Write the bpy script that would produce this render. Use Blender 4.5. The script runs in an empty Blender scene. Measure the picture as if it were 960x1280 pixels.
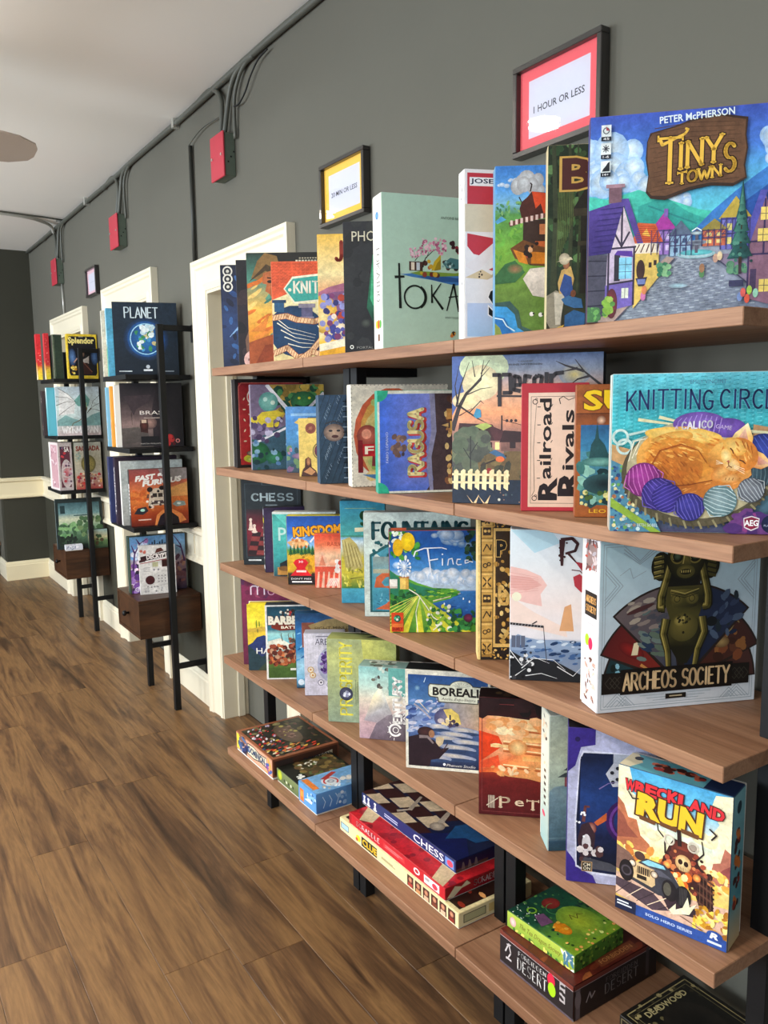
import bpy, math, random
from mathutils import Vector, Matrix
from mathutils.geometry import tessellate_polygon

# ------------------------------------------------------------------ camera, world, lights, exposure
SC = bpy.context.scene
COL = SC.collection
R = math.radians
EYE = 1.45

def make_camera():
    yaw, pitch, roll = R(33.19), R(7.60), R(-0.80)
    f = Vector((math.sin(yaw) * math.cos(pitch), math.cos(yaw) * math.cos(pitch), -math.sin(pitch)))
    r0 = Vector((math.cos(yaw), -math.sin(yaw), 0))
    u0 = r0.cross(f)
    r = math.cos(roll) * r0 + math.sin(roll) * u0
    u = -math.sin(roll) * r0 + math.cos(roll) * u0
    cd = bpy.data.cameras.new('camera')
    cd.sensor_fit = 'VERTICAL'
    cd.sensor_height = 36.0
    cd.lens = 1014.0 / 1280.0 * 36.0
    cd.clip_start = 0.02
    cd.clip_end = 60
    c = bpy.data.objects.new('camera', cd)
    COL.objects.link(c)
    m = Matrix((r, u, -f)).transposed().to_4x4()
    m.translation = Vector((0, 0, EYE))
    c.matrix_world = m
    SC.camera = c

make_camera()
SC.view_settings.view_transform = 'Standard'
SC.view_settings.look = 'None'
SC.view_settings.gamma = 1.0
SC.view_settings.use_curve_mapping = False
SC.view_settings.exposure = 0.04

W = bpy.data.worlds.new('world')
SC.world = W
W.use_nodes = True
W.node_tree.nodes['Background'].inputs[0].default_value = (0.62, 0.78, 1.0, 1)
W.node_tree.nodes['Background'].inputs[1].default_value = 1.0

def area(name, loc, rot, sx, sy, power, col, spread=180, shape='RECTANGLE'):
    ld = bpy.data.lights.new(name, 'AREA')
    ld.shape = shape
    ld.size = sx
    if shape in ('RECTANGLE', 'ELLIPSE'):
        ld.size_y = sy
    ld.energy = power
    ld.color = col
    ld.spread = R(spread)
    o = bpy.data.objects.new(name, ld)
    o.location = loc
    o.rotation_euler = rot
    COL.objects.link(o)
    return o

# daylight through the tall windows of the left wall (each light sits in its window opening)
WIN_L = [(-0.9, 1.5), (1.5, 1.5), (3.9, 1.5), (6.3, 1.5)]          # centre y, width
LX = -3.3
for wy, ww in WIN_L:
    area('window_daylight', (LX - 0.02, wy, 1.62), (0, R(-115), 0), 1.5, ww - 0.1, 38 if wy < 0 else 96 if wy < 3 else 135, (0.84, 0.93, 1.0))
# daylight through the shop front behind the camera
area('shopfront_daylight', (-1.2, -2.58, 1.55), (R(90), 0, 0), 3.6, 1.7, 6, (0.93, 0.97, 1.0))
# recessed ceiling lamps
LAMPS = [(-0.10, 0.8), (-0.10, 2.89), (-0.10, 4.98), (-1.4, -1.3), (-1.4, 0.7), (-1.4, 2.72), (-1.4, 4.75)]
CEIL = 2.745
for lx, ly in LAMPS:
    area('lamp_light', (lx, ly, CEIL - 0.035), (0, 0, 0), 0.14, 0.14, (8 if ly < 0 else 28) if lx < -1 else 9, (1.0, 0.92, 0.80), 165, 'DISK')

# ------------------------------------------------------------------ colour and materials
def lin1(v):
    return v / 12.92 if v <= 0.04045 else ((v + 0.055) / 1.055) ** 2.4

def hx(c):
    if isinstance(c, str):
        c = c.lstrip('#'); c = c if len(c) == 6 else ''.join(q * 2 for q in c)
        return tuple(lin1(int(c[i:i + 2], 16) / 255.0) for i in (0, 2, 4))
    return tuple(c[:3])

MATS = {}
def nmat(name):
    m = bpy.data.materials.new(name)
    m.use_nodes = True
    nt = m.node_tree
    b = nt.nodes['Principled BSDF']
    return m, nt, b

def plain(name, col, rough=0.5, metal=0.0, var=0.06, scale=12.0, bump=0.0, coat=0.0, spec=0.5):
    """painted / printed / metal surface: base colour with a soft procedural mottling"""
    if name in MATS:
        return MATS[name]
    m, nt, b = nmat(name)
    c = hx(col)
    tc = nt.nodes.new('ShaderNodeTexCoord')
    ns = nt.nodes.new('ShaderNodeTexNoise')
    ns.inputs['Scale'].default_value = scale
    ns.inputs['Detail'].default_value = 4
    nt.links.new(tc.outputs['Object'], ns.inputs['Vector'])
    mx = nt.nodes.new('ShaderNodeMix')
    mx.data_type = 'RGBA'
    mx.inputs[6].default_value = (*[max(0, v * (1 - var)) for v in c], 1)
    mx.inputs[7].default_value = (*[min(1, v * (1 + var)) for v in c], 1)
    nt.links.new(ns.outputs['Fac'], mx.inputs[0])
    nt.links.new(mx.outputs[2], b.inputs['Base Color'])
    b.inputs['Roughness'].default_value = rough
    b.inputs['Metallic'].default_value = metal
    b.inputs['Coat Weight'].default_value = coat
    b.inputs['Specular IOR Level'].default_value = spec
    if bump:
        bp = nt.nodes.new('ShaderNodeBump')
        bp.inputs['Strength'].default_value = bump
        bp.inputs['Distance'].default_value = 0.002
        n2 = nt.nodes.new('ShaderNodeTexNoise')
        n2.inputs['Scale'].default_value = scale * 14
        n2.inputs['Detail'].default_value = 3
        nt.links.new(tc.outputs['Object'], n2.inputs['Vector'])
        nt.links.new(n2.outputs['Fac'], bp.inputs['Height'])
        nt.links.new(bp.outputs['Normal'], b.inputs['Normal'])
    MATS[name] = m
    return m

def wood(name, cols, axis='Y', scale=1.0, rough=0.45, per_object=True, stretch=14.0, dark=0.35, spec=0.4, vary=0.22):
    """wood grain running along one object axis; every board gets its own figure and tone"""
    if name in MATS:
        return MATS[name]
    m, nt, b = nmat(name)
    L = nt.links.new
    N = nt.nodes.new
    tc = N('ShaderNodeTexCoord')
    oi = N('ShaderNodeObjectInfo')
    mp = N('ShaderNodeMapping')
    sc = {'X': (1, stretch, stretch), 'Y': (stretch, 1, stretch), 'Z': (stretch, stretch, 1)}[axis]
    mp.inputs['Scale'].default_value = [v * scale for v in sc]
    mul = N('ShaderNodeMath'); mul.operation = 'MULTIPLY'; mul.inputs[1].default_value = 37.0
    L(oi.outputs['Random'], mul.inputs[0])
    cmb = N('ShaderNodeCombineXYZ')
    for i in range(3):
        L(mul.outputs[0], cmb.inputs[i])
    add = N('ShaderNodeVectorMath'); add.operation = 'ADD'
    L(tc.outputs['Object'], mp.inputs['Vector'])
    L(mp.outputs['Vector'], add.inputs[0])
    if per_object:
        L(cmb.outputs[0], add.inputs[1])
    n1 = N('ShaderNodeTexNoise'); n1.inputs['Scale'].default_value = 1.3; n1.inputs['Detail'].default_value = 6; n1.inputs['Roughness'].default_value = 0.62; n1.inputs['Distortion'].default_value = 0.9
    n2 = N('ShaderNodeTexNoise'); n2.inputs['Scale'].default_value = 9.0; n2.inputs['Detail'].default_value = 5; n2.inputs['Roughness'].default_value = 0.7
    L(add.outputs[0], n1.inputs['Vector']); L(add.outputs[0], n2.inputs['Vector'])
    rp = N('ShaderNodeValToRGB')
    el = rp.color_ramp.elements
    el[0].position = 0.30; el[0].color = (*hx(cols[0]), 1)
    el[1].position = 0.72; el[1].color = (*hx(cols[-1]), 1)
    for i, c in enumerate(cols[1:-1]):
        e = el.new(0.30 + 0.42 * (i + 1) / (len(cols) - 1)); e.color = (*hx(c), 1)
    L(n1.outputs['Fac'], rp.inputs['Fac'])
    rp2 = N('ShaderNodeValToRGB')
    rp2.color_ramp.elements[0].position = 0.35; rp2.color_ramp.elements[0].color = (1 - dark, 1 - dark, 1 - dark, 1)
    rp2.color_ramp.elements[1].position = 0.60; rp2.color_ramp.elements[1].color = (1, 1, 1, 1)
    L(n2.outputs['Fac'], rp2.inputs['Fac'])
    mx = N('ShaderNodeMix'); mx.data_type = 'RGBA'; mx.blend_type = 'MULTIPLY'; mx.inputs[0].default_value = 1.0
    L(rp.outputs['Color'], mx.inputs[6]); L(rp2.outputs['Color'], mx.inputs[7])
    mr = N('ShaderNodeMapRange'); mr.inputs['To Min'].default_value = 1 - vary; mr.inputs['To Max'].default_value = 1 + vary
    L(oi.outputs['Random'], mr.inputs['Value'])
    mv = N('ShaderNodeVectorMath'); mv.operation = 'SCALE'
    L(mx.outputs[2], mv.inputs[0]); L(mr.outputs[0], mv.inputs['Scale'])
    L(mv.outputs[0], b.inputs['Base Color'])
    b.inputs['Roughness'].default_value = rough
    b.inputs['Specular IOR Level'].default_value = spec
    bp = N('ShaderNodeBump'); bp.inputs['Strength'].default_value = 0.12; bp.inputs['Distance'].default_value = 0.001
    L(n2.outputs['Fac'], bp.inputs['Height']); L(bp.outputs['Normal'], b.inputs['Normal'])
    MATS[name] = m
    return m

def print_mat(name, rough=0.42, var=0.10, spec=0.35):
    """ink on card: colours carried by the mesh, painterly variation from noise"""
    m, nt, b = nmat(name)
    L = nt.links.new
    at = nt.nodes.new('ShaderNodeVertexColor'); at.layer_name = 'ink'
    tc = nt.nodes.new('ShaderNodeTexCoord')
    cur = at.outputs['Color']
    for sc, k in ((22, 1.0), (75, 1.0), (260, 0.7)):
        ns = nt.nodes.new('ShaderNodeTexNoise'); ns.inputs['Scale'].default_value = sc; ns.inputs['Detail'].default_value = 4; ns.inputs['Distortion'].default_value = 0.8
        L(tc.outputs['Object'], ns.inputs['Vector'])
        mr = nt.nodes.new('ShaderNodeMapRange'); mr.inputs['From Min'].default_value = 0.3; mr.inputs['From Max'].default_value = 0.7
        mr.inputs['To Min'].default_value = 1 - var * k; mr.inputs['To Max'].default_value = 1 + var * k
        L(ns.outputs['Fac'], mr.inputs['Value'])
        mv = nt.nodes.new('ShaderNodeVectorMath'); mv.operation = 'SCALE'
        L(cur, mv.inputs[0]); L(mr.outputs[0], mv.inputs['Scale'])
        cur = mv.outputs[0]
    L(cur, b.inputs['Base Color'])
    b.inputs['Roughness'].default_value = rough
    b.inputs['Specular IOR Level'].default_value = spec
    return m

INK = print_mat('printed_art', var=0.17)
INK_FLAT = print_mat('printed_card', var=0.03)
INK_MATT = print_mat('printed_paper', 0.7, 0.01, 0.2)
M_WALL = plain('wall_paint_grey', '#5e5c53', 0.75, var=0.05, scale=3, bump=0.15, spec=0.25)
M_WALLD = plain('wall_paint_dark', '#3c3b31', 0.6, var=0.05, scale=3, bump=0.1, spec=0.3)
M_CEIL = plain('ceiling_paint', '#f0ede6', 0.9, var=0.02, scale=1.5, bump=0.2, spec=0.1)
M_TRIM = plain('trim_paint_cream', '#e4dac2', 0.42, var=0.03, scale=6, bump=0.08)
M_JAMB = plain('jamb_paint_cream', '#d9d0b8', 0.5, var=0.07, scale=9, bump=0.2)
M_BLACK = plain('black_powder_coat', '#0e0f11', 0.5, var=0.15, scale=20, bump=0.1, spec=0.3)
M_CONDUIT = plain('conduit_painted_grey', '#4f5048', 0.5, var=0.08, scale=30, spec=0.5)
M_CONDUIT_W = plain('conduit_galvanised', '#c4c4bd', 0.35, metal=0.4, var=0.08, scale=30)
M_RED = plain('enamel_red', '#b42c3e', 0.4, var=0.08, scale=30)
M_GREENGREY = plain('box_grey_green', '#5a6558', 0.5, var=0.15, scale=60)
M_STEEL = plain('fitting_steel', '#cfcfc8', 0.3, metal=0.8, var=0.1, scale=60)
M_SHELF = wood('shelf_laminate', ['#7f583f', '#92694e', '#a0775a', '#886046'], 'Y', 1.0, 0.5, True, 22, 0.20, 0.3, 0.04)
M_WALNUT = wood('walnut_veneer', ['#2c1a10', '#462b19', '#573722'], 'X', 1.2, 0.4, True, 9, 0.3, 0.4, 0.05)
M_FLOOR = wood('floor_vinyl_wood', ['#3d2a1b', '#64472e', '#87643f', '#5a3f29'], 'Y', 1.0, 0.40, True, 13, 0.27, 0.45, 0.07)

# ------------------------------------------------------------------ mesh helpers
def mesh_obj(name, verts, faces, mat, parent=None, loc=(0, 0, 0), rot=(0, 0, 0), smooth=False, mats=None, mi=None):
    me = bpy.data.meshes.new(name)
    me.from_pydata(verts, [], faces)
    if mats:
        for m in mats:
            me.materials.append(m)
        if mi:
            me.polygons.foreach_set('material_index', mi)
    else:
        me.materials.append(mat)
    if smooth:
        me.polygons.foreach_set('use_smooth', [True] * len(me.polygons))
    me.update()
    return link(name, me, parent, loc, rot)

def link(name, me, parent=None, loc=(0, 0, 0), rot=(0, 0, 0)):
    o = bpy.data.objects.new(name, me)
    COL.objects.link(o)
    o.location = loc
    o.rotation_euler = rot
    if parent:
        o.parent = parent
    return o

def empty(name, loc=(0, 0, 0), rz=0.0):
    o = bpy.data.objects.new(name, None)
    o.empty_display_size = 0.05
    COL.objects.link(o)
    o.location = loc
    o.rotation_euler = (0, 0, rz)
    return o

def tag(o, label=None, cat=None, group=None, kind=None):
    if label: o['label'] = label
    if cat: o['category'] = cat
    if group: o['group'] = group
    if kind: o['kind'] = kind
    return o

class MB:
    def __init__(s):
        s.v = []; s.f = []
    def box(s, x0, x1, y0, y1, z0, z1, b=0.0):
        """axis box, optionally with chamfered edges"""
        if b <= 0:
            n = len(s.v)
            s.v += [(x, y, z) for z in (z0, z1) for y in (y0, y1) for x in (x0, x1)]
            s.f += [tuple(n + i for i in q) for q in ((0, 2, 3, 1), (4, 5, 7, 6), (0, 1, 5, 4), (2, 6, 7, 3), (0, 4, 6, 2), (1, 3, 7, 5))]
            return s
        b = min(b, (x1 - x0) / 2.01, (y1 - y0) / 2.01, (z1 - z0) / 2.01)
        n = len(s.v)
        idx = {}
        X = (x0, x1); Y = (y0, y1); Z = (z0, z1)
        for i in (0, 1):
            for j in (0, 1):
                for k in (0, 1):
                    sx = b if i == 0 else -b; sy = b if j == 0 else -b; sz = b if k == 0 else -b
                    idx[(i, j, k, 0)] = len(s.v); s.v.append((X[i], Y[j] + sy, Z[k] + sz))
                    idx[(i, j, k, 1)] = len(s.v); s.v.append((X[i] + sx, Y[j], Z[k] + sz))
                    idx[(i, j, k, 2)] = len(s.v); s.v.append((X[i] + sx, Y[j] + sy, Z[k]))
        def q(a): s.f.append(tuple(idx[t] for t in a))
        for i in (0, 1):
            a = [(i, 0, 0, 0), (i, 1, 0, 0), (i, 1, 1, 0), (i, 0, 1, 0)]; q(a if i else a[::-1])
            a = [(0, i, 0, 1), (1, i, 0, 1), (1, i, 1, 1), (0, i, 1, 1)]; q(a[::-1] if i else a)
            a = [(0, 0, i, 2), (1, 0, i, 2), (1, 1, i, 2), (0, 1, i, 2)]; q(a if i else a[::-1])
        for i in (0, 1):
            for j in (0, 1):
                a = [(i, j, 0, 0), (i, j, 0, 1), (i, j, 1, 1), (i, j, 1, 0)]; q(a if i != j else a[::-1])
                a = [(i, 0, j, 0), (i, 0, j, 2), (i, 1, j, 2), (i, 1, j, 0)]; q(a if i == j else a[::-1])
                a = [(0, i, j, 1), (0, i, j, 2), (1, i, j, 2), (1, i, j, 1)]; q(a if i != j else a[::-1])
        for i in (0, 1):
            for j in (0, 1):
                for k in (0, 1):
                    a = [(i, j, k, 0), (i, j, k, 1), (i, j, k, 2)]
                    q(a if (i + j + k) % 2 else a[::-1])
        return s
    def tube(s, pts, r, n=8, cap=True):
        pts = [Vector(p) for p in pts]
        base = len(s.v)
        t0 = (pts[1] - pts[0]).normalized()
        up = Vector((0, 0, 1)) if abs(t0.z) < 0.9 else Vector((1, 0, 0))
        a = t0.cross(up).normalized()
        for i, p in enumerate(pts):
            if i == 0: t = pts[1] - pts[0]
            elif i == len(pts) - 1: t = pts[-1] - pts[-2]
            else: t = (pts[i + 1] - pts[i]).normalized() + (pts[i] - pts[i - 1]).normalized()
            t.normalize()
            a = (a - t * a.dot(t)).normalized()
            bb = t.cross(a)
            for k in range(n):
                th = 2 * math.pi * k / n
                s.v.append(tuple(p + a * (r * math.cos(th)) + bb * (r * math.sin(th))))
        for i in range(len(pts) - 1):
            for k in range(n):
                k2 = (k + 1) % n
                s.f.append((base + i * n + k, base + i * n + k2, base + (i + 1) * n + k2, base + (i + 1) * n + k))
        if cap:
            s.f.append(tuple(base + k for k in range(n))[::-1])
            e = base + (len(pts) - 1) * n
            s.f.append(tuple(e + k for k in range(n)))
        return s
    def lathe(s, prof, axis_pt, axis='Z', n=20):
        """prof: list of (radius, height)"""
        base = len(s.v)
        ax = Vector(axis_pt)
        for r_, h in prof:
            for k in range(n):
                th = 2 * math.pi * k / n
                c, d = r_ * math.cos(th), r_ * math.sin(th)
                o = {'Z': (c, d, h), 'X': (h, c, d), 'Y': (d, h, c)}[axis]
                s.v.append(tuple(ax + Vector(o)))
        for i in range(len(prof) - 1):
            for k in range(n):
                k2 = (k + 1) % n
                s.f.append((base + i * n + k, base + i * n + k2, base + (i + 1) * n + k2, base + (i + 1) * n + k))
        s.f.append(tuple(base + k for k in range(n))[::-1])
        e = base + (len(prof) - 1) * n
        s.f.append(tuple(e + k for k in range(n)))
        return s
    def prism(s, prof, p0, p1, e1, e2):
        """profile points (a,b) swept from p0 to p1; e1,e2 world axes of the profile"""
        p0, p1, e1, e2 = map(Vector, (p0, p1, e1, e2))
        n = len(prof); base = len(s.v)
        for p in (p0, p1):
            for a, b in prof:
                s.v.append(tuple(p + e1 * a + e2 * b))
        for k in range(n):
            k2 = (k + 1) % n
            s.f.append((base + k, base + k2, base + n + k2, base + n + k))
        s.f.append(tuple(base + k for k in range(n))[::-1])
        s.f.append(tuple(base + n + k for k in range(n)))
        return s
    def obj(s, name, mat, parent=None, loc=(0, 0, 0), rot=(0, 0, 0), smooth=False):
        o = mesh_obj(name, s.v, s.f, mat, parent, loc, rot, smooth)
        return o

def bezpath(pts, n=6):
    """smooth catmull-rom through points"""
    P = [Vector(p) for p in pts]
    out = []
    for i in range(len(P) - 1):
        p0 = P[max(i - 1, 0)]; p1 = P[i]; p2 = P[i + 1]; p3 = P[min(i + 2, len(P) - 1)]
        for k in range(n):
            t = k / n
            out.append(0.5 * ((2 * p1) + (p2 - p0) * t + (2 * p0 - 5 * p1 + 4 * p2 - p3) * t * t + (3 * p1 - p0 - 3 * p2 + p3) * t ** 3))
    out.append(P[-1])
    return out
# ------------------------------------------------------------------ the room
WX = 1.37            # face of the right-hand wall
YE = 7.43            # end wall
DOORS = [(2.64, 3.60, 2.085), (4.16, 5.13, 2.15), (5.61, 6.63, 2.11)]   # casing outer near y, far y, top z
CASE = 0.135
TH = 0.15

def struct(o): o['kind'] = 'structure'; return o

# sub floor + planks
struct(MB().box(LX - 0.2, WX + 0.3, -2.8, 10.0, -0.06, -0.004).obj('floor', plain('subfloor', '#3a2c20', 0.8)))
FL = bpy.data.objects['floor']
random.seed(5)
pw, pl = 0.182, 1.22
pm = MB().box(0.0003, pw - 0.0003, 0.0004, pl - 0.0004, -0.004, 0.0, 0.0008)
pme = bpy.data.meshes.new('plank'); pme.from_pydata(pm.v, [], pm.f); pme.materials.append(M_FLOOR); pme.update()
x = WX + 0.10
i = 0
SEAM = [0.35, 0.94, 0.12, 0.71, 0.5, 1.1, 0.27, 0.82]
far = MB()
while x > LX - 0.1:
    x -= pw
    y = 0.2 - SEAM[i % 8] - (i * 0.13 % 0.3)
    while y < 9.9:
        # only what the lens can see is laid plank by plank
        vis = y > -0.5 and x > -1.75 and x + pw > -0.9 - 0.02 * y and x < WX
        if vis and not (y < 1.0 and x < -0.6):
            o = link('plank', pme, FL, (x, y, 0))
        else:
            far.box(x + 0.0003, x + pw - 0.0003, y + 0.0004, y + pl - 0.0004, -0.004, 0.0)
        y += pl
    i += 1
fo = far.obj('plank_field', M_FLOOR, FL); fo['kind'] = 'stuff'

struct(MB().box(LX - 0.2, WX + 0.3, -2.8, 10.0, CEIL, CEIL + 0.1).obj('ceiling', M_CEIL))

# right wall with three closed-off doorways
w = MB()
ys = -2.6
for (a, b, t) in DOORS:
    oa, ob, ot = a + CASE, b - CASE, t - CASE
    w.box(WX, WX + TH, ys, oa, 0, CEIL)
    w.box(WX, WX + TH, oa, ob, ot, CEIL)
    ys = ob
w.box(WX, WX + TH, ys, YE, 0, CEIL)
struct(w.obj('wall_right', M_WALL))
# end wall and the hall beside it
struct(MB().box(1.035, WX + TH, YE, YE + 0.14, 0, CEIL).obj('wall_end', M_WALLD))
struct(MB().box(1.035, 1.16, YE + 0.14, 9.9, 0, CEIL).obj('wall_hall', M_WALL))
struct(MB().box(LX, 1.6, 9.9, 10.0, 0, CEIL).obj('wall_back', M_WALL))
# left wall with window openings
w = MB()
ys = -2.7
for wy, ww in WIN_L:
    w.box(LX - 0.14, LX, ys, wy - ww / 2, 0, CEIL)
    w.box(LX - 0.14, LX, wy - ww / 2, wy + ww / 2, 0, 0.82)
    w.box(LX - 0.14, LX, wy - ww / 2, wy + ww / 2, 2.42, CEIL)
    ys = wy + ww / 2
w.box(LX - 0.14, LX, ys, 9.9, 0, CEIL)
struct(w.obj('wall_left', M_WALL))
w = MB()
w.box(LX - 0.14, -3.05, -2.75, -2.6, 0, CEIL).box(0.65, WX + TH, -2.75, -2.6, 0, CEIL)
w.box(-3.05, 0.65, -2.75, -2.6, 0, 0.68).box(-3.05, 0.65, -2.75, -2.6, 2.42, CEIL)
struct(w.obj('wall_front', M_WALL))
for k, (wy, ww) in enumerate(WIN_L):
    m = MB()
    x0, x1 = LX - 0.13, LX - 0.09
    a, b = wy - ww / 2, wy + ww / 2
    m.box(x0, x1, a, a + 0.05, 0.82, 2.42).box(x0, x1, b - 0.05, b, 0.82, 2.42)
    m.box(x0, x1, a, b, 0.82, 0.87).box(x0, x1, a, b, 2.37, 2.42).box(x0, x1, a, b, 1.60, 1.64)
    struct(m.obj('window_%d' % (k + 1), M_TRIM))

# door casings, jambs, infill panels
def casing(k, a, b, t):
    e = struct(empty('door_%d' % k, (WX, (a + b) / 2, 0)))
    off = Vector((WX, (a + b) / 2, 0))
    ra, rb = a - off.y, b - off.y
    # moulded profile: (distance from outer edge, projection towards the room)
    prof = [(0, 0), (0, 0.034), (0.014, 0.036), (0.022, 0.030), (0.034, 0.030), (0.042, 0.022), (0.105, 0.018), (0.118, 0.024), (CASE, 0.020), (CASE, 0)]
    # mitred frame built as one swept profile
    m = MB(); v = []; f = []
    n = len(prof)
    for (cy, cz, dy, dz) in ((ra, 0, 1, 0), (ra, t, 1, -1), (rb, t, -1, -1), (rb, 0, -1, 0)):
        for d, p in prof:
            v.append((-p, cy + dy * d, cz + dz * d))
    for s_ in range(3):
        for q in range(n - 1):
            f.append((s_ * n + q, s_ * n + q + 1, (s_ + 1) * n + q + 1, (s_ + 1) * n + q))
    mesh_obj('casing', v, f, M_TRIM, e)
    oa, ob, ot = ra + CASE + 0.014, rb - CASE - 0.014, t - CASE - 0.014
    j = MB()
    j.box(-0.017, 0.13, ob, ob + 0.0135, 0, ot + 0.0135).box(-0.017, 0.13, oa - 0.0135, oa, 0, ot + 0.0135).box(-0.017, 0.13, oa + .0002, ob - .0002, ot, ot + 0.0135)
    # door stops
    j.box(0.050, 0.085, ob - 0.012, ob, 0, ot, 0.003).box(0.050, 0.085, oa, oa + 0.012, 0, ot, 0.003).box(0.050, 0.085, oa + .0122, ob - .0122, ot - 0.012, ot, 0.003)
    j.obj('jamb', M_JAMB, e)
    MB().box(0.105, 0.125, oa, ob, 0, ot).obj('infill_panel', M_WALL, e)
    return e
for k, (a, b, t) in enumerate(DOORS):
    casing(k + 1, a, b, t)

# chair rail band and baseboard between the doors
RAIL = [(0, 0), (0.018, 0), (0.028, 0.006), (0.028, 0.018), (0.018, 0.026), (0.014, 0.035), (0.014, 0.135), (0.020, 0.142), (0.032, 0.148), (0.034, 0.165), (0.020, 0.175), (0, 0.175)]
BASE = [(0, 0), (0.018, 0), (0.018, 0.118), (0.014, 0.124), (0.014, 0.134), (0.006, 0.150), (0, 0.152)]
segs = [(-2.6, DOORS[0][0]), (DOORS[0][1], DOORS[1][0]), (DOORS[1][1], DOORS[2][0]), (DOORS[2][1], YE)]
for k, (a, b) in enumerate(segs):
    if k > 0:
        m = MB(); m.prism(RAIL, (WX, a, 0.70), (WX, b, 0.70), (-1, 0, 0), (0, 0, 1))
        # picture of the panel joints in the rail
        for yy in (a + 0.16, b - 0.16):
            m.box(WX - 0.018, WX - 0.012, yy - 0.004, yy + 0.004, 0.74, 0.832)
        struct(m.obj('trim_%d' % k, M_TRIM))
        struct(MB().box(WX - 0.004, WX, a, b, 0.152, 0.70).obj('wall_right_lower_%d' % k, M_WALLD))
    m = MB(); m.prism(BASE, (WX, a, 0), (WX, b, 0), (-1, 0, 0), (0, 0, 1))
    struct(m.obj('baseboard_right_%d' % (k + 1), M_TRIM))
M_TRIMW = plain('trim_paint_warm', '#eadcb8', 0.45, var=0.03, scale=6)
struct(MB().prism(RAIL, (1.035 - 0.03, YE, 0.70), (WX, YE, 0.70), (0, -1, 0), (0, 0, 1)).obj('trim_end', M_TRIMW))
struct(MB().prism([(a, b * 1.05) for a, b in BASE], (1.035 - 0.018, YE, 0), (WX, YE, 0), (0, -1, 0), (0, 0, 1)).obj('baseboard_end', M_TRIMW))
struct(MB().prism(RAIL, (1.035, YE, 0.70), (1.035, 9.9, 0.70), (-1, 0, 0), (0, 0, 1)).obj('trim_hall', M_TRIM))
struct(MB().prism(BASE, (1.035, YE, 0), (1.035, 9.9, 0), (-1, 0, 0), (0, 0, 1)).obj('baseboard_hall', M_TRIM))

# small brown shelf in the hall, just past the corner
e = tag(empty('hall_shelf', (0.90, 8.3, 0)), 'brown wooden hall shelf just past the corner of the end wall', 'shelf')
for z in (0.26, 0.60, 0.95):
    MB().box(-0.13, 0.13, -0.55, 0.5, z, z + 0.03, 0.002).obj('shelf_board', M_SHELF, e)
for yy in (-0.50, 0.45):
    MB().box(-0.11, 0.11, yy - 0.012, yy + 0.012, 0, 1.0).obj('side_panel', M_BLACK, e)

# ceiling lamps
ci = 0
for lx, ly in LAMPS:
    e = tag(empty('ceiling_lamp', (lx, ly, CEIL)), 'recessed round ceiling lamp, ' + ['first', 'second', 'third', 'fourth'][ci % 4 if ci < 3 else ci - 3] + ' along the row ' + ('nearer the shelves' if ci < 3 else 'over the middle of the room'), 'lamp', 'recessed round ceiling lamps')
    ci += 1
    MB().lathe([(0.075, 0), (0.098, 0.0), (0.095, -0.008), (0.078, -0.012), (0.075, -0.002)], (0, 0, -0.001), 'Z', 28).obj('trim_ring', M_CEIL, e, smooth=True)
    g = MB().lathe([(0.0745, -0.0035), (0.0745, -0.0065)], (0, 0, 0), 'Z', 28).obj('diffuser', None, e)
    if 'lamp_diffuser' not in MATS:
        m, nt, b = nmat('lamp_diffuser')
        b.inputs['Emission Color'].default_value = (1, 0.88, 0.72, 1)
        b.inputs['Emission Strength'].default_value = 30
        MATS['lamp_diffuser'] = m
    g.data.materials.clear(); g.data.materials.append(MATS['lamp_diffuser'])

# ceiling fan at the left edge of the view
M_BLADE = plain('fan_blade_taupe', '#b5a89c', 0.7, var=0.04)
fan = tag(empty('ceiling_fan', (-0.02, 3.45, CEIL)), 'taupe ceiling fan whose blade tip reaches in at the left edge', 'fan')
MB().lathe([(0.06, 0), (0.055, -0.03), (0.014, -0.045), (0.014, -0.22), (0.09, -0.23), (0.11, -0.26), (0.11, -0.34), (0.06, -0.38)], (0, 0, 0), 'Z', 24).obj('motor_housing', M_BLADE, fan, smooth=True)
for k in range(4):
    m = MB(); n = 9
    L_ = 0.60
    top = []
    for q in range(n + 1):
        t = q / n; xx = 0.13 + (L_ - 0.02) * t
        hw = 0.065 + 0.030 * math.sin(t * 2.2)
        if q == n - 1: hw *= 0.93
        if q == n: hw *= 0.62
        top.append((xx, hw))
    top.append((0.13 + L_ - 0.005, top[-1][1] * 0.45))
    v = [(a, b, -0.30 * b) for a, b in top] + [(a, -b, 0.30 * b) for a, b in reversed(top)]
    nn = len(v)
    v2 = v + [(a, b, c - 0.006) for a, b, c in v]
    f = [tuple(range(nn)), tuple(range(2 * nn - 1, nn - 1, -1))] + [(i_, i_ + nn, (i_ + 1) % nn + nn, (i_ + 1) % nn) for i_ in range(nn)]
    mesh_obj('blade', v2, f, M_BLADE, fan, (0, 0, -0.30), (0, 0, R(6 + 90 * k)))

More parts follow.
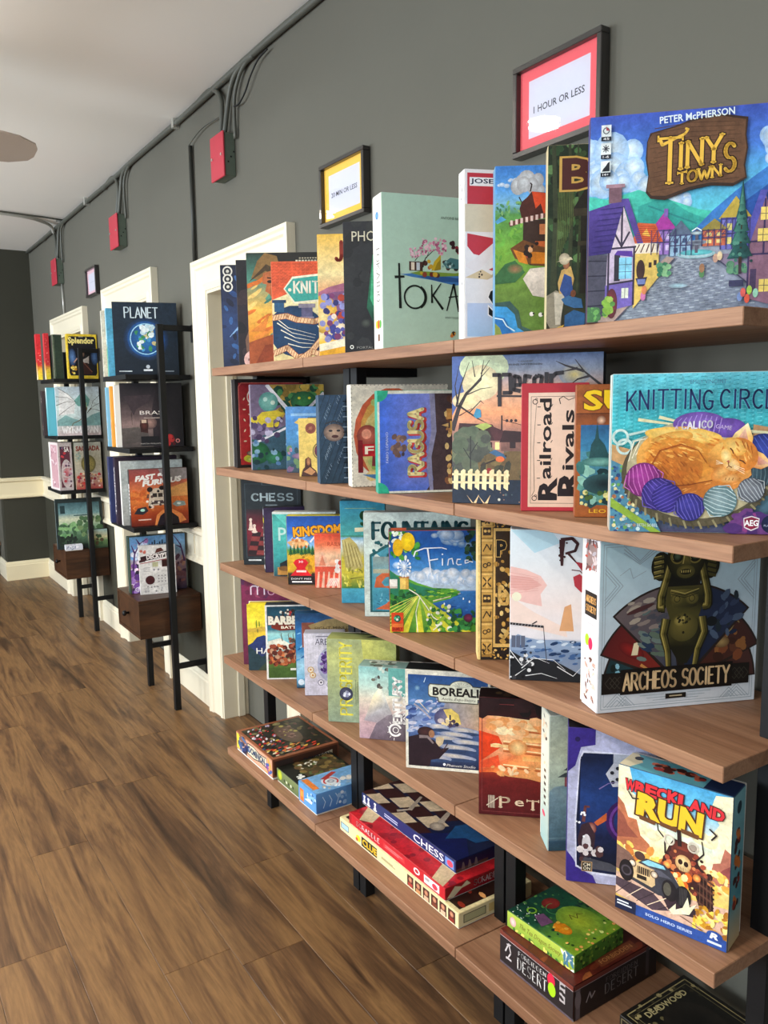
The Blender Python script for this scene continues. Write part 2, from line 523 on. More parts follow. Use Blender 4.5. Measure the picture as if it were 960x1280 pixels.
# ------------------------------------------------------------------ conduits and red boxes
def yz(pts, x=1.352): return [(x, a, b) for a, b in pts]
main = [(WX - 0.016, y, 2.722) for y in (-2.5, 0.5, 2.2)] + yz([(2.778, 2.728), (3.31, 2.724), (3.80, 2.72), (4.40, 2.722), (4.80, 2.716), (5.5, 2.72), (6.402, 2.722), (7.40, 2.73)])
m = MB().tube(bezpath(main, 3), 0.0125, 8)
m2 = MB().tube(bezpath([(a + .002, b, c - 0.021) for a, b, c in main[:6]], 3), 0.007, 8)
c0 = tag(empty('conduit_run', (WX, 2, 2.72)), 'grey painted conduit along top of wall with bent drops to three red boxes', 'conduit')
def at(o, par):
    o.parent = par; o.location = -par.location; return o
at(m.obj('main_pipe', M_CONDUIT, None, smooth=True), c0)
for yy in (1.2, 2.3, 3.75, 5.4):
    at(MB().box(1.336, WX, yy - 0.012, yy + 0.012, 2.70, 2.742, 0.002).obj('strap', M_STEEL, None), c0)
BR = {
 1: ([(3.50, 2.722), (3.34, 2.732), (3.253, 2.704), (3.208, 2.645), (3.197, 2.53)], [(2.90, 2.722), (3.01, 2.722), (3.087, 2.70), (3.14, 2.64), (3.160, 2.53)], [(2.94, 2.722), (2.99, 2.712), (3.04, 2.685), (3.085, 2.62), (3.10, 2.50)]),
 2: ([(4.996, 2.708), (4.817, 2.728), (4.726, 2.698), (4.70, 2.627), (4.70, 2.51)], [(4.42, 2.72), (4.52, 2.72), (4.61, 2.695), (4.65, 2.635), (4.664, 2.51)], [(4.42, 2.72), (4.48, 2.714), (4.545, 2.69), (4.59, 2.63), (4.60, 2.48)]),
 3: ([(6.75, 2.715), (6.42, 2.725), (6.319, 2.647), (6.285, 2.51)], [(5.95, 2.72), (6.08, 2.72), (6.20, 2.69), (6.245, 2.51)], [(5.98, 2.72), (6.06, 2.71), (6.14, 2.66), (6.17, 2.45)]),
}
pos = {1: (3.131, 3.256, 2.352, 2.515), 2: (4.641, 4.79, 2.33, 2.50), 3: (6.21, 6.36, 2.33, 2.50)}
nm = {1: 'nearest of the three red boxes, above the first door casing', 2: 'middle one, above the second door casing', 3: 'farthest one, near the end wall corner'}
for k in (1, 2, 3):
    a, b, z0, z1 = pos[k]
    e = tag(empty('junction_box', (WX, (a + b) / 2, z0)), 'red fronted electrical junction box, ' + nm[k], 'electrical box', 'red fronted electrical boxes on the wall')
    hy = (b - a) / 2; hz = z1 - z0
    MB().box(-0.046, 0, -hy, hy, 0, hz, 0.003).obj('box_body', M_GREENGREY, e)
    MB().box(-0.054, -0.0465, -hy - 0.004, hy + 0.004, -0.004, hz + 0.004, 0.002).obj('cover', M_RED, e)
    for sy in (-1, 1):
        MB().lathe([(0.006, -0.0575), (0.006, -0.054)], (0, sy * (hy - 0.015), hz / 2), 'X', 8).obj('screw', M_STEEL, e)
    MB().lathe([(0.012, 0), (0.012, 0.010)], (-0.022, -hy * 0.2, hz), 'Z', 8).obj('connector', M_STEEL, e)
    MB().lathe([(0.012, 0), (0.012, 0.010)], (-0.022, hy * 0.4, hz), 'Z', 8).obj('connector', M_STEEL, e)
    for q in range(3):
        MB().box(-0.035 + 0.012 * q, -0.029 + 0.012 * q, -hy - 0.0015, -hy + 0.001, 0.05 + 0.02 * q, 0.056 + 0.02 * q).obj('knockout', M_BLACK, e)
    for j, p in enumerate(BR[k]):
        pts = yz(p)
        if j < 2: pts[-1] = (1.348, (a + b) / 2 + (hy * 0.4 if j == 0 else -hy * 0.2), z1 + 0.0105)
        else: pts[-1] = (1.358, min(pts[-1][1], a - 0.018), z1 - 0.03)
        at(MB().tube(bezpath(pts, 5), 0.0105 if j < 2 else 0.0075, 8).obj('drop_conduit', M_CONDUIT, None, smooth=True), c0)
# loose cable
tag(MB().tube(bezpath(yz([(2.778, 2.700), (2.86, 2.690), (2.93, 2.655), (2.976, 2.619), (3.038, 2.594), (3.09, 2.600)], 1.350), 6), 0.0035, 6).obj('loose_cable', M_BLACK, smooth=True), 'thin black loose cable looping beside the nearest red box', 'cable')
tag(MB().tube(bezpath(yz([(3.20, 2.60), (3.30, 2.607), (3.42, 2.612), (3.52, 2.60), (3.585, 2.585)], 1.350), 5), 0.0028, 6).obj('cable_stub', M_CONDUIT, smooth=True), 'thin cable stub between the long drop pipe and red box', 'cable')
tag(MB().tube([(1.358, 3.590, 2.585), (1.358, 3.598, 2.087)], 0.0095, 8).obj('drop_pipe', plain('pipe_dark', '#33342f', 0.5), smooth=True), 'dark straight pipe running down wall to first door casing', 'pipe')
tag(MB().tube([(1.358, 6.24, 2.33), (1.358, 6.225, 2.11)], 0.006, 8).obj('thin_pipe', M_CONDUIT_W, smooth=True), 'thin pale pipe below the farthest red box', 'pipe')
tag(MB().tube(bezpath([(-3.2, 5.70, 2.733), (0.0, 5.93, 2.733), (0.80, 6.02, 2.733), (1.10, 6.07, 2.733), (1.24, 6.17, 2.733), (1.31, 6.25, 2.725), (1.335, 6.29, 2.69)], 5), 0.011, 8).obj('ceiling_conduit', M_CONDUIT_W, smooth=True), 'pale conduit crossing the ceiling towards the farthest red box', 'conduit')
tag(MB().tube(bezpath([(-3.2, 5.64, 2.735), (0.9, 5.99, 2.735), (1.32, 6.10, 2.733)], 5), 0.006, 6).obj('ceiling_cable', M_CONDUIT, smooth=True), 'thin dark cable crossing the ceiling beside the pale conduit', 'cable')

# ------------------------------------------------------------------ shelf units
SZ = [1.574, 1.246, 0.9195, 0.592, 0.259]
YB = [2.589, 1.9425, 1.298, 0.667]
FX, BX = 1.02, 1.352
WHERE = ['farthest of the three, by the door casing', 'middle one of the three joined units', 'nearest one, at the right']
M_SHADOWGAP = plain('rubber_black', '#0c0c0c', 0.8)
for u in range(3):
    y1, y0 = YB[u] - 0.0012, YB[u + 1] + 0.0012
    e = tag(empty('shelf_unit', (1.18, (y0 + y1) / 2, 0)), 'brown laminate wall shelf unit with black posts, ' + WHERE[u], 'shelf', 'joined wall shelf units holding board games')
    cy = (y0 + y1) / 2; hy = (y1 - y0) / 2
    for z in SZ:
        MB().box(FX - 1.18, BX - 1.18, -hy, hy, z - 0.0255, z, 0.0012).obj('shelf_board', M_SHELF, e)
    for sy in (-1, 1):
        yc = sy * (hy - 0.0185)
        zs = [0.0] + sum(([z - 0.0255, z] for z in reversed(SZ)), [])
        m = MB()
        for q in range(0, len(zs) - 1, 2):
            m.box(-0.016, 0.016, yc - 0.0165, yc + 0.0165, zs[q], zs[q + 1], 0.001)
        m.obj('post', M_BLACK, e)
        for z in SZ:
            MB().box(0.0162, WX - 1.18, yc - 0.012, yc + 0.012, z - 0.050, z - 0.026, 0.001).obj('wall_bracket', M_BLACK, e)
    
# ------------------------------------------------------------------ narrow racks with a drawer
def rack(y0, y1, px, tiers, dz, fx, label, top=1.822):
    e = tag(empty('drawer_rack', (px, (y0 + y1) / 2, 0)), label, 'rack', 'narrow black racks with a wooden drawer')
    h = (y1 - y0) / 2
    for sy in (-1, 1):
        yc = sy * h
        MB().box(-0.014, 0.014, yc - 0.014, yc + 0.014, 0, top, 0.001).obj('post', M_BLACK, e)
        for z in (0.20, top - 0.028):
            MB().box(0.0142, WX - px - 0.006, yc - 0.009, yc + 0.009, z, z + 0.026, 0.001).obj('crossbar', M_BLACK, e)
            MB().box(WX - px - 0.0055, WX - px, yc - 0.011, yc + 0.011, z - 0.05, z + 0.03, 0.001).obj('wall_plate', M_BLACK, e)
    for z in tiers:
        MB().box(fx - px, WX - px - 0.012, -h + 0.016, h - 0.016, z - 0.022, z, 0.001).obj('rack_shelf', M_BLACK, e)
    # drawer case
    a, b = -h + 0.0155, h - 0.040
    x0, x1 = fx - px + 0.003, WX - px - 0.012
    z0 = dz - 0.185
    c = MB()
    c.box(x0, x1, a, b, dz - 0.014, dz, 0.001).box(x0, x1, a, b, z0, z0 + 0.014, 0.001)
    c.box(x0, x1, a, a + 0.014, z0 + 0.0142, dz - 0.0142).box(x0, x1, b - 0.014, b, z0 + 0.0142, dz - 0.0142)
    c.box(x1 - 0.01, x1, a + 0.0142, b - 0.0142, z0 + 0.0142, dz - 0.0142)
    c.obj('drawer_case', M_WALNUT, e)
    d = MB().box(x0 + 0.002, x0 + 0.02, a + 0.016, b - 0.016, z0 + 0.016, dz - 0.016, 0.001).obj('drawer', M_WALNUT, e)
    MB().lathe([(0.006, 0), (0.006, -0.012), (0.013, -0.016), (0.013, -0.026), (0.008, -0.030)], (x0 + 0.002, (a + b) / 2, dz - 0.09), 'X', 14).obj('knob', M_BLACK, d, smooth=True)
    return e
rack(3.700, 4.116, 1.215, [1.597, 1.262, 0.898], 0.553, 1.055, 'black drawer rack nearer the camera, standing beside the first door casing')
rack(5.368, 5.800, 1.250, [1.633, 1.276, 0.930], 0.543, 1.085, 'black drawer rack farther away, standing near the end wall')

# ------------------------------------------------------------------ sign frames
# ------------------------------------------------------------------ flat print drawn in code
FONT_CACHE = {}
def font_mesh(s, bold):
    k = (s, round(bold, 3))
    if k in FONT_CACHE: return FONT_CACHE[k]
    cu = bpy.data.curves.new('t', 'FONT')
    cu.body = s
    cu.offset = bold
    cu.resolution_u = 2
    ob = bpy.data.objects.new('t', cu)
    me = bpy.data.meshes.new_from_object(ob)
    vs = [(v.co.x, v.co.y) for v in me.vertices]
    fs = [tuple(p.vertices) for p in me.polygons]
    bpy.data.objects.remove(ob); bpy.data.curves.remove(cu); bpy.data.meshes.remove(me)
    FONT_CACHE[k] = (vs, fs)
    return FONT_CACHE[k]

def arc(cx, cy, rx, ry, a, b, n=8):
    return [(cx + rx * math.cos(R(a + (b - a) * i / n)), cy + ry * math.sin(R(a + (b - a) * i / n))) for i in range(n + 1)]
GL = {
 'A': [[(0, 0), (.5, 1), (1, 0)], [(.2, .35), (.8, .35)]],
 'B': [[(.05, 0), (.05, 1)], [(.05, 1), (.5, 1)] + arc(.5, .77, .38, .23, 90, -90) + [(.05, .54)], [(.05, .54), (.5, .54)] + arc(.55, .27, .42, .27, 90, -90) + [(.05, 0)]],
 'C': [arc(.55, .5, .5, .5, 45, 315, 14)],
 'D': [[(.05, 0), (.05, 1)], [(.05, 1), (.4, 1)] + arc(.4, .5, .55, .5, 90, -90, 12) + [(.05, 0)]],
 'E': [[(.08, 0), (.08, 1)], [(.08, 1), (.9, 1)], [(.08, .52), (.75, .52)], [(.08, 0), (.92, 0)]],
 'F': [[(.08, 0), (.08, 1)], [(.08, 1), (.92, 1)], [(.08, .52), (.75, .52)]],
 'G': [arc(.55, .5, .5, .5, 50, 320, 14) + [(.95, .45)], [(.6, .45), (1, .45)]],
 'H': [[(.05, 0), (.05, 1)], [(.95, 0), (.95, 1)], [(.05, .52), (.95, .52)]],
 'I': [[(.5, 0), (.5, 1)]],
 'J': [[(.75, 1), (.75, .25)] + arc(.42, .25, .33, .25, 0, -150)],
 'K': [[(.05, 0), (.05, 1)], [(.92, 1), (.1, .42)], [(.35, .58), (.98, 0)]],
 'L': [[(.08, 1), (.08, 0)], [(.08, 0), (.92, 0)]],
 'M': [[(.03, 0), (.1, 1)], [(.1, 1), (.5, .2), (.9, 1)], [(.9, 1), (.97, 0)]],
 'N': [[(.05, 0), (.05, 1)], [(.05, 1), (.95, 0)], [(.95, 0), (.95, 1)]],
 'O': [arc(.5, .5, .5, .5, 0, 360, 20)],
 'P': [[(.05, 0), (.05, 1)], [(.05, 1), (.5, 1)] + arc(.5, .75, .42, .25, 90, -90) + [(.05, .5)]],
 'Q': [arc(.5, .5, .5, .5, 0, 360, 20), [(.6, .25), (1, -.1)]],
 'R': [[(.05, 0), (.05, 1)], [(.05, 1), (.5, 1)] + arc(.5, .76, .4, .24, 90, -90) + [(.05, .52)], [(.45, .52), (.98, 0)]],
 'S': [arc(.52, .74, .42, .26, 35, 270, 10) + arc(.5, .25, .45, .25, 90, -145, 10)[1:]],
 'T': [[(.5, 0), (.5, 1)], [(0, 1), (1, 1)]],
 'U': [[(.05, 1), (.05, .32)] + arc(.5, .32, .45, .32, 180, 360) + [(.95, 1)]],
 'V': [[(0, 1), (.5, 0), (1, 1)]],
 'W': [[(0, 1), (.27, 0), (.5, .75), (.73, 0), (1, 1)]],
 'X': [[(0, 0), (1, 1)], [(0, 1), (1, 0)]],
 'Y': [[(0, 1), (.5, .5), (1, 1)], [(.5, .5), (.5, 0)]],
 'Z': [[(.05, 1), (.95, 1), (.05, 0), (.95, 0)]],
 "'": [[(.5, 1), (.4, .8)]], '.': [[(.45, 0), (.55, .03)]], '-': [[(.2, .45), (.8, .45)]], '1': [[(.3, .8), (.55, 1), (.55, 0)]],
}
NARROW = {'I': .35, "'": .3, '.': .3, ' ': .5, 'J': .75, 'L': .85, 'E': .88, 'F': .85, 'W': 1.35, 'M': 1.25, '-': .5}

class Art:
    """a flat print W x H metres; coordinates in u (0..1 right) and v (0..1 up)"""
    EPS = 6.0e-6
    def __init__(s, w, h, seed=1):
        s.W, s.H = w, h
        s.k = 0
        s.sets = {'print': ([], [], []), 'title': ([], [], [])}
        s.cur = 'print'
        s.um = 1.0; s.sx = 1.0
        s.rnd = random.Random(seed)
    def tri(s, P, C, z):
        """one clipped convex polygon of (u,v) with colours"""
        if s.sx != 1.0: P = [(p[0] * s.sx, p[1]) for p in P]
        if any(p[0] < 0 or p[0] > s.um or p[1] < 0 or p[1] > 1 for p in P):
            poly = [(p[0], p[1], c) for p, c in zip(P, C)]
            for ax, lim, sg in ((0, 0, 1), (0, s.um, -1), (1, 0, 1), (1, 1, -1)):
                out = []
                for i in range(len(poly)):
                    a, b = poly[i - 1], poly[i]
                    da, db = (a[ax] - lim) * sg, (b[ax] - lim) * sg
                    if (da >= 0) != (db >= 0):
                        t = da / (da - db)
                        out.append((a[0] + (b[0] - a[0]) * t, a[1] + (b[1] - a[1]) * t, tuple(a[2][q] + (b[2][q] - a[2][q]) * t for q in range(3))))
                    if db >= 0: out.append(b)
                poly = out
                if len(poly) < 3: return
            P = [(p[0], p[1]) for p in poly]; C = [p[2] for p in poly]
        V, F, K = s.sets[s.cur]
        n = len(V)
        V += [(p[0] * s.W, p[1] * s.H, z) for p in P]
        K += list(C)
        ar = sum(P[i - 1][0] * P[i][1] - P[i][0] * P[i - 1][1] for i in range(len(P)))
        ids = list(range(n, n + len(P)))
        F.append(tuple(ids if ar > 0 else ids[::-1]))
    def z(s):
        s.k += 1
        return s.k * s.EPS
    def rect(s, x0, y0, x1, y1, c, c2=None, n=1):
        c = hx(c); c2 = hx(c2) if c2 else c
        z = s.z()
        s.tri([(x0, y0), (x1, y0), (x1, y1), (x0, y1)], [c, c, c2, c2], z)
    def grad(s, cs, x0=0, y0=0, x1=1, y1=1):
        """vertical gradient through several colours, bottom to top: [(v,c),...]"""
        z = s.z()
        for (a, ca), (b, cb) in zip(cs, cs[1:]):
            ca_, cb_ = hx(ca), hx(cb)
            s.tri([(x0, y0 + (y1 - y0) * a), (x1, y0 + (y1 - y0) * a), (x1, y0 + (y1 - y0) * b), (x0, y0 + (y1 - y0) * b)], [ca_, ca_, cb_, cb_], z)
    def poly(s, pts, c):
        z = s.z()
        cs = [hx(q) for q in c] if isinstance(c, list) else [hx(c)] * len(pts)
        for t in tessellate_polygon([[Vector((p[0], p[1], 0)) for p in pts]]):
            s.tri([pts[i] for i in t], [cs[i] for i in t], z)
    def ell(s, cx, cy, rx, ry=None, c='#fff', c2=None, n=18, rot=0, a0=0, a1=360, fx=0, fy=0):
        """ellipse; rx in u, ry in v (default round). c centre colour, c2 rim colour; fx, fy shift the bright centre"""
        if ry is None: ry = rx * s.W / s.H
        c = hx(c); c2 = hx(c2) if c2 else c
        z = s.z(); cr, sr = math.cos(R(rot)), math.sin(R(rot)); asp = s.W / s.H
        def pt(a):
            x, y = rx * math.cos(a), ry / asp * math.sin(a)
            return (cx + x * cr - y * sr, cy + (x * sr + y * cr) * asp)
        ctr = (cx + fx * rx, cy + fy * ry)
        P = [pt(R(a0 + (a1 - a0) * i / n)) for i in range(n + 1)]
        for i in range(n):
            s.tri([ctr, P[i], P[i + 1]], [c, c2, c2], z)
    def ring(s, cx, cy, r0, r1, c, n=24, a0=0, a1=360):
        asp = s.W / s.H; z = s.z(); c = hx(c)
        for i in range(n):
            a, b = R(a0 + (a1 - a0) * i / n), R(a0 + (a1 - a0) * (i + 1) / n)
            s.tri([(cx + r0 * math.cos(a), cy + r0 * asp * math.sin(a)), (cx + r1 * math.cos(a), cy + r1 * asp * math.sin(a)),
                   (cx + r1 * math.cos(b), cy + r1 * asp * math.sin(b)), (cx + r0 * math.cos(b), cy + r0 * asp * math.sin(b))], [c] * 4, z)
    def line(s, pts, w, c, w2=None, joint=True, close=False):
        """stroke; w in units of the width"""
        z = s.z(); c = hx(c); asp = s.W / s.H
        if close: pts = list(pts) + [pts[0]]
        n = len(pts)
        for i in range(n - 1):
            (x0, y0), (x1, y1) = pts[i], pts[i + 1]
            y0_, y1_ = y0 / asp, y1 / asp
            L = math.hypot(x1 - x0, y1_ - y0_) or 1e-9
            nx, ny = -(y1_ - y0_) / L, (x1 - x0) / L
            wa = w if w2 is None else w + (w2 - w) * i / (n - 1)
            wb = w if w2 is None else w + (w2 - w) * (i + 1) / (n - 1)
            s.tri([(x0 + nx * wa / 2, (y0_ + ny * wa / 2) * asp), (x0 - nx * wa / 2, (y0_ - ny * wa / 2) * asp),
                   (x1 - nx * wb / 2, (y1_ - ny * wb / 2) * asp), (x1 + nx * wb / 2, (y1_ + ny * wb / 2) * asp)], [c] * 4, z)
            if joint and i > 0:
                s.tri([(x0 + wa / 2 * math.cos(q * 1.0472), y0 + wa / 2 * asp * math.sin(q * 1.0472)) for q in range(6)], [c] * 6, z)
    def splat(s, n, x0, y0, x1, y1, r0, r1, cols, asp=1.0, rot=None, nn=7, ok=None):
        for _ in range(n):
            x, y = s.rnd.uniform(x0, x1), s.rnd.uniform(y0, y1)
            if ok and not ok(x, y): continue
            r = s.rnd.uniform(r0, r1)
            ro = s.rnd.uniform(0, 180) if rot is None else rot + s.rnd.uniform(-12, 12)
            s.ell(x, y, r, r * asp * s.W / s.H, s.rnd.choice(cols), None, nn, ro)
    def cloud(s, cx, cy, r, c='#ffffff', c2='#c9dcee', n=7, flat=0.5):
        for i in range(n):
            a = s.rnd.uniform(-1, 1)
            rr = r * (1 - 0.5 * abs(a)) * s.rnd.uniform(.5, .8)
            s.ell(cx + a * r * 1.3, cy + s.rnd.uniform(-.1, .25) * r * flat * 2, rr, rr * flat * 1.4 * s.W / s.H, c, c2, 14, 0, fx=-.2, fy=.3)
    def ridge(s, pts, c, base=0.0, c2=None):
        """mountains: skyline points, filled down to base"""
        z = s.z(); c = hx(c); c2 = hx(c2) if c2 else c
        for (a, b) in zip(pts, pts[1:]):
            s.tri([(a[0], base), (b[0], base), b, a], [c2, c2, c, c], z)
    def rough(s, x0, x1, y, amp, n):
        return [(x0 + (x1 - x0) * i / n, y + s.rnd.uniform(-amp, amp)) for i in range(n + 1)]
    def tree(s, x, y, w, h, c, c2, trunk='#3a2a1e'):
        s.rect(x - w * .06, y, x + w * .06, y + h * .3, trunk)
        for k in range(5):
            yy = y + h * (.12 + .18 * k); ww = w * (1 - k * .19) / 2
            s.poly([(x - ww, yy), (x + ww, yy), (x, yy + h * .32)], [c, c2, c2])
    def house(s, x, y, w, h, wall, roof, win='#f4d66a', beams=None):
        s.rect(x, y, x + w, y + h * .6, wall)
        s.poly([(x - w * .08, y + h * .58), (x + w * 1.08, y + h * .58), (x + w * .5, y + h)], roof)
        for i in (0.2, 0.6):
            for j in (.1, .36):
                s.rect(x + w * i, y + h * j, x + w * (i + .2), y + h * (j + .13), win)
        if beams:
            for i in (0.02, .5, .98): s.rect(x + w * i - w * .02, y, x + w * i + w * .02, y + h * .6, beams)
            s.rect(x, y + h * .56, x + w, y + h * .6, beams); s.rect(x, y + h * .28, x + w, y + h * .31, beams)
    # --- lettering
    def text(s, t, cx, cy, wid, h, c, bold=0.0, ol=None, olw=0.03, rot=0, shear=0, title=True, arch=0, c2=None):
        """font lettering centred at cx,cy: wid in W units, h in H units (for rot=90: wid in H units, h in W units)"""
        if title: s.cur = 'title'
        base, _ = font_mesh(t, 0.0)
        xs = [p[0] for p in base]; ys = [p[1] for p in base]
        if not xs: s.cur = 'print'; return
        bx, by, bw, bh = min(xs), min(ys), max(xs) - min(xs), max(ys) - min(ys)
        bw = max(bw, 1e-4); bh = max(bh, 1e-4)
        vert = abs(abs(rot) - 90) < 20
        MW = wid * (s.H if vert else s.W); MH = h * (s.W if vert else s.H)
        ca, sa = math.cos(R(rot)), math.sin(R(rot))
        jobs = []
        if ol: jobs.append((bold + olw, ol, None))
        jobs.append((bold, c, c2))
        for b, col, colt in jobs:
            vs, fs = font_mesh(t, b)
            z = s.z(); col = hx(col); colt = hx(colt) if colt else col
            Q = []; KC = []
            for x, y in vs:
                px = (x - bx) / bw - .5; py = (y - by) / bh - .5
                KC.append(tuple(col[q] + (colt[q] - col[q]) * min(1, max(0, py + .5)) for q in range(3)))
                py += arch * (0.25 - px * px) * 4
                X, Y = px * MW + shear * py * MH, py * MH
                Q.append((cx + (X * ca - Y * sa) / s.W, cy + (X * sa + Y * ca) / s.H))
            for f in fs:
                if len(f) > 4:
                    for tt in tessellate_polygon([[Vector((Q[i][0], Q[i][1], 0)) for i in f]]):
                        s.tri([Q[f[i]] for i in tt], [KC[f[i]] for i in tt], z)
                else:
                    s.tri([Q[i] for i in f], [KC[i] for i in f], z)
        s.cur = 'print'
    def stroke(s, t, cx, cy, wid, h, th, c, thin=1.0, serif=0.0, ol=None, olw=0.004, rot=0, gap=0.28, shear=0, slope=0, arch=0, title=True, big=1.0):
        """lettering built from pen strokes, centred at cx,cy; th in metres; serif length in metres"""
        if title: s.cur = 'title'
        vert = abs(abs(rot) - 90) < 20
        MW = wid * (s.H if vert else s.W); MH = h * (s.W if vert else s.H)
        adv = [(NARROW.get(ch.upper(), 1.0) * (big if i == 0 else 1)) for i, ch in enumerate(t)]
        tot = sum(adv) + gap * (len(t) - 1)
        k = MW / tot; x = -MW / 2
        ca, sa = math.cos(R(rot)), math.sin(R(rot))
        segs = []
        for i, ch in enumerate(t):
            gw = adv[i] * k
            g = GL.get(ch.upper())
            hh = MH * (big if i == 0 else 1)
            if g:
                for pl in g:
                    P = []
                    for (a, b) in pl:
                        if ch.upper() == 'I': a = .5
                        X = x + a * gw; fr = X / MW
                        Y = (b - .5) * hh - (hh - MH) * .5 * 0 + slope * X + arch * MH * (0.25 - fr * fr) * 4 + shear * 0
                        P.append((X + shear * (b - .5) * hh, Y))
                    segs.append(P)
            x += gw + gap * k
        def emit(extra, col):
            z = s.z(); col = hx(col)
            def tr(X, Y): return (cx + (X * ca - Y * sa) / s.W, cy + (X * sa + Y * ca) / s.H)
            for P in segs:
                for i in range(len(P) - 1):
                    (x0, y0), (x1, y1) = P[i], P[i + 1]
                    dx, dy = x1 - x0, y1 - y0; L = math.hypot(dx, dy) or 1e-9
                    vv = abs(dy) / L
                    w_ = th * (thin + (1 - thin) * vv) + extra * 2
                    nx, ny = -dy / L * w_ / 2, dx / L * w_ / 2
                    ex, ey = dx / L * extra, dy / L * extra
                    s.tri([tr(x0 + nx - ex, y0 + ny - ey), tr(x0 - nx - ex, y0 - ny - ey), tr(x1 - nx + ex, y1 - ny + ey), tr(x1 + nx + ex, y1 + ny + ey)], [col] * 4, z)
                    for (qx, qy) in ((x0, y0), (x1, y1)):
                        s.tri([tr(qx + w_ / 2 * math.cos(q * 1.0472), qy + w_ / 2 * math.sin(q * 1.0472)) for q in range(6)], [col] * 6, z)
                if serif:
                    for (a, b) in ((P[0], P[1]), (P[-1], P[-2])):
                        if abs(a[1] - b[1]) > abs(a[0] - b[0]) * 1.0 and len(P) < 6 or len(P) == 2 and abs(a[0] - b[0]) > abs(a[1] - b[1]):
                            hz = abs(a[1] - b[1]) > abs(a[0] - b[0])
                            lx, ly = (serif + extra, th * .22 + extra) if hz else (th * .22 + extra, serif * .8 + extra)
                            s.tri([tr(a[0] - lx, a[1] - ly), tr(a[0] + lx, a[1] - ly), tr(a[0] + lx, a[1] + ly), tr(a[0] - lx, a[1] + ly)], [col] * 4, z)
        if ol: emit(olw, ol)
        emit(0, c)
        s.cur = 'print'
    def build(s, parent, M, name='cover_print', tname='title_lettering', mat=None, tmat=None):
        """M maps print (x,y,z) metres to parent space"""
        pr = None
        for key, nm in (('print', name), ('title', tname)):
            V, F, K = s.sets[key]
            if not F: continue
            me = bpy.data.meshes.new(nm)
            me.from_pydata([tuple(M @ Vector(v)) for v in V], [], F)
            at_ = me.color_attributes.new('ink', 'FLOAT_COLOR', 'POINT')
            at_.data.foreach_set('color', [q for c in K for q in (c[0], c[1], c[2], 1.0)])
            me.materials.append((mat or INK) if key == 'print' else (tmat or INK_FLAT))
            me.update()
            o = link(nm, me, pr if (key == 'title' and pr) else parent)
            if key == 'print': pr = o
        return pr

# ------------------------------------------------------------------ game boxes
def gbox(spec, label, group, body, front=None, left=None, top=None, right=None, z=None, lid=0.86, bodymat=None, seed=3, tray='#e8e4da', name='game_box', round_=0.0014, flat=False):
    """a lidded cardboard box; local x along the front, y into the depth, z up.  painters draw each visible face"""
    sh, x, y, ang, w, h, t = spec
    zz = SHZ[sh] if z is None else z
    e = tag(empty(name, (x, y, zz + 0.0004), R(ang)), label, 'board game', group)
    bm = bodymat or plain('card_' + body.strip('#'), body, 0.45, var=0.05, scale=25, spec=0.35)
    tm = plain('card_' + tray.strip('#'), tray, 0.6, var=0.05, scale=25)
    standing = h >= t
    if standing:
        d = t * lid
        MB().box(0, w, 0, d, 0, h, round_).obj('lid', bm, e)
        MB().box(0.0012, w - 0.0012, d + 0.0001, t, 0.0012, h - 0.0012, 0.001).obj('tray', tm, e)
    else:
        d = t
        zb = h * (1 - lid)
        MB().box(0, w, 0, t, zb, h, round_).obj('lid', bm, e)
        MB().box(0.0012, w - 0.0012, 0.0012, t - 0.0012, 0, zb - 0.0001, 0.001).obj('tray', tm, e)
    g = 0.0004
    z0 = 0 if standing else h * (1 - lid)
    def face(fn, W_, H_, M, nm, tn, inset=0.0008):
        a = Art(W_ - 2 * inset, H_ - 2 * inset, seed)
        fn(a)
        M2 = M @ Matrix.Translation((inset, inset, 0))
        a.build(e, M2, nm, tn, INK_FLAT if (flat or nm != 'cover_print') else INK)
    if front:
        face(front, w, h - z0, Matrix(((1, 0, 0, 0), (0, 0, -1, -g), (0, 1, 0, z0), (0, 0, 0, 1))), 'cover_print' if standing else 'side_print', 'title_lettering' if standing else 'side_lettering')
    if left:     # seen from -x: runs from far (y=d) to near (y=0)
        face(left, d, h - z0, Matrix(((0, 0, -1, -g), (-1, 0, 0, d), (0, 1, 0, z0), (0, 0, 0, 1))), 'spine_print', 'spine_lettering')
    if right:
        face(right, d, h - z0, Matrix(((0, 0, 1, w + g), (1, 0, 0, 0), (0, 1, 0, z0), (0, 0, 0, 1))), 'side_print', 'side_lettering')
    if top:
        face(top, w, d, Matrix(((1, 0, 0, 0), (0, 1, 0, 0), (0, 0, 1, h + g), (0, 0, 0, 1))), 'top_print' if standing else 'cover_print', 'top_lettering' if standing else 'title_lettering')
    return e
SHZ = {'s1': 1.574, 's2': 1.246, 's3': 0.9195, 's4': 0.592, 's5': 0.259, 'a1': 1.597, 'a2': 1.262, 'a3': 0.898, 'a4': 0.553, 'b1': 1.633, 'b2': 1.276, 'b3': 0.930, 'b4': 0.543}

